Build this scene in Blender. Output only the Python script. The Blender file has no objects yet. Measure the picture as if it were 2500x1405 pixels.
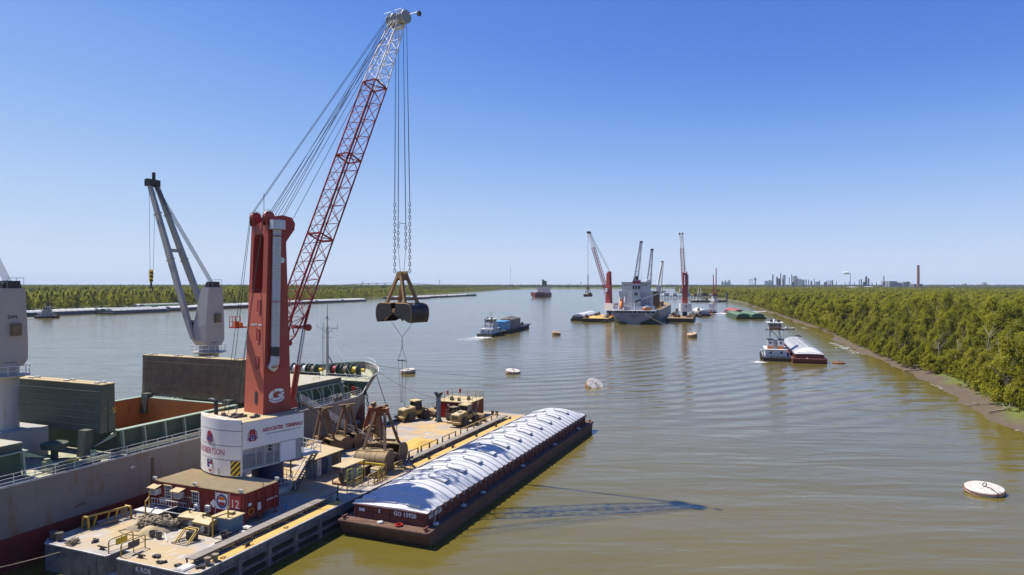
import bpy, math, random
from mathutils import Vector, Matrix, noise as mnoise

PI = math.pi
rad = math.radians
sc = bpy.context.scene
COL = sc.collection

# ------------------------------------------------------------------ camera
CAM_H = 26.4            # drone height above the river
FPX = 1667.0            # focal length in photo pixels (24 mm on a 36 mm sensor)
HOR = 695.0             # photo row of eye level
cam_d = bpy.data.cameras.new('camera')
cam = bpy.data.objects.new('camera', cam_d)
COL.objects.link(cam)
cam.location = (0, 0, CAM_H)
cam.rotation_euler = (rad(90), 0, 0)
cam_d.sensor_width = 36
cam_d.lens = 24.0
cam_d.shift_y = -0.003
cam_d.clip_start = 0.5
cam_d.clip_end = 90000
sc.camera = cam

# ------------------------------------------------------------------ sky and sun
SUN_EL = 58.0
SUN_H = Vector((-0.928, 0.373, 0)).normalized()      # horizontal direction towards the sun
world = bpy.data.worlds.new('World')
sc.world = world
world.use_nodes = True
wn, wl = world.node_tree.nodes, world.node_tree.links
wn.clear()
sky = wn.new('ShaderNodeTexSky')
sky.sky_type = 'NISHITA'
sky.sun_disc = False
sky.sun_elevation = rad(SUN_EL)
sky.sun_rotation = math.atan2(SUN_H.x, SUN_H.y)
sky.altitude = 0
sky.air_density = 0.5
sky.dust_density = 0.1
sky.ozone_density = 1.0
bg = wn.new('ShaderNodeBackground')
bg.inputs['Strength'].default_value = 0.0785
wo = wn.new('ShaderNodeOutputWorld')
# overall tone of the sky: channel curves matched to the photograph's clear deep blue
sp0 = wn.new('ShaderNodeSeparateColor'); cb0 = wn.new('ShaderNodeCombineColor')
wl.new(sky.outputs[0], sp0.inputs[0])
for ch_, pts_ in enumerate((((0,0),(.119,.104),(.19,.25),(.34,.46),(.66,.62),(1,.66)), ((0,0),(.2,.25),(.305,.428),(.51,.625),(.79,.72),(1,.75)), ((0,0),(.385,.735),(.54,.865),(.77,.915),(1,.93)))):
    q_ = wn.new('ShaderNodeMath'); q_.operation = 'MULTIPLY'; q_.inputs[1].default_value = 0.125; wl.new(sp0.outputs[ch_], q_.inputs[0])
    fc_ = wn.new('ShaderNodeFloatCurve'); cv_ = fc_.mapping.curves[0]
    while len(cv_.points) < len(pts_): cv_.points.new(.5, .5)
    for p_, xy_ in zip(cv_.points, pts_): p_.location = xy_
    fc_.mapping.update(); wl.new(q_.outputs[0], fc_.inputs['Value'])
    m_ = wn.new('ShaderNodeMath'); m_.operation = 'MULTIPLY'; m_.inputs[1].default_value = 8.0; wl.new(fc_.outputs[0], m_.inputs[0])
    wl.new(m_.outputs[0], cb0.inputs[ch_])
wl.new(cb0.outputs[0], bg.inputs['Color'])
wl.new(bg.outputs[0], wo.inputs['Surface'])

sun_d = bpy.data.lights.new('sun', 'SUN')
sun_d.energy = 4.6
sun_d.angle = rad(0.53)
sun_d.color = (1.0, 0.95, 0.87)
sun = bpy.data.objects.new('sun', sun_d)
COL.objects.link(sun)
sun_dir = SUN_H * math.cos(rad(SUN_EL)) + Vector((0, 0, math.sin(rad(SUN_EL))))
sun.rotation_euler = sun_dir.to_track_quat('Z', 'Y').to_euler()
sun.location = sun_dir * 300

sc.view_settings.view_transform = 'Standard'
sc.view_settings.look = 'None'
sc.view_settings.exposure = 0.65
sc.view_settings.gamma = 1.0
sc.view_settings.use_curve_mapping = False
sc.render.engine = 'CYCLES'
sc.cycles.use_denoising = True
sc.cycles.max_bounces = 6
sc.cycles.diffuse_bounces = 3
sc.cycles.glossy_bounces = 3
sc.cycles.transmission_bounces = 2
sc.cycles.volume_bounces = 0
sc.cycles.transparent_max_bounces = 8
sc.cycles.caustics_reflective = False
sc.cycles.caustics_refractive = False

# ------------------------------------------------------------------ places
def gp(px, py, z=0.0):
    """world x, y of a spot on the level z seen at that spot of the photograph"""
    k = (CAM_H - z) / (py - HOR)
    return ((px - 1250) * k, FPX * k)

ANG = rad(67.5)                      # heading of the moored barges and the ship
UX, UY = math.cos(ANG), math.sin(ANG)
OX, OY = -8.45, 68.0
def L(s, t, z=0.0):
    """barge berth frame: s metres up-river, t metres to the left"""
    return Vector((OX + s*UX - t*UY, OY + s*UY + t*UX, z))

# ------------------------------------------------------------------ mesh builder
class MB:
    def __init__(self):
        self.v = []; self.f = []
    def add(self, vs, fs, M=None):
        b = len(self.v)
        if M is None:
            self.v += [tuple(p) for p in vs]
        else:
            self.v += [tuple(M @ Vector(p)) for p in vs]
        self.f += [tuple(i + b for i in q) for q in fs]
        return self
    def hexa(self, p):
        return self.add(p, [(3,2,1,0),(4,5,6,7),(0,1,5,4),(1,2,6,5),(2,3,7,6),(3,0,4,7)])
    def box(self, c, s, rz=0.0, M=None):
        x, y, z = s[0]/2, s[1]/2, s[2]/2
        vs = [(-x,-y,-z),(x,-y,-z),(x,y,-z),(-x,y,-z),(-x,-y,z),(x,-y,z),(x,y,z),(-x,y,z)]
        T = Matrix.Translation(c) @ Matrix.Rotation(rz, 4, 'Z')
        if M is not None: T = M @ T
        return self.add(vs, [(3,2,1,0),(4,5,6,7),(0,1,5,4),(1,2,6,5),(2,3,7,6),(3,0,4,7)], T)
    def span(self, x0, x1, y0, y1, z0, z1):
        return self.box(((x0+x1)/2,(y0+y1)/2,(z0+z1)/2), (abs(x1-x0),abs(y1-y0),abs(z1-z0)))
    def bar(self, a, b, w, h=None, up=(0,0,1)):
        """beam with a rectangular section, w across and h along up"""
        h = w if h is None else h
        a = Vector(a); b = Vector(b); d = (b - a).normalized(); up = Vector(up)
        if abs(d.dot(up)) > 0.98: up = Vector((1,0,0))
        sd = d.cross(up).normalized(); u2 = sd.cross(d)
        q = []
        for c in (a, b):
            q += [c - sd*w/2 - u2*h/2, c + sd*w/2 - u2*h/2, c + sd*w/2 + u2*h/2, c - sd*w/2 + u2*h/2]
        return self.add(q, [(3,2,1,0),(4,5,6,7),(0,1,5,4),(1,2,6,5),(2,3,7,6),(3,0,4,7)])
    def tube(self, a, b, r, r2=None, n=8):
        r2 = r if r2 is None else r2
        a = Vector(a); b = Vector(b); d = (b - a).normalized()
        up = Vector((0,0,1)) if abs(d.z) < 0.95 else Vector((1,0,0))
        sd = d.cross(up).normalized(); u2 = sd.cross(d)
        vs = []
        for c, rr in ((a, r), (b, r2)):
            for i in range(n):
                an = 2*PI*i/n
                vs.append(c + sd*math.cos(an)*rr + u2*math.sin(an)*rr)
        fs = [(i, (i+1) % n, n + (i+1) % n, n + i) for i in range(n)]
        fs += [tuple(range(n))[::-1], tuple(range(n, 2*n))]
        return self.add(vs, fs)
    def path(self, pts, r, n=6, closed=False):
        pts = [Vector(p) for p in pts]; m = len(pts); vs = []
        prev = None
        for i, p in enumerate(pts):
            if closed: d = pts[(i+1) % m] - pts[i-1]
            else: d = pts[min(i+1, m-1)] - pts[max(i-1, 0)]
            d.normalize()
            if prev is None:
                up = Vector((0,0,1)) if abs(d.z) < 0.9 else Vector((1,0,0))
                sd = d.cross(up).normalized()
            else:
                sd = (prev - d*prev.dot(d))
                sd = sd.normalized() if sd.length > 1e-5 else d.orthogonal().normalized()
            prev = sd; u2 = sd.cross(d)
            rr = r[i] if isinstance(r, (list, tuple)) else r
            for k in range(n):
                an = 2*PI*k/n
                vs.append(p + sd*math.cos(an)*rr + u2*math.sin(an)*rr)
        fs = []
        for i in range(m if closed else m-1):
            j = (i+1) % m
            for k in range(n):
                k2 = (k+1) % n
                fs.append((i*n+k, i*n+k2, j*n+k2, j*n+k))
        if not closed:
            fs += [tuple(range(n))[::-1], tuple(range((m-1)*n, m*n))]
        return self.add(vs, fs)
    def lathe(self, prof, n=16, M=None, a0=0.0, a1=2*PI, cap=True):
        full = abs(a1 - a0 - 2*PI) < 1e-6
        k = n if full else n + 1
        vs = []
        for r, z in prof:
            for i in range(k):
                an = a0 + (a1 - a0)*i/n
                vs.append((r*math.cos(an), r*math.sin(an), z))
        fs = []
        for j in range(len(prof)-1):
            for i in range(n):
                i2 = (i+1) % k
                fs.append((j*k+i, j*k+i2, (j+1)*k+i2, (j+1)*k+i))
        if cap and full:
            if prof[0][0] > 1e-6: fs.append(tuple(range(k))[::-1])
            if prof[-1][0] > 1e-6: fs.append(tuple(range((len(prof)-1)*k, len(prof)*k)))
        return self.add(vs, fs, M)
    def prism(self, poly, z0, z1, M=None):
        n = len(poly)
        vs = [(x, y, z0) for x, y in poly] + [(x, y, z1) for x, y in poly]
        fs = [tuple(range(n))[::-1], tuple(range(n, 2*n))]
        fs += [(i, (i+1) % n, n + (i+1) % n, n + i) for i in range(n)]
        return self.add(vs, fs, M)
    def loft(self, rings, caps=True, closed=True):
        n = len(rings[0]); vs = [p for r in rings for p in r]; fs = []
        for j in range(len(rings)-1):
            for i in range(n if closed else n-1):
                i2 = (i+1) % n
                fs.append((j*n+i, j*n+i2, (j+1)*n+i2, (j+1)*n+i))
        if caps and closed:
            fs += [tuple(range(n))[::-1], tuple(range((len(rings)-1)*n, len(rings)*n))]
        return self.add(vs, fs)
    def grid(self, fn, nu, nv):
        vs = [fn(i/nu, j/nv) for j in range(nv+1) for i in range(nu+1)]
        w = nu + 1
        fs = [(j*w+i, j*w+i+1, (j+1)*w+i+1, (j+1)*w+i) for j in range(nv) for i in range(nu)]
        return self.add(vs, fs)
    def mesh(self, name, mat, smooth=None, dz=0.0):
        me = bpy.data.meshes.new(name)
        vs = [(x, y, z - dz) for x, y, z in self.v] if dz else self.v
        me.from_pydata(vs, [], self.f)
        if mat is not None: me.materials.append(mat)
        if smooth is not None:
            me.polygons.foreach_set('use_smooth', [True]*len(me.polygons))
            if smooth < 180: me.set_sharp_from_angle(angle=rad(smooth))
        me.update()
        return me
    def build(self, name, mat, parent=None, smooth=None, dz=0.0, loc=None, rz=0.0):
        return place(name, self.mesh(name, mat, smooth, dz), parent, loc, rz)

def place(name, me, parent=None, loc=None, rz=0.0, rot=None):
    o = bpy.data.objects.new(name, me)
    COL.objects.link(o)
    if parent is not None: o.parent = parent
    if loc is not None: o.location = loc
    if rot is not None: o.rotation_euler = rot
    elif rz: o.rotation_euler = (0, 0, rz)
    return o

def tag(o, label=None, cat=None, group=None, kind=None):
    if label: o['label'] = label
    if cat:
        o['category'] = cat
        if not kind: o['kind'] = 'thing'
    if group: o['group'] = group
    if kind: o['kind'] = kind
    return o

def thing(name, label, cat, loc=(0,0,0), rz=0.0, group=None):
    o = bpy.data.objects.new(name, None)
    COL.objects.link(o)
    o.empty_display_size = 0.5
    o.location = loc; o.rotation_euler = (0, 0, rz)
    return tag(o, label, cat, group)

def dup(root, loc, rz, label=None, scale=None):
    r = root.copy(); COL.objects.link(r)
    r.location = loc; r.rotation_euler = (0, 0, rz)
    if scale: r.scale = scale
    if label: r['label'] = label
    for ch in root.children:
        c = ch.copy(); COL.objects.link(c); c.parent = r
        for g in ch.children:
            d = g.copy(); COL.objects.link(d); d.parent = c
    return r

def text_mesh(s, size, mat, name='lettering', bold=0.0, sx=1.0, warp=None, depth=0.006):
    """lettering as a thin slab, centred, reading along +x, facing +z"""
    cu = bpy.data.curves.new('txt', 'FONT')
    cu.body = s; cu.size = size; cu.align_x = 'CENTER'; cu.align_y = 'CENTER'
    cu.resolution_u = 2; cu.offset = bold; cu.extrude = depth
    ob = bpy.data.objects.new('txt', cu); COL.objects.link(ob)
    dg = bpy.context.evaluated_depsgraph_get(); dg.update()
    me = bpy.data.meshes.new_from_object(ob.evaluated_get(dg))
    bpy.data.objects.remove(ob); bpy.data.curves.remove(cu)
    me.name = name
    for v in me.vertices:
        v.co.x *= sx
        if warp: v.co = warp(v.co.copy())
    me.materials.clear(); me.materials.append(mat)
    me.update()
    return me

def basis(origin, xdir, zdir):
    """matrix whose +x is xdir (reading direction) and +z is zdir (out of the surface)"""
    x = Vector(xdir).normalized(); z = Vector(zdir).normalized(); y = z.cross(x)
    M = Matrix((x, y, z)).transposed().to_4x4()
    M.translation = Vector(origin)
    return M

def write(s, size, mat, parent, origin, xdir, zdir, name='lettering', dz=0.0, **kw):
    o = place(name, text_mesh(s, size, mat, name, **kw), parent)
    M = basis(origin, xdir, zdir); M.translation.z -= dz
    o.matrix_local = M
    return o

# ------------------------------------------------------------------ materials
def pmat(name, col, rough=0.6, metal=0.0, col2=None, scale=2.0, amount=0.5, rust=None, rust_amt=0.0, rust_scale=1.5,
         streak=6.0, bump=0.0, bump_scale=20.0, spec=0.4, dust=None, dust_amt=0.0):
    """painted or bare surface: broad two-tone wear, vertical rust streaks, dust lying on faces that look up"""
    m = bpy.data.materials.new(name); m.use_nodes = True
    nt = m.node_tree; N, K = nt.nodes, nt.links
    b = N['Principled BSDF']
    b.inputs['Roughness'].default_value = rough
    b.inputs['Metallic'].default_value = metal
    b.inputs['Specular IOR Level'].default_value = spec
    geo = N.new('ShaderNodeNewGeometry')
    c = None
    def mix(fac, a, bcol):
        x = N.new('ShaderNodeMix'); x.data_type = 'RGBA'
        K.new(fac, x.inputs[0])
        if isinstance(a, tuple): x.inputs[6].default_value = (*a, 1)
        else: K.new(a, x.inputs[6])
        x.inputs[7].default_value = (*bcol, 1)
        return x.outputs[2]
    def noise(sc_, det, vec):
        n = N.new('ShaderNodeTexNoise'); n.inputs['Scale'].default_value = sc_; n.inputs['Detail'].default_value = det
        n.inputs['Roughness'].default_value = 0.62
        K.new(vec, n.inputs['Vector']); return n.outputs[0]
    def ramp(v, lo, hi, to=1.0):
        r = N.new('ShaderNodeMapRange'); r.inputs[1].default_value = lo; r.inputs[2].default_value = hi
        r.inputs[4].default_value = to; K.new(v, r.inputs[0]); return r.outputs[0]
    c = tuple(col)
    if col2 is None: col2 = tuple(x*0.72 for x in col)
    c = mix(ramp(noise(scale, 5, geo.outputs['Position']), 0.35, 0.68, amount), c, col2)
    if rust is not None and rust_amt > 0:
        mp = N.new('ShaderNodeMapping'); mp.inputs['Scale'].default_value = (1, 1, 1/streak)
        K.new(geo.outputs['Position'], mp.inputs[0])
        c = mix(ramp(noise(rust_scale, 8, mp.outputs[0]), 0.66 - 0.22*rust_amt, 0.74 - 0.1*rust_amt, 0.9), c, rust)
    if dust is not None and dust_amt > 0:
        sp = N.new('ShaderNodeSeparateXYZ'); K.new(geo.outputs['Normal'], sp.inputs[0])
        upf = ramp(sp.outputs[2], 0.35, 0.9)
        pn = ramp(noise(1.1, 6, geo.outputs['Position']), 0.6 - 0.35*dust_amt, 0.72 - 0.2*dust_amt, dust_amt)
        mu = N.new('ShaderNodeMath'); mu.operation = 'MULTIPLY'; K.new(upf, mu.inputs[0]); K.new(pn, mu.inputs[1])
        c = mix(mu.outputs[0], c, dust)
    K.new(c, b.inputs['Base Color'])
    if bump > 0:
        bp = N.new('ShaderNodeBump'); bp.inputs['Strength'].default_value = 0.6; bp.inputs['Distance'].default_value = bump
        K.new(noise(bump_scale, 4, geo.outputs['Position']), bp.inputs['Height']); K.new(bp.outputs[0], b.inputs['Normal'])
    return m

DUST = (0.46, 0.34, 0.17)
RUST = (0.16, 0.065, 0.028)
M = {}
def dm(key, *a, **k): M[key] = pmat(key, *a, **k)
dm('crane_red', (0.34, 0.048, 0.034), 0.5, col2=(0.33, 0.080, 0.055), scale=0.35, rust=(0.20,0.07,0.05), rust_amt=0.12, dust=DUST, dust_amt=0.5)
dm('crane_red_rear', (0.50, 0.125, 0.07), 0.6, col2=(0.46,0.10,0.055), scale=0.6, rust=(0.4,0.13,0.08), rust_amt=0.2)
dm('crane_red_side', (0.36, 0.035, 0.03), 0.5, col2=(0.27,0.03,0.028), scale=1.5)
dm('boom_red', (0.27, 0.02, 0.025), 0.45)
dm('white_paint', (0.72, 0.71, 0.69), 0.5, col2=(0.70,0.69,0.66), scale=1.2, amount=0.5, dust=DUST, dust_amt=0.85)
dm('boom_white', (0.78, 0.78, 0.78), 0.5, col2=(0.6,0.59,0.56))
dm('sign_white', (0.74, 0.73, 0.72), 0.5, col2=(0.76,0.76,0.76), scale=0.7)
dm('blue_steel', (0.018, 0.035, 0.13), 0.45, col2=(0.03,0.04,0.09))
dm('grey_steel', (0.33, 0.34, 0.35), 0.5, col2=(0.24,0.24,0.25), scale=1.5)
dm('galv', (0.55, 0.56, 0.57), 0.42, metal=0.35, col2=(0.42,0.43,0.44), scale=3)
dm('chrome', (0.62, 0.64, 0.68), 0.25, metal=0.8)
dm('dark_steel', (0.035, 0.034, 0.036), 0.55, col2=(0.07,0.06,0.05), scale=2)
dm('rope', (0.10, 0.09, 0.08), 0.9)
dm('wire', (0.045, 0.045, 0.05), 0.6)
dm('black', (0.012, 0.012, 0.013), 0.7)
dm('glass', (0.02, 0.025, 0.03), 0.08, spec=0.7, amount=0.2)
dm('win_grey', (0.17, 0.19, 0.20), 0.3, amount=0.4)
dm('cabin_red', (0.20, 0.016, 0.016), 0.5, col2=(0.13,0.014,0.014), scale=1.2, rust=RUST, rust_amt=0.2, dust=DUST, dust_amt=0.9)
dm('cabin_roof', (0.46, 0.36, 0.20), 0.85, col2=(0.37,0.28,0.15), scale=1.5, dust=(0.5,0.4,0.22), dust_amt=0.6)
dm('rail_yellow', (0.42, 0.27, 0.03), 0.55, col2=(0.30,0.19,0.05), scale=3, rust=RUST, rust_amt=0.35, dust=DUST, dust_amt=0.7)
dm('lime', (0.36, 0.40, 0.03), 0.5, col2=(0.26,0.28,0.05))
dm('white_rail', (0.72, 0.72, 0.70), 0.55, col2=(0.5,0.45,0.38), scale=4, amount=0.6)
dm('timber', (0.13, 0.11, 0.095), 0.85, col2=(0.09,0.075,0.06), scale=1.6, amount=0.8)
dm('plank', (0.26, 0.23, 0.195), 0.85, col2=(0.18,0.155,0.125), scale=1.2, amount=0.8)
dm('grab_brown', (0.13, 0.085, 0.05), 0.75, col2=(0.085,0.05,0.03), scale=2.5, rust=(0.2,0.075,0.03), rust_amt=0.5, dust=(0.34,0.24,0.11), dust_amt=0.9)
dm('grab_arm', (0.30, 0.19, 0.085), 0.7, col2=(0.2,0.115,0.05), scale=3, rust=RUST, rust_amt=0.3)
dm('grab_red', (0.20, 0.05, 0.022), 0.75, col2=(0.12,0.035,0.018), scale=2.5, dust=DUST, dust_amt=0.7)
dm('grab_black', (0.022, 0.022, 0.024), 0.38, col2=(0.05,0.035,0.02), scale=1.6, rust=(0.09,0.05,0.02), rust_amt=0.3)
dm('loader_yellow', (0.34, 0.23, 0.07), 0.65, col2=(0.22,0.15,0.06), scale=2.5, dust=(0.52,0.42,0.24), dust_amt=1.0)
dm('tyre', (0.05, 0.042, 0.034), 0.9, col2=(0.11,0.085,0.055), scale=3, amount=0.8)
dm('barge_red', (0.18, 0.060, 0.042), 0.7, col2=(0.135,0.05,0.038), scale=1.3, amount=0.8, rust=(0.17,0.06,0.03), rust_amt=0.3)
dm('barge_hull', (0.15, 0.078, 0.05), 0.85, col2=(0.095,0.058,0.042), scale=1.2, amount=0.9, rust=(0.24,0.135,0.075), rust_amt=0.45, rust_scale=1.2, bump=0.02, bump_scale=3)
dm('cover_white', (0.64, 0.635, 0.63), 0.42, col2=(0.55,0.54,0.52), scale=0.9, amount=0.8)
dm('ship_grey', (0.20, 0.185, 0.17), 0.6, col2=(0.165,0.15,0.14), scale=0.35, rust=(0.18,0.11,0.055), rust_amt=0.45, rust_scale=0.7, streak=3.0)
dm('ship_red', (0.155, 0.022, 0.017), 0.7, col2=(0.09,0.02,0.016), scale=0.7, amount=0.8, rust=(0.2,0.075,0.05), rust_amt=0.25)
dm('deck_green', (0.23, 0.29, 0.19), 0.7, col2=(0.17,0.21,0.14), scale=0.9, rust=(0.3,0.22,0.12), rust_amt=0.35, streak=1.0, dust=(0.50,0.42,0.28), dust_amt=0.7)
dm('ship_green', (0.055, 0.095, 0.065), 0.6, col2=(0.04,0.065,0.05), scale=1.0, rust=RUST, rust_amt=0.15)
dm('pale_green', (0.30, 0.38, 0.28), 0.6, col2=(0.22,0.27,0.2))
dm('hatch_cover', (0.20, 0.155, 0.095), 0.7, col2=(0.11,0.09,0.055), scale=0.9, amount=0.9, rust=(0.15,0.11,0.06), rust_amt=0.35, streak=2.0)
dm('hatch_green', (0.075, 0.09, 0.062), 0.7, col2=(0.10,0.105,0.085), scale=0.8, amount=0.9, rust=(0.2,0.19,0.15), rust_amt=0.2, streak=2.0)
dm('hatch_top', (0.36, 0.36, 0.30), 0.75, col2=(0.28,0.28,0.23), scale=1.0, dust=DUST, dust_amt=0.6)
dm('hold_orange', (0.52, 0.23, 0.05), 0.75, col2=(0.40,0.16,0.04), scale=0.7, rust=RUST, rust_amt=0.2)
dm('grain', (0.16, 0.085, 0.04), 0.95, bump=0.05, bump_scale=4)
dm('ship_crane', (0.385, 0.365, 0.335), 0.5, col2=(0.33,0.31,0.285), scale=0.7, rust=(0.3,0.18,0.09), rust_amt=0.1, rust_scale=0.8)
dm('orange', (0.62, 0.18, 0.02), 0.5)
dm('yellow', (0.65, 0.45, 0.03), 0.5)
dm('tank_blue', (0.13, 0.19, 0.25), 0.6)
dm('container_blue', (0.12, 0.35, 0.55), 0.5)
dm('concrete_side', (0.21, 0.20, 0.19), 0.85, col2=(0.11,0.105,0.105), scale=1.1, amount=0.9, rust=(0.045,0.045,0.05), rust_amt=0.6, rust_scale=1.8, streak=4)
dm('fender', (0.022, 0.02, 0.016), 0.9, col2=(0.05,0.045,0.03))
dm('ochre', (0.58, 0.36, 0.10), 0.85, col2=(0.50,0.29,0.075), scale=0.6, rust=(0.3,0.19,0.09), rust_amt=0.2, streak=1)
dm('edge_white', (0.62, 0.6, 0.55), 0.7, col2=(0.35,0.33,0.3), scale=2, amount=0.9)
dm('hi_vis', (0.07, 0.085, 0.06), 0.9, amount=0.3)
dm('reflect', (0.62, 0.66, 0.52), 0.6)
dm('helmet', (0.45, 0.04, 0.03), 0.5)
dm('skin', (0.42, 0.24, 0.16), 0.7)
dm('red_paint', (0.45, 0.02, 0.015), 0.5)
dm('letter_red', (0.36, 0.035, 0.05), 0.6)
dm('letter_dark', (0.10, 0.06, 0.09), 0.6)
dm('letter_blue', (0.05, 0.07, 0.26), 0.6)
dm('letter_white', (0.78, 0.78, 0.76), 0.6)
dm('buoy', (0.62, 0.60, 0.55), 0.75, col2=(0.42,0.35,0.27), scale=1.6, amount=0.9, rust=(0.13,0.06,0.035), rust_amt=0.42, rust_scale=1.6, streak=1.5)
dm('buoy_rust', (0.24, 0.10, 0.05), 0.85, col2=(0.14,0.06,0.035), scale=2)
dm('buoy_tan', (0.50, 0.36, 0.22), 0.8, col2=(0.3,0.17,0.09), scale=2, amount=0.9)
dm('rope_pile', (0.30, 0.25, 0.17), 0.95, col2=(0.17,0.13,0.085), scale=6, amount=0.9)
dm('bark', (0.17, 0.14, 0.11), 0.9, col2=(0.10,0.08,0.06), scale=3)
dm('driftwood', (0.30, 0.26, 0.21), 0.9, col2=(0.17,0.14,0.11), scale=3)
dm('far_grey', (0.22, 0.23, 0.25), 0.8)
dm('far_dark', (0.11, 0.11, 0.12), 0.8)
dm('far_white', (0.62, 0.62, 0.62), 0.8)
dm('brick', (0.26, 0.11, 0.085), 0.85, col2=(0.2,0.09,0.07))
dm('green_cover', (0.12, 0.19, 0.11), 0.6, col2=(0.09,0.14,0.08))
dm('fleet_roof', (0.47, 0.46, 0.45), 0.6, col2=(0.36,0.35,0.34), scale=.5)
dm('gasket', (0.13, 0.13, 0.14), 0.7)
dm('green_hull', (0.05, 0.10, 0.05), 0.7, col2=(0.035,0.06,0.04))
dm('red_cover', (0.34, 0.10, 0.085), 0.6, col2=(0.27,0.07,0.06))
dm('far_barge_red', (0.11, 0.05, 0.045), 0.8)
dm('far_barge_grey', (0.13, 0.14, 0.15), 0.8)
dm('far_barge_green', (0.055, 0.10, 0.085), 0.8)
dm('foam', (0.75, 0.75, 0.72), 0.9, amount=0.2)
dm('concrete_pale', (0.42, 0.41, 0.38), 0.9)

def wave_mat(name, a, b, scale, direction, rough=0.55):
    m = bpy.data.materials.new(name); m.use_nodes = True
    N, K = m.node_tree.nodes, m.node_tree.links
    bs = N['Principled BSDF']; bs.inputs['Roughness'].default_value = rough
    tc = N.new('ShaderNodeTexCoord')
    vm = N.new('ShaderNodeVectorMath'); vm.operation = 'DOT_PRODUCT'
    vm.inputs[1].default_value = direction
    K.new(tc.outputs['Object'], vm.inputs[0])
    mu = N.new('ShaderNodeMath'); mu.operation = 'MULTIPLY'; mu.inputs[1].default_value = scale; K.new(vm.outputs['Value'], mu.inputs[0])
    fr = N.new('ShaderNodeMath'); fr.operation = 'FRACT'; K.new(mu.outputs[0], fr.inputs[0])
    gt = N.new('ShaderNodeMath'); gt.operation = 'GREATER_THAN'; gt.inputs[1].default_value = 0.5; K.new(fr.outputs[0], gt.inputs[0])
    x = N.new('ShaderNodeMix'); x.data_type = 'RGBA'; K.new(gt.outputs[0], x.inputs[0])
    x.inputs[6].default_value = (*a, 1); x.inputs[7].default_value = (*b, 1)
    K.new(x.outputs[2], bs.inputs['Base Color'])
    return m
M['hazard'] = wave_mat('hazard', (0.62,0.44,0.02), (0.02,0.02,0.02), 2.6, (0, 0.75, 0.66))
M['hazard_hook'] = wave_mat('hazard_hook', (0.62,0.44,0.02), (0.02,0.02,0.02), 2.6, (0.5, 0.3, 0.8))
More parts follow.
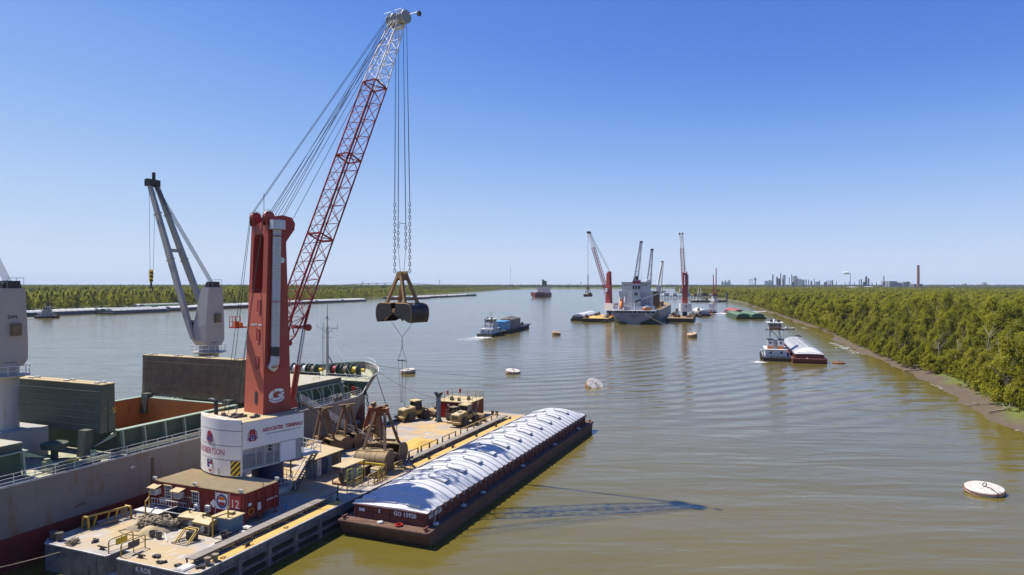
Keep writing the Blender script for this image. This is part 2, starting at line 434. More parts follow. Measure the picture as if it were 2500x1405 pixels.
# ================================================================== SETTING
# ------------------------------------------------------------------ river
def make_water():
    m = bpy.data.materials.new('river_water'); m.use_nodes = True
    N, K = m.node_tree.nodes, m.node_tree.links
    b = N['Principled BSDF']
    b.inputs['IOR'].default_value = 1.52
    b.inputs['Roughness'].default_value = 0.14
    geo = N.new('ShaderNodeNewGeometry')
    def noise(scale, sx, sy, rz, det, rough=0.55, dist=0.0):
        mp = N.new('ShaderNodeMapping'); mp.inputs['Scale'].default_value = (sx, sy, 1); mp.inputs['Rotation'].default_value = (0, 0, rz)
        K.new(geo.outputs['Position'], mp.inputs[0])
        n = N.new('ShaderNodeTexNoise'); n.inputs['Scale'].default_value = scale; n.inputs['Detail'].default_value = det
        n.inputs['Roughness'].default_value = rough; n.inputs['Distortion'].default_value = dist
        K.new(mp.outputs[0], n.inputs['Vector']); return n.outputs[0]
    def mth(op, a, c):
        x = N.new('ShaderNodeMath'); x.operation = op
        for i, q in enumerate((a, c)):
            if isinstance(q, (int, float)): x.inputs[i].default_value = q
            else: K.new(q, x.inputs[i])
        return x.outputs[0]
    silt = noise(0.012, 1, 2.2, 0.35, 4, 0.6, 0.6)
    mx = N.new('ShaderNodeMix'); mx.data_type = 'RGBA'
    rg = N.new('ShaderNodeMapRange'); rg.inputs[1].default_value = 0.32; rg.inputs[2].default_value = 0.7; K.new(silt, rg.inputs[0])
    K.new(rg.outputs[0], mx.inputs[0])
    mx.inputs[6].default_value = (0.112, 0.092, 0.014, 1)
    mx.inputs[7].default_value = (0.138, 0.108, 0.028, 1)
    K.new(mx.outputs[2], b.inputs['Base Color'])
    # chop, ripples and long wake swells; gusts make rough and slick lanes
    chop = noise(0.50, 0.6, 1.2, 0.25, 2.5, 0.55, 0.5)
    rip = noise(2.3, 0.7, 1.2, -0.3, 3, 0.6)
    swell = noise(0.075, 0.6, 2.6, 0.55, 2, 0.5, 0.5)
    gust = noise(0.016, 0.5, 2.0, 0.1, 4, 0.6, 0.5)
    gr = N.new('ShaderNodeMapRange'); gr.inputs[1].default_value = 0.36; gr.inputs[2].default_value = 0.64
    gr.inputs[3].default_value = 0.30; gr.inputs[4].default_value = 1.0; K.new(gust, gr.inputs[0])
    h = mth('ADD', mth('MULTIPLY', chop, 0.10), mth('MULTIPLY', rip, 0.014))
    h = mth('MULTIPLY', h, gr.outputs[0])
    h = mth('ADD', h, mth('MULTIPLY', swell, 0.28))
    # long curved wake swells running out past the end of the covered barge
    wv = N.new('ShaderNodeTexWave'); wv.wave_type = 'RINGS'; wv.rings_direction = 'Z'
    wv.inputs['Scale'].default_value = 0.045; wv.inputs['Distortion'].default_value = 3.0; wv.inputs['Detail'].default_value = 1.5; wv.inputs['Detail Scale'].default_value = 0.6
    mp = N.new('ShaderNodeMapping'); mp.inputs['Location'].default_value = (40, -330, 0); K.new(geo.outputs['Position'], mp.inputs[0]); K.new(mp.outputs[0], wv.inputs['Vector'])
    dv = N.new('ShaderNodeVectorMath'); dv.operation = 'DISTANCE'; dv.inputs[1].default_value = (55, 190, 0); K.new(geo.outputs['Position'], dv.inputs[0])
    mk = N.new('ShaderNodeMapRange'); mk.interpolation_type = 'SMOOTHSTEP'; mk.inputs[1].default_value = 95; mk.inputs[2].default_value = 25; K.new(dv.outputs['Value'], mk.inputs[0])
    h = mth('ADD', h, mth('MULTIPLY', mth('MULTIPLY', wv.outputs['Fac'], mk.outputs[0]), 0.16))
    bp = N.new('ShaderNodeBump'); bp.inputs['Strength'].default_value = 1.0; bp.inputs['Distance'].default_value = 1.0
    K.new(h, bp.inputs['Height']); K.new(bp.outputs[0], b.inputs['Normal'])
    w = MB(); w.add([(-40000,-3000,0),(40000,-3000,0),(40000,60000,0),(-40000,60000,0)], [(0,1,2,3)])
    tag(w.build('river', m), kind='structure')
make_water()

# ------------------------------------------------------------------ banks
def ground_mat(name, mud, green):
    m = bpy.data.materials.new(name); m.use_nodes = True
    N, K = m.node_tree.nodes, m.node_tree.links
    b = N['Principled BSDF']; b.inputs['Roughness'].default_value = 0.9; b.inputs['Specular IOR Level'].default_value = 0.2
    geo = N.new('ShaderNodeNewGeometry')
    n1 = N.new('ShaderNodeTexNoise'); n1.inputs['Scale'].default_value = 0.07; n1.inputs['Detail'].default_value = 7; K.new(geo.outputs['Position'], n1.inputs['Vector'])
    n2 = N.new('ShaderNodeTexNoise'); n2.inputs['Scale'].default_value = 0.8; n2.inputs['Detail'].default_value = 8; K.new(geo.outputs['Position'], n2.inputs['Vector'])
    sp = N.new('ShaderNodeSeparateXYZ'); K.new(geo.outputs['Position'], sp.inputs[0])
    a = N.new('ShaderNodeMath'); a.operation = 'MULTIPLY_ADD'; a.inputs[1].default_value = 3.4; K.new(n1.outputs[0], a.inputs[0]); K.new(sp.outputs[2], a.inputs[2])
    r = N.new('ShaderNodeMapRange'); r.inputs[1].default_value = 2.2; r.inputs[2].default_value = 2.7; K.new(a.outputs[0], r.inputs[0])
    x1 = N.new('ShaderNodeMix'); x1.data_type = 'RGBA'; K.new(n2.outputs[0], x1.inputs[0])
    x1.inputs[6].default_value = (*[c*0.65 for c in mud], 1); x1.inputs[7].default_value = (*[c*1.3 for c in mud], 1)
    x2 = N.new('ShaderNodeMix'); x2.data_type = 'RGBA'; K.new(r.outputs[0], x2.inputs[0])
    K.new(x1.outputs[2], x2.inputs[6]); x2.inputs[7].default_value = (*green, 1)
    K.new(x2.outputs[2], b.inputs['Base Color'])
    bp = N.new('ShaderNodeBump'); bp.inputs['Distance'].default_value = 0.25; K.new(n2.outputs[0], bp.inputs['Height']); K.new(bp.outputs[0], b.inputs['Normal'])
    return m
M['bank'] = ground_mat('bank', (0.115, 0.088, 0.058), (0.115, 0.135, 0.03))

RIGHT = [(70,-400),(72,-150),(78,0),(84,70),(90,120),(103,152),(115,191),(140,275),(180,400),(229,587),(306,880),(336,1048),(380,1250),
         (430,1630),(520,2100),(606,2590),(820,3000),(1500,3500),(4000,4000)]
LEFT = [(-700,-400),(-640,0),(-590,300),(-545,480),(-493,657),(-440,772),(-365,936),(-264,1257),(-200,1800),(-110,2600),(-40,3385),
        (200,3900),(600,4200),(1200,4500),(2500,4800),(6000,5200)]
def resample(pl, step_near, step_far):
    out = []
    for (x0,y0),(x1,y1) in zip(pl, pl[1:]):
        ln = math.hypot(x1-x0, y1-y0)
        st = step_near if y0 < 1200 else step_far
        n = max(1, int(ln/st))
        for i in range(n):
            f = i/n; out.append((x0+(x1-x0)*f, y0+(y1-y0)*f))
    out.append(pl[-1]); return out
def smooth_line(p, k=2):
    for _ in range(k):
        p = [p[0]] + [((p[i-1][0]+2*p[i][0]+p[i+1][0])/4, (p[i-1][1]+2*p[i][1]+p[i+1][1])/4) for i in range(1,len(p)-1)] + [p[-1]]
    return p
def bank(name, pl, side, label):
    p = smooth_line(resample(pl, 6, 40), 12)
    offs = [(-7,-1.2),(-2,-0.25),(0,0.03),(2,0.22),(4.5,0.55),(7.5,1.0),(11,1.45),(16,1.9),(45,2.2)]
    rows = []
    for i,(x,y) in enumerate(p):
        a, b = p[max(i-1,0)], p[min(i+1,len(p)-1)]
        d = Vector((b[0]-a[0], b[1]-a[1])).normalized()
        n = Vector((d.y, -d.x))*side
        wob = mnoise.noise(Vector((x*0.03, y*0.03, 1.7)))*5.5 + mnoise.noise(Vector((x*0.11, y*0.11, 4.7)))*2.4
        row = []
        for o,z in offs:
            oo = o + wob*(1 if o < 20 else 0.3)
            hz = z + (mnoise.noise(Vector((x*0.2+o, y*0.2, 0)))*0.12 if 0 < o < 20 else 0)
            row.append((x+n.x*oo, y+n.y*oo, hz))
        ex, ey = (x + 16000, y) if side > 0 else (x - 16000, y)
        if side < 0 and y > 3385: ex, ey = x - 6000, y + 40000
        if side > 0 and y > 3000: ex, ey = x + 16000, y
        row.append((ex, ey, 2.2))
        rows.append(row)
    w = MB(); n = len(rows[0]); fs = []
    for r in rows: w.v += r
    for j in range(len(rows)-1):
        for i in range(n-1):
            q = (j*n+i, j*n+i+1, (j+1)*n+i+1, (j+1)*n+i)
            w.f.append(q if side > 0 else q[::-1])
    tag(w.build(name, M['bank'], smooth=180), label, None, kind='structure')
    return p
RB = bank('riverbank', RIGHT, 1, 'muddy low river bank on the right')
LB = bank('riverbank', LEFT, -1, 'flat wooded river bank on the far left')

def bank_x(pl, y):
    for (x0,y0),(x1,y1) in zip(pl, pl[1:]):
        if y0 <= y <= y1 and y1 > y0: return x0 + (x1-x0)*(y-y0)/(y1-y0)
    return None

# ------------------------------------------------------------------ trees
def leaf_mat(name, dark, light):
    m = bpy.data.materials.new(name); m.use_nodes = True
    N, K = m.node_tree.nodes, m.node_tree.links
    b = N['Principled BSDF']; b.inputs['Roughness'].default_value = 0.6; b.inputs['Specular IOR Level'].default_value = 0.25
    oi = N.new('ShaderNodeObjectInfo'); geo = N.new('ShaderNodeNewGeometry')
    n = N.new('ShaderNodeTexNoise'); n.inputs['Scale'].default_value = 0.35; n.inputs['Detail'].default_value = 3; K.new(geo.outputs['Position'], n.inputs['Vector'])
    ad = N.new('ShaderNodeMath'); ad.operation = 'MULTIPLY_ADD'; ad.inputs[1].default_value = 0.8; ad.inputs[2].default_value = -0.40
    K.new(oi.outputs['Random'], ad.inputs[0])
    a2 = N.new('ShaderNodeMath'); a2.operation = 'ADD'; K.new(ad.outputs[0], a2.inputs[0]); K.new(n.outputs[0], a2.inputs[1]); a2.use_clamp = True
    x = N.new('ShaderNodeMix'); x.data_type = 'RGBA'; K.new(a2.outputs[0], x.inputs[0])
    x.inputs[6].default_value = (*dark, 1); x.inputs[7].default_value = (*light, 1)
    K.new(x.outputs[2], b.inputs['Base Color'])
    tr = N.new('ShaderNodeBsdfTranslucent'); K.new(x.outputs[2], tr.inputs['Color'])
    ms = N.new('ShaderNodeMixShader'); ms.inputs[0].default_value = 0.58
    K.new(b.outputs[0], ms.inputs[1]); K.new(tr.outputs[0], ms.inputs[2])
    K.new(ms.outputs[0], N['Material Output'].inputs['Surface'])
    return m
M['willow'] = leaf_mat('willow', (0.17, 0.172, 0.010), (0.36, 0.345, 0.024))
M['oak'] = leaf_mat('oak', (0.10, 0.118, 0.018), (0.185, 0.20, 0.03))
M['cottonwood'] = leaf_mat('cottonwood', (0.25, 0.26, 0.02), (0.44, 0.43, 0.045))

def willow(seed, h=12.0, w=7.5, cards=3800, ll=0.55, lw=0.20, broad=False):
    """returns (crown builder, trunk builder)"""
    rnd = random.Random(seed)
    cr, tk = MB(), MB()
    stems = []
    nst = rnd.choice((2, 3, 3, 4)) if not broad else 1
    for i in range(nst):
        a = 2*PI*(i + rnd.random()*0.6)/nst
        lean = rnd.uniform(0.10, 0.30)*h if not broad else 0.03*h
        top = Vector((math.cos(a)*lean, math.sin(a)*lean, h*rnd.uniform(0.72, 0.92)))
        pts = []
        for k in range(5):
            f = k/4
            pts.append(Vector((top.x*f**1.3 + rnd.uniform(-.12,.12), top.y*f**1.3 + rnd.uniform(-.12,.12), top.z*f)))
        tk.path(pts, [0.20*(1-f*0.85)*h/12 for f in (0,.25,.5,.75,1)], 6)
        stems.append(pts)
        for k in range(4):
            f = rnd.uniform(0.3, 0.8); b = pts[0].lerp(pts[-1], f); b.z = top.z*f
            e = b + Vector((rnd.uniform(-1,1), rnd.uniform(-1,1), rnd.uniform(0.4,1.1)))*w*0.28
            tk.path([b, b.lerp(e, .5)+Vector((0,0,.2)), e], [.09*h/12,.06*h/12,.02], 5)
    clumps = []
    nc = 52 if not broad else 30
    for i in range(nc):
        f = rnd.uniform(0.0, 1.0)**0.85
        if broad: prof = math.sin(PI*min(1, 0.10 + 0.86*f))**0.55
        else: prof = (0.62 + 0.5*math.sin(PI*min(1, f*1.15)))*(1 - max(0, f-.55)*1.7)
        r = w/2*max(.05, prof)*math.sqrt(rnd.uniform(0.02, 1.0))
        a = rnd.uniform(0, 2*PI)
        z = h*(0.05 + 0.90*f) if not broad else h*(0.28 + 0.68*f)
        if not broad: z *= rnd.uniform(0.86, 1.08)
        rx = w*rnd.uniform(0.06, 0.13); rz = (h*rnd.uniform(0.06, 0.13) if not broad else w*rnd.uniform(0.1,0.16))
        if broad: rx = w*rnd.uniform(0.10, 0.19)
        clumps.append((Vector((r*math.cos(a), r*math.sin(a), z)), rx, rz))
    tot = sum(c[1]**2*c[2] for c in clumps)
    for c, rx, rz in clumps:
        n = int(cards*rx*rx*rz/tot)
        for _ in range(n):
            d = Vector((rnd.gauss(0,1), rnd.gauss(0,1), rnd.gauss(0,1))).normalized()
            q = rnd.uniform(0.25, 1.3)
            p = c + Vector((d.x*rx*q, d.y*rx*q, d.z*rz*q))
            nrm = (d*0.7 + Vector((rnd.gauss(0,.4), rnd.gauss(0,.4), rnd.gauss(0,.4)+0.6))).normalized()
            tdir = Vector((rnd.gauss(0,.6), rnd.gauss(0,.6), rnd.gauss(0.5 if not broad else 0,.6)))
            tdir = (tdir - nrm*tdir.dot(nrm))
            if tdir.length < 1e-3: continue
            tdir.normalize(); bt = nrm.cross(tdir)
            a_, b_ = ll*rnd.uniform(.6,1.3)/2, lw*rnd.uniform(.7,1.4)/2
            k = len(cr.v)
            cr.v += [tuple(p - tdir*a_), tuple(p + bt*b_), tuple(p + tdir*a_), tuple(p - bt*b_)]
            cr.f.append((k, k+1, k+2, k+3))
    return cr, tk

WILLOWS = []
for i in range(7):
    rr = random.Random(100+i)
    h = rr.uniform(12.0, 16.0); w = rr.uniform(8.5, 11.5)
    c, t = willow(200+i, h, w, 5200, .62, .23)
    WILLOWS.append((c.mesh('crown', M['willow']), t.mesh('trunk', M['bark'], 180)))
FARW = []      # coarser crowns for the woods that read as a mass
for i in range(4):
    c, t = willow(300+i, 14.5, 10.5, 1500, 1.1, 0.48)
    FARW.append((c.mesh('crown', M['willow']), t.mesh('trunk', M['bark'], 180)))
COTT = []
for i in range(4):
    c, t = willow(400+i, 15, 7.0, 900, 1.05, 0.45)
    COTT.append((c.mesh('crown', M['cottonwood']), t.mesh('trunk', M['bark'], 180)))
OAKS = []
for i in range(3):
    c, t = willow(500+i, 13, 12, 1300, 1.1, 0.7, True)
    OAKS.append((c.mesh('crown', M['oak']), t.mesh('trunk', M['bark'], 180)))

rt = random.Random(7)
near_pts = []
y = 60.0
while y < 900:
    bx = bank_x(RB, y)
    step = 6.4 if y < 420 else 7.5
    x = bx + (8 if y < 210 else 4.0) + rt.uniform(0, 5)
    while x < 0.92*y + 75:
        px, py = x + rt.uniform(-2, 2), y + rt.uniform(-2, 2)
        near_pts.append((px, py, x - bx))
        x += step*rt.uniform(0.8, 1.25)
    y += step
near_pts.sort(key=lambda p: p[1] + 0.45*p[2] + (1000 if p[0] > 0.80*p[1] else 0))
TREE_LABEL = 'feathery yellow-green willow standing in the dense wood along the right river bank'
def tree(px, py, k, s, rz, label, group, z=1.4):
    me_c, me_t = WILLOWS[k]
    o = thing('willow_tree', label, 'tree', (px, py, z), rz, group)
    o.scale = s
    place('trunk', me_t, o); place('crown', me_c, o)
    return o
for i, (px, py, bd) in enumerate(near_pts[:296]):
    s = rt.choice((.62,.8,.95,1.0,1.1,1.25))*rt.uniform(.92,1.08)*(0.66 if bd < 15 else (0.82 if bd < 24 else 1.0))
    tree(px, py, rt.randrange(7), (s*rt.uniform(.95,1.25), s*rt.uniform(.95,1.25), s), rt.uniform(0, 6.28), TREE_LABEL, 'willows of the right bank', 1.3 if bd > 18 else 0.9)
bx, by = gp(2462, 985, 0.9)
tree(bx, by, 2, (0.95,0.95,1.12), 0.4, 'willow with a pale bare trunk nearest the right edge of the picture, by the mud', 'willows of the right bank', 0.75)

def bare_tree(px, py, z, h, seed, label):
    x, y = gp(px, py, z); rn = random.Random(seed)
    o = thing('bare_tree', label, 'tree', (x, y, z), rn.uniform(0,6), 'leafless trees on the right bank')
    top = Vector((rn.uniform(-.2,.2)*h, rn.uniform(-.2,.2)*h, h)); k = MB()
    pts_ = [top*f + Vector((rn.uniform(-.15,.15), rn.uniform(-.15,.15), 0)) for f in (0,.3,.6,.85,1)]
    k.path(pts_, [.2,.17,.12,.07,.02], 6); k.build('trunk', M['driftwood'], o, smooth=60)
    for i in range(9):
        f = rn.uniform(.3,.95); b0 = top*f; e = b0 + Vector((rn.uniform(-1,1), rn.uniform(-1,1), rn.uniform(.3,1.0))).normalized()*h*rn.uniform(.15,.35)
        k = MB(); k.path([b0, b0.lerp(e,.5)+Vector((0,0,.15)), e], [.07,.05,.015], 5); k.build('limb', M['driftwood'], o)
for q in ((2452,965,1.3,13,1,'pale leafless tree leaning among the willows at the right edge'),(2325,915,1.2,10,2,'pale leafless tree at the bank above the driftwood trunk'),(2290,900,1.4,9,3,'thin pale leafless tree left of the other at the bank'),
          (2400,940,1.5,14,4,'tall grey leafless tree among the nearest willows'),(2170,850,1.2,10,5,'grey leafless tree above the fallen trunk'),(2120,832,1.2,9,6,'small grey leafless tree beyond the brown barge')):
    bare_tree(*q)

def forest(name, label, pts, meshes, smin, smax):
    """a wood that reads as one mass: crowns scattered over points with geometry nodes"""
    me = bpy.data.meshes.new(name)
    me.from_pydata([(p[0], p[1], p[2]) for p in pts], [], [])
    at = me.attributes.new('size', 'FLOAT', 'POINT')
    at.data.foreach_set('value', [p[3] for p in pts])
    o = place(name, me)
    tag(o, label, 'forest', kind='stuff')
    ng = bpy.data.node_groups.new(name + '_nodes', 'GeometryNodeTree')
    ng.interface.new_socket('Geometry', in_out='INPUT', socket_type='NodeSocketGeometry')
    ng.interface.new_socket('Geometry', in_out='OUTPUT', socket_type='NodeSocketGeometry')
    N, K = ng.nodes, ng.links
    gi, go = N.new('NodeGroupInput'), N.new('NodeGroupOutput')
    jn = N.new('GeometryNodeJoinGeometry')
    for src in meshes:
        oi = N.new('GeometryNodeObjectInfo'); oi.inputs['Object'].default_value = src
        oi.inputs['As Instance'].default_value = True; oi.transform_space = 'ORIGINAL'
        K.new(oi.outputs['Geometry'], jn.inputs[0])
    ip = N.new('GeometryNodeInstanceOnPoints'); ip.inputs['Pick Instance'].default_value = True
    K.new(gi.outputs[0], ip.inputs['Points']); K.new(jn.outputs[0], ip.inputs['Instance'])
    ri = N.new('FunctionNodeRandomValue'); ri.data_type = 'INT'
    for s_ in ri.inputs:
        if s_.type == 'INT' and s_.name == 'Max': s_.default_value = len(meshes) - 1
        if s_.type == 'INT' and s_.name == 'Min': s_.default_value = 0
    out_i = [s_ for s_ in ri.outputs if s_.type == 'INT'][0]
    K.new(out_i, ip.inputs['Instance Index'])
    rv = N.new('FunctionNodeRandomValue'); rv.data_type = 'FLOAT_VECTOR'
    rv.inputs[0].default_value = (0,0,0); rv.inputs[1].default_value = (0,0,6.28)
    K.new(rv.outputs[0], ip.inputs['Rotation'])
    na = N.new('GeometryNodeInputNamedAttribute'); na.data_type = 'FLOAT'; na.inputs['Name'].default_value = 'size'
    rs = N.new('FunctionNodeRandomValue'); rs.data_type = 'FLOAT_VECTOR'
    rs.inputs[0].default_value = (smin*1.05, smin*1.05, smin); rs.inputs[1].default_value = (smax*1.15, smax*1.15, smax)
    rs.inputs['Seed'].default_value = 5
    vm = N.new('ShaderNodeVectorMath'); vm.operation = 'SCALE'
    K.new(rs.outputs[0], vm.inputs[0])
    K.new([q for q in na.outputs if q.name == 'Attribute'][0], vm.inputs['Scale'])
    K.new(vm.outputs[0], ip.inputs['Scale'])
    K.new(ip.outputs[0], go.inputs[0])
    md = o.modifiers.new('scatter', 'NODES'); md.node_group = ng
    return o

# seed trees of the two other kinds, standing on the far bank, lend their crowns to the woods
seed_far = []
SEEDS = {}
def seed_tree(key, meshes, spots, name, label, group):
    lst = []
    for (me_c, me_t), (x, y) in zip(meshes, spots):
        o = thing(name, label, 'tree', (x, y, 1.6), 0.3*x, group)
        place('trunk', me_t, o); lst.append(place('crown', me_c, o))
    SEEDS[key] = lst
yy = [560, 640, 720, 800]
seed_tree('far_willow', FARW, [(bank_x(RB, q) + 16 + 3*i, q) for i, q in enumerate(yy)], 'willow_tree', TREE_LABEL, 'willows of the right bank')
seed_tree('cottonwood', COTT, [(bank_x(LB, q) - 12, q) for q in (690, 735, 790, 850)], 'cottonwood_tree',
          'slim yellow-green tree at the water line of the far left bank', 'trees at the water line of the left bank')
seed_tree('oak', OAKS, [(bank_x(LB, q) - 95, q) for q in (760, 830, 900)], 'oak_tree',
          'broad dark green tree rising behind the left bank trees', 'dark trees behind the left bank')

pts = [(p[0], p[1], 1.4, 1.0) for p in near_pts[296:]]
y = 900.0
while y < 1500:
    bx = bank_x(RB, y); x = bx + 14
    while x < 0.92*y + 60:
        if mnoise.noise(Vector((x*0.004, y*0.004, 3))) < 0.28 or x < bx + 150:
            pts.append((x + rt.uniform(-4,4), y + rt.uniform(-4,4), 1.5, 1.0))
        x += 9*rt.uniform(.8,1.3)
    y += 9.5
y = 1500.0
while y < 2700:
    bx = bank_x(RB, y); x = bx + 14
    while x < min(0.92*y, bx + 700):
        pts.append((x + rt.uniform(-6,6), y + rt.uniform(-6,6), 1.5, 1.0)); x += 13*rt.uniform(.8,1.3)
    y += 15
forest('forest', 'dense yellow-green willow wood covering the right bank to the horizon', pts, SEEDS['far_willow'], 0.8, 1.15)

pts = []
y = 430.0
while y < 3600:                       # first rows on the left bank
    bx = bank_x(LB, y)
    step = 8 if y < 1300 else 12
    for off in (8, 16, 26, 38, 52, 66):
        if bx - off > -0.95*y - 40:
            pts.append((bx - off + rt.uniform(-3,3), y + rt.uniform(-3,3), 1.7, 1.12 if y < 1000 else (0.95 if y < 1700 else 0.7)))
    y += step
forest('forest', 'row of slim yellow-green trees lining the far left bank', pts, SEEDS['cottonwood'], 0.85, 1.2)

pts = []
y = 520.0
while y < 3400:                       # darker wood behind, left
    bx = bank_x(LB, y) - 76
    step = 11 if y < 1200 else 20
    x = bx
    while x > -0.95*y - 40 and x > bx - 900:
        pts.append((x + rt.uniform(-5,5), y + rt.uniform(-5,5), 1.8, 1.40 if x < bx - 40 else 1.2)); x -= step*rt.uniform(.8,1.3)
    y += step
y = 4000.0
while y < 6200:                       # far shore and the plain to the horizon
    for k in range(int(1.9*y/42)):
        x = -0.95*y + k*42 + rt.uniform(-18,18)
        lx = bank_x(LB, y)
        if lx is not None and x > lx - 15: continue
        pts.append((x, y + rt.uniform(-25,25), 1.8, 1.55))
    y += 90
y = 1500.0
while y < 6000:                       # right plain behind the willows
    bx = bank_x(RB, y)
    if bx is None: bx = 0.6*y
    x = bx + (250 if y < 2700 else 30)
    while x < 0.95*y:
        if mnoise.noise(Vector((x*0.003, y*0.002, 8))) < 0.33:
            pts.append((x + rt.uniform(-12,12), y + rt.uniform(-15,15), 1.8, 1.0))
        x += (30 if y < 3000 else 46)*rt.uniform(.7,1.3)
    y += 38 if y < 3000 else 80
forest('forest', 'dark green far-off woods along the horizon', pts, SEEDS['oak'], 0.8, 1.2)

pts = []
y = 70.0
while y < 900:
    bx = bank_x(RB, y)
    for k in range(3):
        if mnoise.noise(Vector((y*.03, k*3.1, 5))) > -.28:
            pts.append((bx + (6 if y < 210 else 3.2) + 3.0*k + rt.uniform(-1.4,1.4), y + rt.uniform(-1.5,1.5), 0.75 + .25*k, rt.uniform(.22,.42)))
    y += 2.6 if y < 350 else 4.5
forest('undergrowth', 'low yellow-green scrub along the foot of the right bank willows', pts, SEEDS['far_willow'], 0.8, 1.2)

# ------------------------------------------------------------------ air
def make_haze():
    m = bpy.data.materials.new('haze_air'); m.use_nodes = True
    N, K = m.node_tree.nodes, m.node_tree.links
    N.remove(N['Principled BSDF'])
    pv = N.new('ShaderNodeVolumePrincipled')
    pv.inputs['Color'].default_value = (0.72, 0.82, 1.0, 1)
    pv.inputs['Density'].default_value = 0.00004
    pv.inputs['Anisotropy'].default_value = 0.0
    K.new(pv.outputs[0], N['Material Output'].inputs['Volume'])
    w = MB(); w.span(-14000, 14000, -500, 13000, -2.5, 175)
    o = w.build('haze', m)
    tag(o, 'thin bluish haze over the river plain', 'haze', kind='stuff')
USE_HAZE = True
if USE_HAZE: make_haze()
# ================================================================== BARGES AND THE FLOATING CRANE
def rail_run(parent, pts, h=1.1, mat=None, r=0.03, rails=2, step=1.8, rail_name='rail', post_name='post', dz=0.0):
    """a guard rail along a polyline: every post and every rail a piece of its own"""
    pts = [Vector(p) for p in pts]
    post = MB(); post.tube((0,0,0), (0,0,h), r*1.15, n=6); pme = post.mesh(post_name, mat)
    for k in range(rails):
        b = MB(); z = h*(k+1)/rails
        b.path([p + Vector((0,0,z)) for p in pts], r, 6); b.build(rail_name, mat, parent, dz=dz)
    for a, b in zip(pts, pts[1:]):
        n = max(1, round((b-a).length/step))
        for i in range(n):
            place(post_name, pme, parent, a.lerp(b, i/n) - Vector((0,0,dz)))
    place(post_name, pme, parent, pts[-1] - Vector((0,0,dz)))

def cover_mesh(name, x0, x1, yw, z0, rise, ribs, mat, amp=0.125, nx=8, ny=22, hip=None):
    """arched fibreglass cover: scalloped ribs that deepen towards the eaves"""
    b = MB()
    st = [(0,0),(.34,0),(.36,1),(.64,1),(.66,0)]          # raised hat-section rib in the middle of each bay
    prof = [((i+p)/ribs, q) for i in range(ribs) for p, q in st] + [(1.0, 0)]
    vs, w_ = [], ny+1
    for a, q in prof:
        for j in range(w_):
            y = -yw + 2*yw*j/ny; f = abs(y)/yw
            rs = rise*(hip(a) if hip else 1)
            vs.append((x0+(x1-x0)*a, y*(1 + .02*q), z0 + rs*(1 - f**2.3) + amp*(1 + .4*f**3)*q))
    b.add(vs, [(i*w_+j, (i+1)*w_+j, (i+1)*w_+j+1, i*w_+j+1) for i in range(len(prof)-1) for j in range(ny)])
    # skirt below both eaves and both ends so that the shell has thickness
    return b.mesh(name, mat, 40)

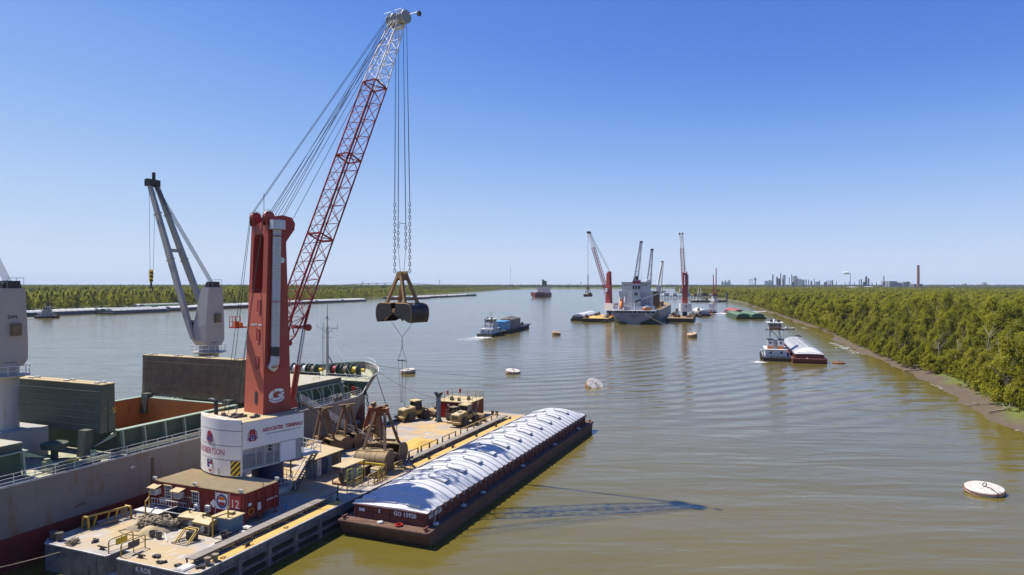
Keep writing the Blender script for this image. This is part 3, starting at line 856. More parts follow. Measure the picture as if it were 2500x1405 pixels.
def hopper_barge(label, loc, rz, length=60.5, mats=('barge_hull','barge_red','cover_white'), covers=13, detail=2, group=None, rise=1.35, numbers=None, ribs=3):
    W = 10.67
    o = thing('hopper_barge', label, 'barge', loc, rz, group)
    H = 1.6
    hull = MB()
    prof = [(0.0,0.35),(0.35,0.0),(1,0)]
    # hull with raked ends below the deck edge and a rounded rub rail
    hull.hexa([(1.2,0,-1.0),(length-1.2,0,-1.0),(length-1.2,W,-1.0),(1.2,W,-1.0),(0,0,H),(length,0,H),(length,W,H),(0,W,H)])
    hull.build('hull', M[mats[0]], o)
    rub = MB()
    for a, b_ in (((0,-.06,H-.18),(length,-.06,H-.18)),((0,W+.06,H-.18),(length,W+.06,H-.18)),((-.06,0,H-.18),(-.06,W,H-.18)),((length+.06,0,H-.18),(length+.06,W,H-.18))):
        rub.bar(a, b_, 0.14, 0.3)
    rub.build('rubbing_strip', M[mats[0]], o)
    x0, x1, y0, y1, zt = 1.5, length-1.9, 0.95, W-0.95, 2.95
    co = MB()
    for a, b_, w in (((x0,y0),(x1,y0),.1),((x0,y1),(x1,y1),.1)):
        co.span(x0, x1, a[1]-.05, a[1]+.05, H, zt)
    co.span(x0-.05, x0+.05, y0+.051, y1-.051, H, zt); co.span(x1-.05, x1+.05, y0+.051, y1-.051, H, zt)
    cob = co.build('coaming', M[mats[1]], o)
    if detail >= 2:
        st = MB(); st.hexa([(-.06,-.16,0),(.06,-.16,0),(.06,0,0),(-.06,0,0),(-.06,-.07,1.3),(.06,-.07,1.3),(.06,0,1.3),(-.06,0,1.3)])
        sme = st.mesh('stiffener', M[mats[1]])
        n = 32
        for i in range(n):
            x = x0 + 0.5 + (x1-x0-1)*i/(n-1)
            place('stiffener', sme, o, (x, y0-.05, H)); place('stiffener', sme, o, (x, y1+.05, H), PI)
        for i in range(5):
            y = y0 + 0.15 + (y1-y0-.3)*i/4
            place('stiffener', sme, o, (x0-.05, y, H), -PI/2); place('stiffener', sme, o, (x1+.05, y, H), PI/2)
        sr = MB()
        sr.bar((x0,y0-.1,H+.68),(x1,y0-.1,H+.68),.1,.08); sr.bar((x0,y1+.1,H+.68),(x1,y1+.1,H+.68),.1,.08)
        sr.bar((x0-.1,y0,H+.68),(x0-.1,y1,H+.68),.1,.08)
        sr.build('stringer', M[mats[1]], o)
        lip = MB()
        lip.bar((x0-.12,y0-.12,zt+.03),(x1+.12,y0-.12,zt+.03),.22,.07); lip.bar((x0-.12,y1+.12,zt+.03),(x1+.12,y1+.12,zt+.03),.22,.07)
        lip.bar((x0-.1,y0,zt+.031),(x0-.1,y1,zt+.031),.3,.07); lip.bar((x1+.1,y0,zt+.031),(x1+.1,y1,zt+.031),.3,.07)
        lip.build('coaming_rail', M[mats[1]], o)
    yc = W/2; yw = (y1-y0)/2 + .16
    if detail >= 2:
        step = (x1 - x0 + .3)/covers
        cm = cover_mesh('cover_panel', 0, step, yw, zt+.08, rise, ribs, M[mats[2]])
        hipf = lambda a: 0.10 + 0.90*math.sin(min(1, a/0.85)*PI/2)**.9
        cm0 = cover_mesh('cover_panel', 0, step, yw, zt+.08, rise, ribs, M[mats[2]], amp=.08, hip=hipf)
        cm1 = cover_mesh('cover_panel', 0, step, yw, zt+.08, rise, ribs, M[mats[2]], amp=.08, hip=lambda a: hipf(1-a))
        lid = MB(); lid.grid(lambda a, c: (-.55+1.1*a, -1.05+2.1*c, 0.10+0.06*(1-(2*c-1)**2)), 1, 4)
        lid.span(-.6,.6,-1.1,1.1,-.06,.095)
        lme = lid.mesh('hatch_lid', M[mats[2]])
        lat = MB(); lat.span(.56,.70,-1.05,1.05,-.08,.12); lat.span(-.1,.1,1.1,1.32,-.08,.06); latm = lat.mesh('hinge', M['dark_steel'])
        cl = MB(); cl.span(-.1,.1,-.14,.1,-.18,.20); cl.span(-.03,.03,-.25,-.1,-.3,.1); clm = cl.mesh('clamp', M['grey_steel'])
        for i in range(covers):
            xo = x0 - .15 + i*step
            p = place('cover_panel', cm0 if i == 0 else (cm1 if i == covers-1 else cm), o, (xo, yc, 0))
            for sgn, ox in ((1, .28), (-1, .72)) if 0 < i < covers-1 else ():
                yy_ = sgn*1.75
                f = abs(yy_)/yw; zz = zt + .08 + rise*(1-f**2.3) + .16
                tilt = math.atan2(rise*2.3*f**1.3/yw, 1)*(-sgn)
                l = place('hatch_lid', lme, p, (step*ox, yy_, zz), rot=(tilt, 0, 0))
                place('hinge', latm, p, (step*ox, yy_, zz + .005), rot=(tilt, 0, 0))
            for k in range(ribs):
                place('clamp', clm, p, (step*(k+.5)/ribs, -yw-.02, zt+.08)); place('clamp', clm, p, (step*(k+.5)/ribs, yw+.02, zt+.08), PI)
        f = MB(); f.span(-.3,.3,-.8,.8,-.06,.10); fm = f.mesh('end_hatch', M[mats[2]])
        for y in (-2.6, 0.2, 2.8): place('end_hatch', fm, o, (x0+.55, yc+y, zt+.62), rot=(0, rad(-24), 0))
        e = MB()
        for xx in (x0-.15, x1+.15):
            k = len(e.v); ring = [(xx, yc - yw + 2*yw*j/14, zt + .08 + .10*rise*(1-abs(2*j/14-1)**2.3)) for j in range(15)]
            e.v += ring + [(xx, yc+yw, zt), (xx, yc-yw, zt)]; e.f.append(tuple(range(k, k+17)))
        e.build('end_cover', M[mats[2]], o)
        # deck fittings
        kev = MB(); kev.bar((-.45,0,.32),(.45,0,.32),.14,.12); kev.span(-.2,-.08,-.08,.08,0,.3); kev.span(.08,.2,-.08,.08,0,.3); km = kev.mesh('kevel', M['barge_red'])
        for x in (0.5, 15, 30, 45, length-.7):
            for y in (0.42, W-.42): place('kevel', km, o, (x, y, H))
        mh = MB(); mh.lathe([(.33,0),(.33,.14),(.28,.18),(0,.2)], 14); mm = mh.mesh('manhole_cover', M['edge_white'])
        for x in (2.6, 9.0, 14.2, 27, 40.5, 53): place('manhole_cover', mm, o, (x, 0.45, H))
        place('manhole_cover', mm, o, (0.75, 6.0, H))
        pip = MB(); pip.path([(3.0,.86,H),(3.0,.70,H+1.0),(3.0,.78,zt+.2)], .04, 5); pip.build('vent_pipe', M['white_rail'], o)
        if numbers:
            write(numbers, .62, M['letter_white'], o, (x0-.20, y0+3.4-1.0, zt-.36), (0,-1,0), (-1,0,0), bold=.02)
            write(numbers, .62, M['letter_white'], o, (x0+1.45, y0-.24, zt-.36), (1,0,0), (0,-1,0), bold=.02)
            sp = MB(); sp.span(x0-.17,x0-.15,y1-1.4,y1-.7,zt-.62,zt-.30); sp.build('number_plate', M['letter_white'], o)
            mk = MB(); mk.span(x0-.17,x0-.155,yc+1.1,yc+1.25,zt-.55,zt-.15); mk.build('draught_mark', M['letter_white'], o)
    else:
        cm = cover_mesh('cover', x0-.15, x1+.15, yw, zt+.08, rise, covers, M[mats[2]], nx=4, ny=10)
        place('cover', cm, o, (0, yc, 0))
        e = MB()
        for xx in (x0-.14, x1+.14):
            k = len(e.v); ring = [(xx, yc - yw + 2*yw*j/10, zt + .08 + rise*(1-abs(2*j/10-1)**2.3)) for j in range(11)]
            e.v += ring; e.f.append(tuple(range(k, k+11)))
        e.build('end_cover', M[mats[2]], o)
    return o

hb = hopper_barge('long covered barge with white ribbed roof and rust-red sides moored beside the crane barge', L(0,0), ANG, numbers='GO 1592B')
lifering = MB(); lifering.path([(.34*math.cos(a), .34*math.sin(a), .12) for a in [2*PI*i/14 for i in range(14)]], .10, 6, closed=True)
o = lifering.build('life_ring', M['red_paint'], loc=L(0.7, 3.7, 1.6), smooth=60)
tag(o, 'bright red ring lying on the near end deck of the white-roofed barge', 'life ring')

# ------------------------------------------------------------------ crane barge
def deck_mat():
    m = bpy.data.materials.new('crane_barge_deck'); m.use_nodes = True
    N, K = m.node_tree.nodes, m.node_tree.links
    b = N['Principled BSDF']; b.inputs['Roughness'].default_value = 0.9; b.inputs['Specular IOR Level'].default_value = 0.2
    tc = N.new('ShaderNodeTexCoord')
    def noise(scale, det, sx=1, sy=1, rough=.6):
        mp = N.new('ShaderNodeMapping'); mp.inputs['Scale'].default_value = (sx, sy, 1); K.new(tc.outputs['Object'], mp.inputs[0])
        n = N.new('ShaderNodeTexNoise'); n.inputs['Scale'].default_value = scale; n.inputs['Detail'].default_value = det; n.inputs['Roughness'].default_value = rough
        K.new(mp.outputs[0], n.inputs['Vector']); return n.outputs[0]
    def ramp(v, lo, hi, to=1.0):
        r = N.new('ShaderNodeMapRange'); r.inputs[1].default_value = lo; r.inputs[2].default_value = hi; r.inputs[4].default_value = to; K.new(v, r.inputs[0]); return r.outputs[0]
    def mix(fac, a, c):
        x = N.new('ShaderNodeMix'); x.data_type = 'RGBA'; K.new(fac, x.inputs[0])
        if isinstance(a, tuple): x.inputs[6].default_value = (*a, 1)
        else: K.new(a, x.inputs[6])
        x.inputs[7].default_value = (*c, 1); return x.outputs[2]
    def mul(a, c):
        x = N.new('ShaderNodeMath'); x.operation = 'MULTIPLY'; K.new(a, x.inputs[0]); K.new(c, x.inputs[1]); return x.outputs[0]
    sp = N.new('ShaderNodeSeparateXYZ'); K.new(tc.outputs['Object'], sp.inputs[0])
    c = mix(ramp(noise(.5, 8), .35, .7), (0.31, 0.29, 0.265), (0.42, 0.39, 0.335))
    c = mix(ramp(noise(.28, 7, 1, .8), .42, .57, .88), c, (0.45, 0.33, 0.175))            # tan dust
    c = mix(ramp(noise(1.2, 8, .5, 1.4), .56, .66, .75), c, (0.55, 0.53, 0.48))           # scuffed pale concrete
    far = ramp(sp.outputs[0], 24.0, 34.0)                                                  # spilled grain up the deck
    c = mix(mul(far, ramp(noise(.33, 8, 1, .9), .45, .58, .9)), c, (0.50, 0.315, 0.10))
    c = mix(mul(far, ramp(noise(.20, 5, 2.2, .7), .50, .60, .7)), c, (0.30, 0.265, 0.25))
    c = mix(ramp(noise(.9, 6, .25, 2.2), .64, .70, .35), c, (0.16, 0.12, 0.085))          # tyre and drag marks
    K.new(c, b.inputs['Base Color'])
    bp = N.new('ShaderNodeBump'); bp.inputs['Distance'].default_value = .03; bp.inputs['Strength'].default_value = .5
    K.new(noise(5, 6), bp.inputs['Height']); K.new(bp.outputs[0], b.inputs['Normal'])
    return m
M['deck'] = deck_mat()

CB0, CB1, CT0, CT1, DZ = -17.8, 57.0, 11.75, 31.0, 2.5
cbl = L(CB0, CT0)
BL, BW = CB1-CB0, CT1-CT0
cb = thing('crane_barge', 'long dusty deck barge carrying the red harbour crane', 'barge', (cbl.x, cbl.y, 0), ANG)
h = MB()
# two notches cut into the near end
n0 = (9.0, 10.4)
poly = [(0,0.6),(0.6,0),(BL,0),(BL,BW),(0.8,BW),(0,BW-.8),(0,n0[1]),(1.6,n0[1]),(1.6,n0[0]),(0,n0[0])]
h.prism(poly, -1.2, DZ-.06)
h.build('hull', M['concrete_side'], cb)
d = MB(); d.prism([(x*0.9985+.03, y*0.998+.02) for x, y in poly], DZ-.06, DZ); d.build('deck', M['deck'], cb)
e = MB()
def lipbar(a, b_): e.bar((a[0],a[1],DZ-.02),(b_[0],b_[1],DZ-.02),.12,.10)
for a, b_ in zip(poly, poly[1:]+poly[:1]): lipbar(a, b_)
e.build('deck_edge', M['edge_white'], cb)
# ochre painted walkway strip along the river side
s_ = MB(); s_.span(2.6, 20.6, .18, 1.35, DZ, DZ+.02); s_.build('painted_strip', M['ochre'], cb)
s_ = MB(); s_.span(36.5, 71, .18, 1.5, DZ, DZ+.02); s_.build('painted_strip', M['ochre'], cb)
# fender strips let into the river side: vertical posts and dark rubber slots
fp = MB(); fp.span(-.22,.22,-.16,0,-.3,DZ-.35); fpm = fp.mesh('fender_post', M['concrete_side'])
fs = MB()
def slot(bld, ln, z0, z1, dpt):
    r = (z1-z0)/2; poly2 = []
    for i in range(9): a = PI/2 + PI*i/8; poly2.append((r*math.cos(a), r + r*math.sin(a)))
    for i in range(9): a = -PI/2 + PI*i/8; poly2.append((ln + r*math.cos(a), r + r*math.sin(a)))
    bld.prism(poly2, 0, dpt, basis((0,0,z0),(1,0,0),(0,-1,0)))
slot(fs, 2.5, 1.05, 1.55, .05); f1 = fs.mesh('fender', M['fender'])
fs = MB(); slot(fs, 2.5, 0.15, 0.68, .05); f2 = fs.mesh('fender', M['fender'])
fr = MB(); fr.span(0, 3.6, -.14, 0, .80, .95); fr.span(0, 3.6, -.10, 0, 1.72, 1.85); frm = fr.mesh('fender_rail', M['concrete_side'])
nf = 20
for i in range(nf):
    x = 1.2 + i*3.72
    place('fender_post', fpm, cb, (x, 0, 0)); place('fender', f1, cb, (x+.62, -.01, 0)); place('fender', f2, cb, (x+.62, -.01, 0)); place('fender_rail', frm, cb, (x+.1, 0, 0))
write('K ROB', .62, M['letter_white'], cb, (-.02, 5.8, 1.98), (0,-1,0), (-1,0,0), bold=.01)
ns = MB(); ns.span(.0, 1.55, n0[0]+.02, n0[1]-.02, .7, .8); ns.build('notch_step', M['edge_white'], cb)

def cbp(s, t, z=DZ): return Vector((s-CB0, t-CT0, z))   # berth coordinates to barge coordinates

# raised plank walkways on short legs
def walkway(s0, s1, t, label, w=1.0):
    o = thing('walkway', label, 'walkway', L(s0, t, DZ), ANG)
    ln = s1 - s0; n = int(ln/2.2)
    pl = MB(); pl.span(0, ln/n-.03, 0, w, .50, .58); pm = pl.mesh('plank', M['plank'])
    lg = MB(); lg.span(0,.10,.02,.12,0,.5); lg.span(0,.10,w-.12,w-.02,0,.5); lg.bar((.05,.07,.12),(.9,.07,.48),.06,.06); lm = lg.mesh('leg', M['dark_steel'])
    for i in range(n):
        place('plank', pm, o, (i*ln/n, 0, 0)); place('leg', lm, o, (i*ln/n+.05, 0, 0))
    b = MB(); b.span(0, ln, .01, .06, .38, .499); b.span(0, ln, w-.06, w-.01, .38, .499); b.span(0, ln, .02,.05,.02,.08); b.build('beam', M['dark_steel'], o)
    return o
walkway(-16.4, 2.4, 13.25, 'raised grey plank walkway along the near river side of the crane barge')
walkway(19.8, 52.5, 13.35, 'raised grey plank walkway along the far river side beside the white roofed barge', .95)

# ------------------------------------------------------------------ the big crane
CR = Vector((-28.5, 79.65, DZ)); CA = rad(53.6)
crane = thing('harbour_crane', 'tall red and white lattice-boom harbour crane on the near barge', 'crane', CR, CA)
def cz(b, name, mat, parent=crane, smooth=None): return b.build(name, mat, parent, smooth, dz=DZ)
b = MB(); b.lathe([(1.95,2.5),(1.95,2.75),(1.78,2.9),(1.78,6.0)], 28); cz(b, 'pedestal', M['blue_steel'], smooth=35)
b = MB(); b.lathe([(2.1,5.98),(2.1,6.42)], 28); cz(b, 'slewing_ring', M['dark_steel'], smooth=35)
b = MB(); b.span(-5.75, 1.9, -3.80, 3.80, 6.42, 11.5); cz(b, 'machine_house', M['grey_steel'])
rf = MB(); rf.span(-5.9, 2.0, -3.95, 3.95, 11.5, 11.66); cz(rf, 'roof', M['cabin_roof'])
# rounded counterweight of stacked blocks
def arc_pts(r_in, n=18):
    half = 3.95; R_ = 7.2; c0 = -5.75 + math.sqrt(R_*R_ - half*half) - 0.15
    out = []
    for i in range(n+1):
        y = half - 2*half*i/n
        out.append((c0 - math.sqrt(R_*R_ - y*y) + r_in, y))
    return out
def cw_x(y):
    R_ = 7.2; c0 = -5.75 + math.sqrt(R_*R_ - 3.95**2) - 0.15
    return c0 - math.sqrt(R_*R_ - y*y)
for z0, z1 in ((5.95,7.62),(7.68,9.12),(9.18,10.75),(10.81,11.95)):
    ar = arc_pts(0.0); poly2 = ar + [(-5.745,-3.95),(-5.745,3.95)]
    w = MB(); w.prism(poly2, z0, z1); cz(w, 'counterweight_block', M['white_paint'], smooth=30)
w = MB(); poly2 = arc_pts(.06) + [(-5.75,-3.9),(-5.75,3.9)]; w.prism(poly2, 6.2, 11.9); cz(w, 'counterweight_core', M['dark_steel'])
# hazard stripes at the near corner of the lowest block
hz = MB(); ys = [-3.93 + 1.0*i/6 for i in range(7)]
hz.loft([[(cw_x(y)-.015, y, 6.0), (cw_x(y)-.015, y, 7.58)] for y in ys], caps=False, closed=False); cz(hz, 'hazard_panel', M['hazard'])
nt_ = MB(); nt_.span(-.06,.06,-.16,.16,6.0,6.75)
for y in (-2.6+1.2, 2.9): place('lifting_slot', nt_.mesh('lifting_slot', M['grey_steel'], dz=DZ), crane, (cw_x(y)+.03, y, 0))
def on_arc(y0_, z_, size):
    def wf(co):
        y = y0_ - co.x
        return Vector((cw_x(y) - .012 - co.z*.5, y, z_ - DZ + co.y))
    return wf
place('lettering', text_mesh('K. ROBERTSON', .95, M['letter_red'], sx=.80, warp=on_arc(.35, 8.40, .82)), crane)
# emblem: a capital A over a ring with a crossbar
def emblem(parent, origin, xd, zd, s, dz):
    Mx = basis(origin, xd, zd); Mx.translation.z -= dz
    ring = MB(); ring.path([(.42*s*math.cos(a), .42*s*math.sin(a)-.02*s, .01) for a in [2*PI*i/20 for i in range(20)]], .028*s, 4, closed=True)
    p = ring.build('emblem_ring', M['letter_dark'], parent); p.matrix_local = Mx
    a = MB()
    for sg in (-1, 1): a.bar((sg*.13*s,.46*s,.02),(sg*.27*s,-.46*s,.02),.17*s,.02,up=(0,0,1))
    a.bar((-.2*s,.42*s,.021),(.2*s,.42*s,.021),.12*s,.02); a.bar((-.22*s,.22*s,.0215),(.22*s,.22*s,.0215),.3*s,.02)
    p = a.build('emblem_letter', M['letter_red'], parent); p.matrix_local = Mx
    c = MB(); c.bar((-.5*s,-.3*s,.024),(.5*s,-.3*s,.024),.07*s,.02); c.bar((0,.05*s,.024),(0,-.3*s,.024),.1*s,.02); c.bar((-.2*s,-.1*s,.0235),(.2*s,-.1*s,.0235),.1*s,.02)
    p = c.build('emblem_anchor', M['letter_blue'], parent); p.matrix_local = Mx
    for sg in (-1,1):
        q = MB(); q.box((sg*.17*s,-.45*s,.023),(.22*s,.12*s,.02)); p = q.build('emblem_foot', M['letter_red'], parent); p.matrix_local = Mx
emblem(crane, (cw_x(0)-.03, 0.05, 9.98), (0,-1,0), (-1,0,0), 1.25, DZ)
# shield on the lowest block
sh = MB(); q = [(-.5,.62),(.5,.62),(.52,-.1),(.35,-.45),(0,-.72),(-.35,-.45),(-.52,-.1)]
Ms = basis((cw_x(0)-.03, 0, 6.88), (0,-1,0), (-1,0,0)); Ms.translation.z -= DZ
for nm, pl, zz, mt in (('shield', q, .012, 'letter_blue'),('shield_top', [(-.5,.62),(.5,.62),(.5,.3),(-.5,.3)], .02, 'black'),
        ('shield_stripe', [(-.05,.26),(.5,.26),(.52,.1),(-.05,.1)], .02, 'letter_red'),('shield_stripe', [(-.05,-.06),(.5,-.06),(.47,-.22),(-.05,-.22)], .02, 'letter_white'),
        ('shield_stripe', [(-.42,-.28),(.42,-.28),(.35,-.45),(-.35,-.45)], .02, 'letter_white'),('shield_tip', [(-.33,-.47),(.33,-.47),(0,-.72)], .02, 'letter_red'),
        ('shield_stripe', [(-.05,.08),(.5,.08),(.5,-.04),(-.05,-.04)], .02, 'letter_white')):
    k = MB(); k.prism(pl, 0, zz); p = k.build(nm, M[mt], crane); p.matrix_local = Ms
write('USA', .3, M['letter_white'], crane, (cw_x(0)-.055, 0, 7.34), (0,-1,0), (-1,0,0), dz=DZ)
# side panels
b = MB(); b.span(-5.7, 2.05, -3.99, -3.81, 8.78, 11.60); sp_ = cz(b, 'sign_panel', M['sign_white'])
write('ASSOCIATED  TERMINALS', .56, M['letter_red'], crane, (-.72, -4.0, 10.45), (1,0,0), (0,-1,0), bold=.02, sx=.80, dz=DZ)
write('The service & attitude to accomplish anything for our customers', .19, M['letter_dark'], crane, (-.65, -4.0, 9.98), (1,0,0), (0,-1,0), sx=.92, dz=DZ)
emblem(crane, (-4.55, -4.0, 10.15), (1,0,0), (0,-1,0), 1.3, DZ)
b = MB(); b.span(-1.05, .95, -3.97, -3.81, 6.55, 8.70); cz(b, 'white_panel', M['sign_white'])
for x0, x1 in ((-5.6,-4.15),(-4.0,-3.3),(-2.85,-1.95),(-1.85,-1.15)):
    w = MB(); w.span(x0, x1, -3.90, -3.81, 6.75, 8.05 if x1 < -3 else 7.75); cz(w, 'window', M['win_grey'])
fr_ = MB()
for x in (-5.68,-4.07,-2.95,-1.9,-1.1): fr_.span(x-.04, x+.04, -3.93, -3.81, 6.45, 8.72)
fr_.span(-5.7,-1.06,-3.935,-3.81,6.42,6.56); fr_.span(-5.7,-1.06,-3.94,-3.81,8.70,8.78); cz(fr_, 'window_frame', M['edge_white'])
for z in (8.05, 8.45):
    w = MB(); w.span(-2.45,-2.15,-3.89,-3.81,z,z+.25); cz(w, 'vent', M['black'])
b = MB(); b.span(-5.7, 2.0, 3.81, 3.97, 6.55, 11.5); cz(b, 'side_panel', M['sign_white'])
# exhaust and clutter on the roof
b = MB(); b.path([(-5.0,2.4,11.6),(-5.0,2.4,12.9),(-5.0,2.45,13.2),(-5.1,3.0,13.35),(-5.2,3.4,13.3)], [.22,.22,.24,.24,.2], 10); cz(b, 'exhaust_pipe', M['dark_steel'], smooth=60)
b = MB(); b.path([(-4.6,1.7,11.6),(-4.6,1.7,12.4),(-4.4,1.4,12.7)], .05, 6); cz(b, 'vent_pipe', M['rail_yellow'])
for (x,y,a,ln) in ((-4.6,-.2,.3,2.2),(-4.2,-1.0,-.1,1.6),(-3.2,-2.4,.2,1.2),(-5.2,.8,-.4,1.2)):
    b = MB(); b.box((x,y,11.78),(ln,.35,.22),a); b.box((x+.2,y+.1,11.95),(ln*.4,.2,.2),a+.4); cz(b, 'roof_fitting', M['timber'])

# tower
def tw(z):
    f = (z-11.6)/(34.0-11.6)
    return (-1.87 + .88*f, 1.87 - .63*f, 1.87 - .21*f)      # rear x, front x, half width
def ring(z, x0=None, x1=None, y0=None, y1=None):
    a, c, w_ = tw(z)
    x0 = a if x0 is None else x0; x1 = c if x1 is None else x1; y0 = -w_ if y0 is None else y0; y1 = w_ if y1 is None else y1
    return [(x0,y0,z),(x1,y0,z),(x1,y1,z),(x0,y1,z)]
ZO0, ZO1 = 25.4, 32.2
b = MB(); b.loft([ring(11.6), ring(18.0), ring(ZO0)]); 
# two legs either side of the tall slot
zs = (ZO0, 28.8, ZO1)
b.loft([[(tw(z)[0], tw(z)[2]*.66, z),(tw(z)[1], tw(z)[2]*.66, z),(tw(z)[1], tw(z)[2], z),(tw(z)[0], tw(z)[2], z)] for z in zs])
b.loft([[(tw(z)[0], -tw(z)[2], z),(tw(z)[1], -tw(z)[2], z),(tw(z)[1], -tw(z)[2]*.52, z),(tw(z)[0], -tw(z)[2]*.52, z)] for z in zs])
b.loft([ring(ZO1), ring(33.4)])
# chamfered corners of the slot
for (y_, sg) in ((.66,-1),(-.52,1)):
    for z_, sz in ((ZO0,1),(ZO1,-1)):
        a, c, w_ = tw(z_); yy_ = y_*w_
        b.add([(a+.01,yy_,z_),(a+.01,yy_+sg*.3,z_),(a+.01,yy_,z_+sz*.5),(c-.01,yy_,z_),(c-.01,yy_+sg*.3,z_),(c-.01,yy_,z_+sz*.5)], [(0,1,2),(5,4,3),(0,3,4,1),(1,4,5,2),(2,5,3,0)])
tower = cz(b, 'tower', M['crane_red'])
tower.data.materials.append(M['crane_red_rear'])          # rear-facing plating below the slot takes a paler brick orange
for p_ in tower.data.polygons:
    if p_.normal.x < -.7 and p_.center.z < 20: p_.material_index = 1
# lining at the front of the slot so the interior reads deep red
b = MB(); b.loft([[(tw(z)[1]-.12, -tw(z)[2]*.52, z),(tw(z)[1]-.05, -tw(z)[2]*.52, z),(tw(z)[1]-.05, tw(z)[2]*.30, z),(tw(z)[1]-.12, tw(z)[2]*.30, z)] for z in zs]); cz(b, 'slot_lining', M['crane_red_side'], tower)
# ladder in the slot
for y in (-.28, .02):
    b = MB(); b.tube((.3,y,ZO0),(.45,y,ZO1),.035,n=6); cz(b, 'ladder_stile', M['grey_steel'], tower)
rg = MB(); rg.tube((0,-.28,0),(0,.02,0),.028,n=5); rgm = rg.mesh('rung', M['edge_white'])
for i in range(12): place('rung', rgm, tower, (.31+.011*i, 0, ZO0 + .3 + i*.55 - DZ))
# embossed access panels and a door on the rear face
def stadium(ln, w_, n=8):
    r = w_/2; return [(r*math.cos(PI*i/n), ln/2 - r + r*math.sin(PI*i/n)) for i in range(n+1)] + [(-r*math.cos(PI*i/n), -ln/2 + r - r*math.sin(PI*i/n)) for i in range(n+1)]
for z, nm, mt in ((23.9,'access_panel','crane_red'),(20.6,'access_panel','crane_red'),(17.5,'access_panel','crane_red'),(13.5,'tower_door','dark_steel')):
    k = MB(); k.prism(stadium(1.45, .48), 0, .05, basis((tw(z)[0]-.005, -.45, z), (0,-1,0), (-1,0,.04))); cz(k, nm, M[mt], tower)
    if nm == 'access_panel':
        k = MB(); st_ = stadium(1.6,.62); k.path([(x,y,.03) for x,y in st_], .035, 4, closed=True); p = k.build('panel_rim', M['crane_red'], tower)
        Mx = basis((tw(z)[0]-.01, -.45, z), (0,-1,0), (-1,0,.04)); Mx.translation.z -= DZ; p.matrix_local = Mx
write('SAFETY   FIRST', .34, M['letter_white'], crane, (tw(21.9)[0]-.02, -.1, 21.75), (0,-1,0), (-1,0,.04), dz=DZ, bold=.008)
# maker's mark: white G in two sweeping ellipse arcs
def arc_slab(bld, rx0, ry0, rx1, ry1, a0, a1, z, n=16, cx=0, cy=0):
    k = len(bld.v)
    for i in range(n+1):
        a = a0 + (a1-a0)*i/n
        bld.v.append((cx+rx0*math.cos(a), cy+ry0*math.sin(a), z)); bld.v.append((cx+rx1*math.cos(a), cy+ry1*math.sin(a), z))
    for i in range(n): bld.f.append((k+2*i, k+2*i+1, k+2*i+3, k+2*i+2))
g = MB()
arc_slab(g, 1.1,.66,.55,.36, rad(25), rad(110), .02); arc_slab(g, 1.1,.66,.55,.36, rad(118), rad(215), .02); arc_slab(g, 1.1,.66,.55,.36, rad(223), rad(330), .02)
g.add([(-.05,-.08,.02),(1.0,.12,.02),(.98,-.12,.02),(.5,-.18,.02),(.45,-.45,.02),(.2,-.45,.02),(.2,-.16,.02)], [(0,1,2,3,4,5,6)])
arc_slab(g, 1.25,.95,1.12,.78, rad(205), rad(318), .02, cy=.02)
o = g.build('emblem', M['letter_white'], crane)
Mg = basis((-.05, -tw(14.0)[2]-.012, 13.75), (1,0,.14), (0,-1,.01)); Mg.translation.z -= DZ; o.matrix_local = Mg
# silver duct up the right face with bands, cap and elbow
dx, dy = -.62, -2.32
b = MB(); pr = []
z = 18.2
while z < 32.7: pr += [(.48,z),(.48,z+.22),(.455,z+.235),(.455,z+.265)]; z += .28
b.lathe(pr, 20, Matrix.Translation((0,0,0))); b.v = [(x+dx+ .38*(zz-18)/14.7, y+dy+.16*(zz-18)/14.7, zz) for x,y,zz in b.v]
duct = cz(b, 'exhaust_duct', M['galv'], smooth=60)
b = MB(); b.prism([(.82,.25),(.45,.78),(-.45,.78),(-.82,.25),(-.82,-.4),(-.45,-.72),(.45,-.72),(.82,-.4)], 32.7, 33.75); b.v = [(x+dx+.38, y+dy+.10, zz) for x,y,zz in b.v]; cz(b, 'duct_cap', M['galv'])
b = MB(); b.path([(dx,dy,18.3),(dx-.05,dy,17.6),(dx-.15,dy+.1,17.1),(dx-.3,dy+.3,16.8)], [.5,.52,.56,.5], 14); cz(b, 'duct_elbow', M['galv'], smooth=60)
b = MB(); b.lathe([(.5,18.2),(.5,19.3)], 20); b.v = [(x+dx, y+dy, zz) for x,y,zz in b.v]; cz(b, 'duct_collar', M['dark_steel'], smooth=40)
for z in (31.9, 24.4, 17.0):
    b = MB(); cx_ = dx + .38*(z-18)/14.7; cy_ = dy + .16*(z-18)/14.7
    b.span(cx_-.62, cx_+.62, cy_-.56, cy_-.50, z, z+.09); b.span(cx_-.62, cx_-.56, cy_-.5, cy_+.75, z, z+.09); b.span(cx_+.56, cx_+.62, cy_-.5, cy_+.75, z, z+.09); cz(b, 'duct_bracket', M['crane_red_side'])
# round badge next to the duct
k = MB(); k.lathe([(.34,0),(.34,.03)], 18, basis((.75, -tw(29)[2]-.012, 29.2),(1,0,0),(0,-1,0))); cz(k, 'badge', M['letter_white'], smooth=30)
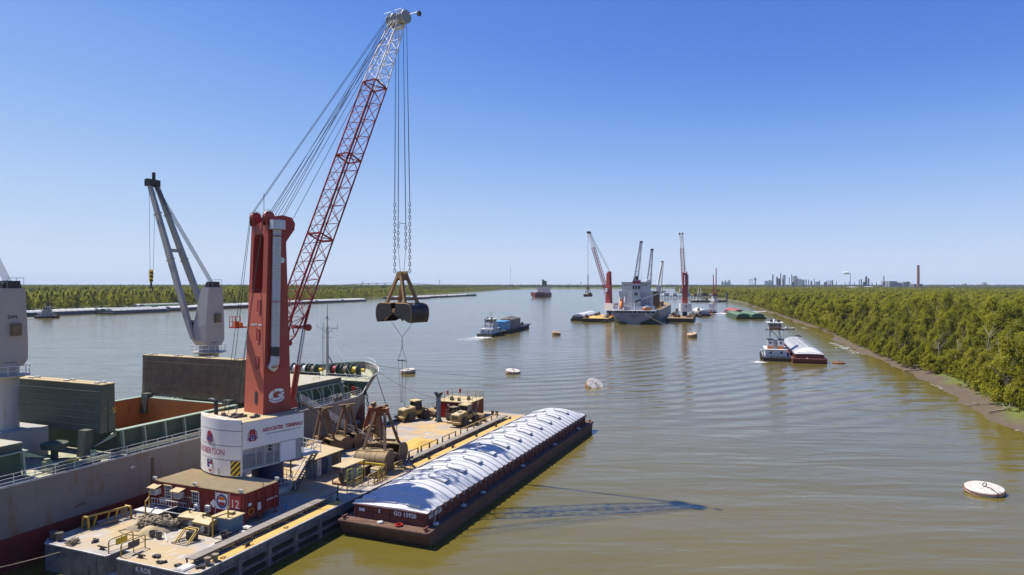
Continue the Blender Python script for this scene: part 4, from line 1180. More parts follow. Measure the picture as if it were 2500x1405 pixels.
# head: front bulge and sheave housings
b = MB(); poly2 = [(-1.0,0),(-1.0,1.4),(.9,1.75),(2.1,1.55),(2.55,.9),(2.45,.15),(1.9,-.55),(1.35,-1.3),(1.28,-2.6),(.9,-2.6),(.2,0)]
for y0_, y1_ in ((-1.68,-.75),(.75,1.68)):
    b.prism(poly2, y0_, y1_, Matrix(((1,0,0,0),(0,0,1,0),(0,1,0,32.7),(0,0,0,1))))
cz(b, 'tower_head', M['crane_red_side'])
def sheave(x, y, z, r, parent=crane, mat='crane_red', w_=.5):
    k = MB(); k.lathe([(r*.2,-w_/2),(r*.86,-w_/2),(r,-w_/2+.06),(r*.9,0),(r,w_/2-.06),(r*.86,w_/2),(r*.2,w_/2)], 22, Matrix.Translation((x,y,z)) @ Matrix.Rotation(PI/2,4,'X'))
    s = cz(k, 'sheave', M[mat], parent, smooth=35)
    g_ = MB(); g_.path([(x + (r+.16)*math.cos(a), y, z + (r+.16)*math.sin(a)) for a in [rad(15)+rad(150)*i/10 for i in range(11)]], .035, 5); cz(g_, 'rope_guard', M['edge_white'], s)
for (x, y) in ((-.75,1.3),(-.75,-1.25)):
    sheave(x, y, 34.2, .62)
    b = MB(); b.hexa([(x-.5,y-.34,33.2),(x+1.4,y-.34,33.2),(x+1.4,y-.28,33.2),(x-.5,y-.28,33.2),(x-.6,y-.34,34.3),(x+.3,y-.34,34.6),(x+.3,y-.28,34.6),(x-.6,y-.28,34.3)])
    b.hexa([(x-.5,y+.28,33.2),(x+1.4,y+.28,33.2),(x+1.4,y+.34,33.2),(x-.5,y+.34,33.2),(x-.6,y+.28,34.3),(x+.3,y+.28,34.6),(x+.3,y+.34,34.6),(x-.6,y+.34,34.3)]); cz(b, 'sheave_cheek', M['crane_red'])
for y in (-1.15, 1.15): sheave(1.75, y, 33.45, .68)
b = MB(); b.tube((-.5,0,33.4),(-.5,0,37.0),.03,n=5); cz(b, 'lightning_rod', M['dark_steel'])
b = MB(); b.span(-.9,1.1,-1.5,1.5,33.4,33.6); cz(b, 'head_plate', M['crane_red'])
for y in (-.4,.3):
    b = MB(); b.span(.9,1.1,y,y+.2,33.6,34.4); cz(b, 'roller_post', M['dark_steel'])

# operator's platform on the left of the tower
b = MB(); b.span(-2.9,-1.4,1.95,3.3,21.35,21.5); pf = cz(b, 'service_platform', M['red_paint'])
rail_run(pf, [(-1.45,3.25,21.5),(-2.85,3.25,21.5),(-2.85,2.0,21.5)], 1.15, M['red_paint'], .03, 2, .8, dz=DZ)
b = MB(); b.span(-2.6,-2.2,2.4,2.9,21.5,22.1); b.span(-2.1,-1.8,2.2,2.6,21.5,21.95); cz(b, 'orange_box', M['orange'], pf)
b = MB(); b.span(.2,1.6,2.0,3.4,23.2,25.5); cb_ = cz(b, 'operator_cab', M['cabin_roof'])

# boom
PV = Vector((1.95, 0, 19.5)); TIP = Vector((20.6, 0, 63.0))
BD = (TIP - PV).normalized(); BN = Vector((-BD.z, 0, BD.x)); BLN = (TIP-PV).length
def bpnt(d_, y, n_): return PV + BD*d_ + Vector((0,y,0)) + BN*n_
def bsec(d_):
    """half width and depth limits (n from lower chord to upper chord) of the boom at d"""
    if d_ < 5.5:
        f = d_/5.5; return (1.25, -.35 - .75*f, .35 + .75*f)
    if d_ < 37: return (1.25, -1.1, 1.1)
    f = (d_-37)/(BLN-37); return (1.25 - .35*f, -1.1 + .45*f, 1.1 - .45*f)
def chord(bld, d0, d1, sy, up, r):
    ds = [d0] + [x for x in (5.5, 37.0) if d0 < x < d1] + [d1]
    bld.path([bpnt(x, sy*bsec(x)[0], bsec(x)[2 if up else 1]) for x in ds], r, 8)
def lattice(name, d0, d1, mat, nb, parent, r=.115, rb=.055):
    root = None
    for sy in (-1, 1):
        for up in (0, 1):
            c = MB(); chord(c, d0, d1, sy, up, r)
            o_ = cz(c, name, mat, parent, smooth=60)
            root = root or o_
    step = (d1-d0)/nb
    for i in range(nb+1):
        a = d0 + i*step
        wa, la, ua = bsec(a)
        segs = []
        if i < nb:
            c = a + step; wc, lc, uc = bsec(c); m_ = (a+c)/2; wm, lm_, um = bsec(m_)
            for sy in (-1, 1):       # side faces: K zigzag
                segs.append((bpnt(a, sy*wa, la), bpnt(m_, sy*wm, um))); segs.append((bpnt(m_, sy*wm, um), bpnt(c, sy*wc, lc)))
            for n_, k in ((1,(la,lc,lm_)),(2,(ua,uc,um))):   # top and bottom faces: X bracing and cross bar
                segs.append((bpnt(a, -wa, k[0]), bpnt(c, wc, k[1])))
                segs.append((bpnt(a, wa, k[0]), bpnt(c, -wc, k[1])))
        for k in (la, ua): segs.append((bpnt(a, -wa, k), bpnt(a, wa, k)))
        for p, q in segs:
            t = MB(); t.tube(p, q, rb, n=6); cz(t, 'brace', mat, root)
    return root
boom = lattice('boom_chord', 1.0, 37.0, M['boom_red'], 14, crane, .105, .044)
btip = lattice('boom_tip_chord', 37.0, BLN, M['boom_white'], 5, crane, .095, .044)
b = MB()
for sy in (-1,1):
    for n_ in (-.35,.35): b.bar(PV + Vector((0,sy*1.25,0)), bpnt(1.1, sy*1.25, bsec(1.1)[1 if n_ < 0 else 2]), .16)
    b.tube(PV + Vector((0,sy*1.25-.25,0)), PV + Vector((0,sy*1.25+.25,0)), .34, n=12)
    b.hexa([(1.3,sy*1.25-.2,18.6),(1.9,sy*1.25-.2,19.2),(1.9,sy*1.25+.2,19.2),(1.3,sy*1.25+.2,18.6),(1.3,sy*1.25-.2,20.2),(1.9,sy*1.25-.2,19.9),(1.9,sy*1.25+.2,19.9),(1.3,sy*1.25+.2,20.2)])
cz(b, 'boom_hinge', M['boom_red'])
# boom collar frames where the sections join
for d_ in (14.0, 25.5, 37.0):
    w_, lo, up_ = bsec(d_); b = MB()
    c = [bpnt(d_,-w_,lo), bpnt(d_,w_,lo), bpnt(d_,w_,up_), bpnt(d_,-w_,up_)]
    for i in range(4): b.bar(c[i], c[(i+1)%4], .17)
    b.bar(c[0], c[2], .1); cz(b, 'boom_collar', M['boom_red'])
# head sheaves: two white drums side by side
hd = TIP + BD*.9
b = MB()
for sy in (-1,1):
    for n_ in (0,1): b.bar(bpnt(BLN, sy*bsec(BLN)[0], bsec(BLN)[1+n_]), hd + Vector((0,sy*.95,0)), .22)
b.bar(bpnt(BLN,-.9,-.6), bpnt(BLN,.9,-.6), .5, .3); b.bar(bpnt(BLN,-.9,.6), bpnt(BLN,.9,.6), .4, .3)
cz(b, 'boom_head', M['boom_white'])
for sy in (-1, 1):
    k = MB(); Mh = Matrix.Translation(hd + Vector((0,sy*1.05,.1))) @ Matrix.Rotation(PI/2,4,'X')
    k.lathe([(.15,-.55),(.95,-.55),(.98,-.45),(.8,-.42),(.8,-.05),(.98,0),(.8,.05),(.8,.42),(.98,.45),(.95,.55),(.15,.55)], 26, Mh)
    s = cz(k, 'head_sheave', M['galv'], smooth=40)
    k = MB(); k.lathe([(.2,.56),(.9,.56),(.9,.62),(.2,.62)], 26, Mh); cz(k, 'sheave_rim', M['grey_steel'], s, smooth=40)
    k = MB(); k.tube(hd+Vector((-.9,sy*1.05-.5,.95)), hd+Vector((-.9,sy*1.05+.9,1.0)), .045, n=6); cz(k, 'rope_guard', M['boom_white'], s)
b = MB(); b.tube(hd+Vector((.3,-1.6,.4)), hd+Vector((.6,-3.3,.55)), .06, n=6); b.span(0,0,0,0,0,0); cz(b, 'light_arm', M['boom_white'])
b = MB(); c = hd+Vector((.65,-3.4,.25)); b.box(c,(.45,.45,.5)); b.box(c+Vector((0,0,.3)),(.3,.3,.12)); cz(b, 'flood_lamp', M['dark_steel'])
# luffing cylinder
c0, c1 = Vector((3.0,-.45,12.3)), Vector((4.5,-.75,21.2))
mid = c0.lerp(c1, .50)
b = MB(); b.tube(c0, mid, .36, n=14); b.tube(c0-Vector((0,.3,0)), c0+Vector((0,.3,0)), .5, n=12); cz(b, 'cylinder_barrel', M['crane_red'], smooth=50)
b = MB(); b.tube(mid, c1, .24, n=14); cz(b, 'cylinder_rod', M['chrome'], smooth=50)
b = MB(); b.hexa([(1.8,-1.0,11.7),(3.6,-1.0,11.7),(3.6,.1,11.7),(1.8,.1,11.7),(1.8,-1.0,13.6),(3.2,-1.0,12.4),(3.2,.1,12.4),(1.8,.1,13.6)]); cz(b, 'cylinder_foot', M['crane_red_side'])
b = MB(); b.bar(c1+Vector((0,-.7,0)), c1+Vector((0,2.2,0)), .4); b.bar(c1, bpnt(5.2,-1.25,-1.05), .3); b.tube(c1-Vector((0,.75,0)),c1-Vector((0,.95,0)),.42,n=14); cz(b, 'cylinder_yoke', M['boom_red'])
# ropes between tower head and boom head, and down the tower back
RR = .032
head_b = hd + Vector((-.6,0,.6))
for (x,y,z,ty) in ((-1.2,1.15,34.6,.9),(-1.2,1.45,34.6,1.3),(-.4,-1.1,34.8,-.6),(-.1,-1.4,34.8,-1.3),(-.1,-1.0,34.8,.5),(1.0,-.4,34.3,-.3),(1.0,.3,34.3,.2),(1.2,-1.1,34.1,-1.0),(2.3,-1.2,33.7,-1.5),(2.2,1.2,33.7,1.2)):
    b = MB(); b.tube((x,y,z), head_b + Vector((0,ty,0)), RR, n=5); cz(b, 'luffing_rope', M['wire'])
for (x0,y0,z0,x1,y1,z1) in ((-1.4,1.2,34.1,-3.6,2.2,11.7),(-1.4,1.4,34.1,-3.9,2.6,11.7),(-1.4,-1.2,34.1,-4.3,-.3,11.7),(-1.4,-1.35,34.1,-4.5,-.8,11.7)):
    b = MB(); b.tube((x0,y0,z0),(x1,y1,z1), RR, n=5); cz(b, 'winch_rope', M['wire'])
b = MB(); b.tube(bpnt(3,.2,0), bpnt(36,-.2,.2), .05, n=5); cz(b, 'boom_cable', M['dark_steel'])

# base platform with rails and the access stair on the right side
b = MB(); b.prism([(2.9*math.cos(a), 2.9*math.sin(a)) for a in [2*PI*i/8+PI/8 for i in range(8)]], 2.5, 3.05); basep = cz(b, 'base_platform', M['edge_white'])
pts8 = [(2.8*math.cos(a), 2.8*math.sin(a), 3.05) for a in [2*PI*i/8+PI/8 for i in range(9)]]
rail_run(basep, pts8, 1.15, M['white_rail'], .035, 2, 1.4, dz=DZ)
b = MB(); b.prism([(1.95,-3.9),(4.6,-3.9),(4.6,3.0),(1.95,3.0)], 6.5, 6.62); fp_ = cz(b, 'front_platform', M['grey_steel'])
rail_run(fp_, [(2.0,-3.85,6.62),(4.55,-3.85,6.62),(4.55,2.95,6.62)], 1.15, M['white_rail'], .035, 2, 1.3, dz=DZ)
b = MB(); b.tube((2.0,-3.9,6.5),(2.0,-3.9,11.5),.07,n=6); cz(b, 'corner_post', M['white_rail'])
sa, sb = Vector((3.9,-3.2,6.5)), Vector((2.4,-3.2,2.62))
for y in (-3.55,-2.85):
    b = MB(); b.bar((4.3,y,6.5),(1.2,y,2.6),.06,.26); cz(b, 'stair_stringer', M['timber'])
    b = MB(); b.path([(4.3,y,7.5),(1.2,y,3.6),(1.2,y,2.7)], .035, 5); cz(b, 'stair_rail', M['white_rail'])
tr = MB(); tr.span(-.14,.14,-3.52,-2.88,-.02,.02); trm = tr.mesh('tread', M['timber'])
for i in range(16):
    f = (i+.5)/16; place('tread', trm, crane, (4.3-3.1*f, 0, 6.45-3.8*f-DZ))

# ------------------------------------------------------------------ the hanging grab
def shell_poly(w_, h_, n=14):
    """end plate outline of a clamshell half: x outward from the joint, z up from the lip"""
    out = [(0.05, h_*.62), (0.55, h_*1.0)]
    for i in range(n+1):
        a = rad(78) - rad(160)*i/n
        out.append((w_*.56 + w_*.44*math.cos(a), h_*.50 + h_*.50*math.sin(a)))
    out.append((.25, .06))
    return out
OPEN_PLATE = [(0.05,1.15),(0.4,2.72),(2.5,2.75),(2.95,2.6),(3.25,2.2),(3.38,1.6),(3.36,1.0),(3.25,.5),(3.05,.08)]
def clamshell(parent, W_, H_, A_, mat_shell, mat_arm, head_z, mat_head, open_=0.0, dz=0.0, liftz=0.0, gap=0.0, arm_w=.36, plate=None):
    """two shells opening along local y, cylinder axis along local x"""
    sp2 = plate or shell_poly(W_, H_)
    for sg in (-1, 1):
        # local frame: outward = sg*y ; roll open by open_
        R_ = Matrix.Translation((0, sg*gap, liftz)) @ Matrix.Rotation(sg*open_, 4, 'X')
        prof = [(x*sg, z) for x, z in sp2]
        k = MB(); n = len(prof)
        vs = [(-A_/2, y, z) for y, z in prof] + [(A_/2, y, z) for y, z in prof]
        fs = [(i, i+1, n+i+1, n+i) for i in range(1, n-1)]
        k.add(vs, fs, R_)
        vi = [(-A_/2, y*.97 + sg*.02, z*.97+.03) for y, z in prof] + [(A_/2, y*.97 + sg*.02, z*.97+.03) for y, z in prof]
        k.add(vi, [(n+i, n+i+1, i+1, i) for i in range(1, n-1)], R_)
        sh_ = k.build('shell', M[mat_shell], parent, dz=dz, smooth=35)
        for xx in (-A_/2, A_/2):
            k = MB(); k.prism([(y, z) for y, z in prof], -.035, .035, R_ @ basis((xx,0,0),(0,1,0),(1,0,0))); k.build('end_plate', M[mat_shell], sh_, dz=dz)
            k = MB(); rim = [R_ @ Vector((xx, y*1.005, z)) for y, z in prof[1:]]; k.path(rim, .06, 5); k.build('plate_rim', M[mat_arm], sh_, dz=dz)
        for q in (-.17, .0, .17):
            k = MB(); seam = [R_ @ Vector((q*A_, y*1.008, z)) for y, z in prof[1:]]; k.path(seam, .022, 4); k.build('seam', M[mat_shell], sh_, dz=dz)
        k = MB(); k.hexa([R_ @ Vector(q) for q in [(-A_/2+.1, prof[1][0], prof[1][1]+.02),(A_/2-.1, prof[1][0], prof[1][1]+.02),(A_/2-.1, prof[2][0], prof[2][1]+.02),(-A_/2+.1, prof[2][0], prof[2][1]+.02),(-A_/2+.1, prof[1][0], prof[1][1]+.08),(A_/2-.1, prof[1][0], prof[1][1]+.08),(A_/2-.1, prof[2][0], prof[2][1]+.08),(-A_/2+.1, prof[2][0], prof[2][1]+.08)]]); k.build('shell_lid', M[mat_arm], sh_, dz=dz)
        # arms from the outer top of the shell up to the head
        top = R_ @ Vector((0, sg*W_*.52, H_*1.0))
        for xx in (-A_*.36, A_*.36):
            k = MB(); k.bar((xx, top.y, top.z-.1), (xx*.42, sg*.38, head_z-.35), arm_w, arm_w*1.15, up=(1,0,0)); k.build('arm', M[mat_arm], parent, dz=dz)
        k = MB(); mz = top.z + .55; f_ = .22
        k.bar((-A_*.33, sg*W_*.45, mz), (A_*.33, sg*W_*.45, mz), .26, .3); k.build('arm_tie', M[mat_arm], parent, dz=dz)
        k = MB()
        for xx in (-A_/2+.1, A_/2-.1): k.bar(R_ @ Vector((xx, sg*.15, H_*.6)), R_ @ Vector((xx, sg*W_*.5, H_*.12)), .1, .22, up=(1,0,0))
        k.build('shell_strut', M[mat_arm], sh_, dz=dz)
    k = MB(); k.box((0,0,liftz+H_*.62),(A_*.98,.5,.42)); k.tube((-A_*.5,0,liftz+H_*.62),(A_*.5,0,liftz+H_*.62),.3,n=12); k.build('centre_beam', M[mat_arm], parent, dz=dz)
    k = MB(); k.box((0,0,head_z-.3),(A_*.42,1.0,.75)); k.box((0,0,head_z-.75),(A_*.3,.6,.35)); k.build('head_block', M[mat_head], parent, dz=dz)
    k = MB(); k.bar((-.3,-1.25,head_z+.22),(.3,1.25,head_z+.22),.3,.28); k.box((-.2,0,head_z+.1),(.5,.6,.3)); k.build('head_yoke', M[mat_head], parent, dz=dz)
    for y in (-.22,.0,.22):
        k = MB(); k.tube((0,y,liftz+H_*.7),(0,y,head_z-.6),.028,n=5); k.build('closing_rope', M['wire'], parent, dz=dz)

Mc = Matrix.Translation(CR) @ Matrix.Rotation(CA,4,'Z')
gx = (20.6 + .9*BD.x) + .75
gpos = Mc @ Vector((gx, 0, 0)); gpos.z = 21.0
grab = thing('clamshell_grab', 'open black clamshell grab hanging from the big red crane', 'grab', gpos, CA)
clamshell(grab, 3.35, 2.75, 3.5, 'grab_black', 'grab_arm', 6.9, 'grab_arm', open_=0, gap=.12, plate=OPEN_PLATE)
def link_chain(parent, a, b_, ln=.42, r=.05, mat='dark_steel', name='chain'):
    a, b_ = Vector(a), Vector(b_); d = b_-a; n = max(2, int(d.length/ln)); k = MB(); dn = d.normalized()
    s1 = dn.orthogonal().normalized(); s2 = dn.cross(s1)
    for i in range(n):
        c = a + d*((i+.5)/n); s = s1 if i % 2 else s2; hl = ln*.62; hw = ln*.28
        k.path([c + dn*hl*.6 + s*hw, c + dn*hl, c + dn*hl*.6 - s*hw, c - dn*hl*.6 - s*hw, c - dn*hl, c - dn*hl*.6 + s*hw], r, 4, closed=True)
    return k.build(name, M[mat], parent)
zt_ = hd.z - 21.0
for (x, y, z0, z1) in ((-.3,1.2,7.1,17.0),(.3,-1.2,7.1,17.0),(-.25,.55,10.6,14.4),(.25,-.45,10.4,14.2)):
    link_chain(grab, (x,y,z0), (x,y,z1), .46)
    for q in (-.09, .09):
        k = MB(); k.tube((x+q*.4, y+q, z1), (-.2+q, y*.9+q, zt_-.5), .03, n=5); k.build('hoist_rope', M['wire'], grab)
for (x, y, z0) in ((-.25,.55,10.6),(.25,-.45,10.4)):
    k = MB(); k.tube((x*.3,y*.4,6.6),(x,y,z0),.03,n=5); k.build('hoist_rope', M['wire'], grab)
k = MB(); k.bar((-.25,.55,14.2),(.25,-.45,14.0),.07); k.build('rope_spreader', M['dark_steel'], grab)

lb = gpos + Vector((0,0,-6.4))
sl = thing('lifting_bridle', 'wire bridle with a short spreader bar hanging under the black clamshell grab', 'bridle', lb, CA)
for sg in (-1,1):
    k = MB(); k.tube((0,sg*2.2,6.5),(0,0,4.3),.03,n=5); k.build('wire_sling', M['wire'], sl)
    k = MB(); k.tube((0,0,2.9),(0,sg*.8,1.0),.03,n=5); k.build('wire_sling', M['wire'], sl)
link_chain(sl, (0,0,2.9), (0,0,4.3), .3, .035)
k = MB(); k.bar((0,-.85,.95),(0,.85,.95),.18,.12); k.tube((0,0,.95),(0,0,1.1),.1,n=8); k.build('spreader_bar', M['dark_steel'], sl)
for y, yb in ((-.8,-.35),(.0,.0),(.0,.3),(.8,.45)):
    k = MB(); k.tube((0,y,.95),(0.2,yb,-4.8),.022,n=5); k.tube((.2,yb,-5.0),(.2,yb,-4.8),.07,.03,6); k.build('sling_leg', M['wire'], sl)
# ================================================================== THE BULK CARRIER ALONGSIDE
TC = 44.5
M['rust_scuff'] = pmat('rust_scuff', (0.16,0.12,0.075), .8, col2=(0.12,0.075,0.04), scale=3)
ship = thing('bulk_carrier', 'grey and rust-red bulk carrier with an open orange hold beside the crane barge', 'ship', L(0, TC, 0), ANG)
def lerp_tab(tab, s):
    if s <= tab[0][0]: return tab[0][1]
    for (a, x), (b_, y) in zip(tab, tab[1:]):
        if s <= b_:
            f = (s-a)/(b_-a); f = f*f*(3-2*f) if False else f
            return x + (y-x)*f
    return tab[-1][1]
HD = [(-90,11.5),(34,11.5),(38,11.35),(42,10.7),(46,9.4),(50,7.2),(53,4.9),(55,2.9),(56.2,1.2),(56.7,.25)]
HW = [(-90,11.5),(26,11.5),(32,10.8),(38,8.6),(44,5.0),(48,2.2),(50.5,.7),(56.7,.12)]
ZT = [(-90,7.8),(35,7.8),(37,8.2),(39,9.6),(41,10.5),(48,10.7),(56.7,11.2)]
def FS(s): return s if s < 34 else 34 + (s-34)*.86
HD, HW, ZT = ([(FS(a), b_) for a, b_ in q] for q in (HD, HW, ZT))
def hbm(s, z):
    zt = lerp_tab(ZT, s); f = min(1, max(0, (z-.5)/(zt-.5)))
    return lerp_tab(HW, s) + (lerp_tab(HD, s)-lerp_tab(HW, s))*f**1.35
ST = [-90,-60,-30,0,20,26,30,34,35,36,37,38,39,40,41,42,44,46,48,49.5,50.5,52,53,54,55,55.6,56.2,56.7]
ST = [FS(a) for a in ST]; SE = FS(56.7)
def band(name, z0, z1, n, mat, top=False):
    for sg in (-1, 1):
        b = MB(); rows = []
        for s in ST:
            zt = lerp_tab(ZT, s) if top else z1
            rows.append([(s + (0 if zt < 9 else 0), sg*hbm(s, z0+(zt-z0)*k/n), z0+(zt-z0)*k/n) for k in range(n+1)])
        b.loft(rows, caps=False, closed=False)
        if sg > 0: b.f = [q[::-1] for q in b.f]
        b.build(name, M[mat], ship, smooth=40)
band('boot_topping', -1.5, 3.1, 5, 'ship_red')
band('hull_plating', 3.1, 0, 8, 'ship_grey', True)
b = MB(); 
for i in range(9):
    z = -1.5 + 12.6*i/8
st_ = [[(SE, -hbm(SE, z), z), (SE, hbm(SE, z), z)] for z in [-1.5+12.7*i/8 for i in range(9)]]
b.loft(st_, caps=False, closed=False); b.build('stem_bar', M['ship_grey'], ship)
b = MB(); b.lathe([(0,0),(.9,.5),(1.7,1.8),(2.1,4),(2.2,7)], 14, Matrix.Translation((52.6,0,-1.3)) @ Matrix.Rotation(-PI/2,4,'Y')); b.build('bulbous_bow', M['ship_grey'], ship, smooth=60)
# gunwale bar
for sg in (-1, 1):
    b = MB(); b.path([(s, sg*lerp_tab(HD, s), lerp_tab(ZT, s)+.02) for s in ST], .10, 6); b.build('gunwale', M['pale_green'] if sg > 0 else M['edge_white'], ship)
# fender bar scar: a vertical rust-stained rubbing plate
b = MB(); b.span(-4.25,-3.85,-11.56,-11.5,3.3,6.9); b.build('rubbing_plate', pmat('scar', (0.12,0.09,0.05), .8), ship)
b = MB(); b.span(-6.6,-6.52,-11.53,-11.5,6.25,6.65); b.span(-6.85,-6.65,-11.53,-11.5,6.4,6.47); b.span(-6.47,-6.27,-11.53,-11.5,6.4,6.47); b.build('load_line_mark', M['letter_white'], ship)
for z in (4.7, 6.3):
    b = MB(); b.path([(s, -hbm(s,z)-.005, z) for s in ST[1:-6]], .022, 4); b.build('weld_seam', M['ship_grey'], ship)
for i in range(12):
    s = -28 + 5.6*i; b = MB(); b.path([(s, -hbm(s,z)-.005, z) for z in (3.2,4.5,6,7.7)], .02, 4); b.build('weld_seam', M['ship_grey'], ship)
for s, w_, h_ in ((-22,2.2,.5),(-12.5,1.4,.35),(-1.5,2.6,.3),(6.5,2.0,.4),(13,3.2,.3)):
    b = MB(); b.prism([(-w_/2,-h_*.5),(-w_*.2,-h_*.35),(w_/2,-h_*.5),(w_*.4,h_*.4),(0,h_*.5),(-w_*.45,h_*.3)], 0, .012, basis((s,-11.51,4.1),(1,0,0),(0,-1,0))); b.build('rust_scuff', M['rust_scuff'], ship)
# main deck as strips round the open hatch, forecastle deck
hx0, hx1, hy = -6.0, 10.6, 8.5
def deck_poly(x0, x1, y0f, y1f, z, n=10):
    b = MB(); rows = [[(x0+(x1-x0)*i/n, y0f(x0+(x1-x0)*i/n), z), (x0+(x1-x0)*i/n, y1f(x0+(x1-x0)*i/n), z)] for i in range(n+1)]
    b.loft(rows, caps=False, closed=False); b.f = [q[::-1] for q in b.f]; return b
dk = MB()
for p in (deck_poly(-90, hx0, lambda s: -11.5, lambda s: 11.5, 7.72), deck_poly(hx0, hx1, lambda s: -11.5, lambda s: -hy, 7.72), deck_poly(hx0, hx1, lambda s: hy, lambda s: 11.5, 7.72),
          deck_poly(hx1, 39.5, lambda s: -hbm(s,7.7), lambda s: hbm(s,7.7), 7.72)):
    dk.add(p.v, p.f)
dk.build('main_deck', M['deck_green'], ship)
deck_poly(37.8, 53.35, lambda s: -hbm(s,9.9)+.03, lambda s: hbm(s,9.9)-.03, 9.9, 24).build('forecastle_deck', M['deck_green'], ship)
b = MB(); b.span(37.7, 37.85, -11.3, 11.3, 7.72, 9.93); fcb = b.build('forecastle_bulkhead', M['ship_green'], ship)
for y in (-8.4,-7.0):
    b = MB(); b.span(37.6,37.7,y-.45,y+.45,7.9,9.5); b.build('bulkhead_door', M['black'], fcb)
for y in (-10.0,-9.4):
    b = MB(); b.lathe([(.32,7.72),(.32,8.7),(.42,8.75),(.42,9.0)], 12, Matrix.Translation((36.9,y,0))); b.build('deck_vent', M['ship_green'], ship)
b = MB(); b.span(36.2,36.6,-9.9,-9.5,8.6,9.2); b.tube((36.4,-9.7,7.72),(36.4,-9.7,8.6),.06); b.build('hydrant_box', M['red_paint'], ship)
# bulwark frames inside the bow
for s in [40+.85*i for i in range(16)]:
    for sg in (-1,1):
        y1 = sg*(hbm(s,10.55)-.04); y0 = sg*max(.05,(hbm(s,9.95)-.75))
        b = MB(); b.bar((s,y1,10.5),(s,y0,9.9),.06,.14); b.build('bulwark_stay', M['pale_green'], ship)
# side rails
post = MB(); post.tube((0,0,0),(0,0,1.05),.035,n=6); pme = post.mesh('rail_post', M['white_rail'])
for sg in (-1,1):
    for z in (.35,.70,1.05):
        b = MB(); b.tube((-60,sg*11.38,7.8+z),(20.4,sg*11.38,7.8+z),.028,n=6); b.build('rail', M['white_rail'], ship)
        b = MB(); b.path([(s,sg*(hbm(s,7.8)-.12),7.8+z) for s in (22.5,27,32,36.5)],.022,6); b.build('rail', M['white_rail'], ship)
    for i in range(34): place('rail_post', pme, ship, (-44+i*1.94, sg*11.38, 7.8))
    for i in range(8): place('rail_post', pme, ship, (22.5+i*2.0, sg*(hbm(22.5+i*2,7.8)-.12), 7.8))
for z in (.5, 1.0):
    b = MB(); b.path([(38.0,y,9.9+z) for y in (-11,-5,0,5,11)], .03, 6); b.build('rail', M['white_rail'], ship)
for i in range(12): place('rail_post', pme, ship, (38.0, -11+2*i, 9.9))
for z in (1.5,):
    b = MB(); b.path([(s,sg_*(hbm(s,10.6)-.1),lerp_tab(ZT,s)+.9) for sg_,s in ((1,45.2),(1,48.6),(1,51.2),(-1,53.1),(-1,51.2),(-1,49))], .035, 6); b.build('bow_rail', M['white_rail'], ship)
for sg_,s in ((1,45.2),(1,48.6),(1,51.2),(-1,53.1),(-1,51.2),(-1,49)): place('rail_post', pme, ship, (s, sg_*(hbm(s,10.6)-.1), lerp_tab(ZT,s)-.1))

# hatches
def coaming(x0, x1, y, zc, opened):
    b = MB()
    b.span(x0,x1,-y-.2,-y,7.72,zc); b.span(x0,x1,y,y+.2,7.72,zc); b.span(x0-.2,x0,-y-.2,y+.2,7.72,zc); b.span(x1,x1+.2,-y-.2,y+.2,7.72,zc)
    co = b.build('hatch_coaming', M['ship_green'], ship)
    t = MB(); t.span(x0-.5,x1+.5,-y-.75,-y-.0,zc,zc+.1); t.span(x0-.5,x1+.5,y,y+.75,zc,zc+.1); t.span(x0-.6,x0,-y+.01,y-.01,zc,zc+.1); t.span(x1,x1+.6,-y+.01,y-.01,zc,zc+.1)
    t.build('coaming_top', M['pale_green'], co)
    sy_ = MB(); sy_.hexa([(-.08,-.75,7.72),(.08,-.75,7.72),(.08,0,7.72),(-.08,0,7.72),(-.08,-.7,zc),(.08,-.7,zc),(.08,0,zc),(-.08,0,zc)])
    sm = MB(); sm.hexa([(-.08,-1.0,7.72),(.08,-1.0,7.72),(.08,-.72,7.72),(-.08,-.72,7.72),(-.08,-.66,zc),(.08,-.66,zc),(.08,-.2,zc),(-.08,-.2,zc)])
    me = sm.mesh('coaming_stay', M['pale_green'])
    n = max(3, int((x1-x0)/2.4))
    for i in range(n+1):
        x = x0 + (x1-x0)*i/n
        place('coaming_stay', me, co, (x, -y-.15, 0)); place('coaming_stay', me, co, (x, y+.15, 0), PI)
    # slanted end brackets that carry the opened covers
    for xx, dx_ in ((x0-.2,-2.6),(x1+.2,2.6)):
        for sg in (-1,1):
            k = MB(); k.add([(xx,sg*(y+.1),zc),(xx+dx_,sg*(y+.1),zc-1.25),(xx,sg*(y+.1),zc-.55),(xx,sg*(y-.1),zc),(xx+dx_,sg*(y-.1),zc-1.25),(xx,sg*(y-.1),zc-.55)],[(0,1,2),(5,4,3),(0,3,4,1),(1,4,5,2),(2,5,3,0)]); k.build('hinge_ramp', M['pale_green'], co)
    if opened:
        k = MB()
        for a, c in (((x0+.02,-y+.02),(x1-.02,-y+.02)),((x1-.02,-y+.02),(x1-.02,y-.02)),((x1-.02,y-.02),(x0+.02,y-.02)),((x0+.02,y-.02),(x0+.02,-y+.02))):
            k.add([(a[0],a[1],zc+.02),(c[0],c[1],zc+.02),(c[0],c[1],2.0),(a[0],a[1],2.0)],[(0,1,2,3)])
        k.build('hold_lining', M['hold_orange'], co)
        g_ = MB()
        def gz(a, c):
            x = x0+.03+(x1-x0-.06)*a; yv = -y+.03+(2*y-.06)*c
            return (x, yv, 5.2 + 2.0*math.exp(-((a-.55)**2*6+(c-.55)**2*7)) + .5*mnoise.noise(Vector((x*.3,yv*.3,0))))
        g_.grid(gz, 20, 20); tag(g_.build('grain_cargo', M['grain'], co, smooth=180), kind='stuff')
    return co
coaming(hx0, hx1, hy, 10.15, True)
coaming(18.2, 34.0, 8.5, 10.15, False)
coaming(-44, -16.6, 8.5, 10.15, False)
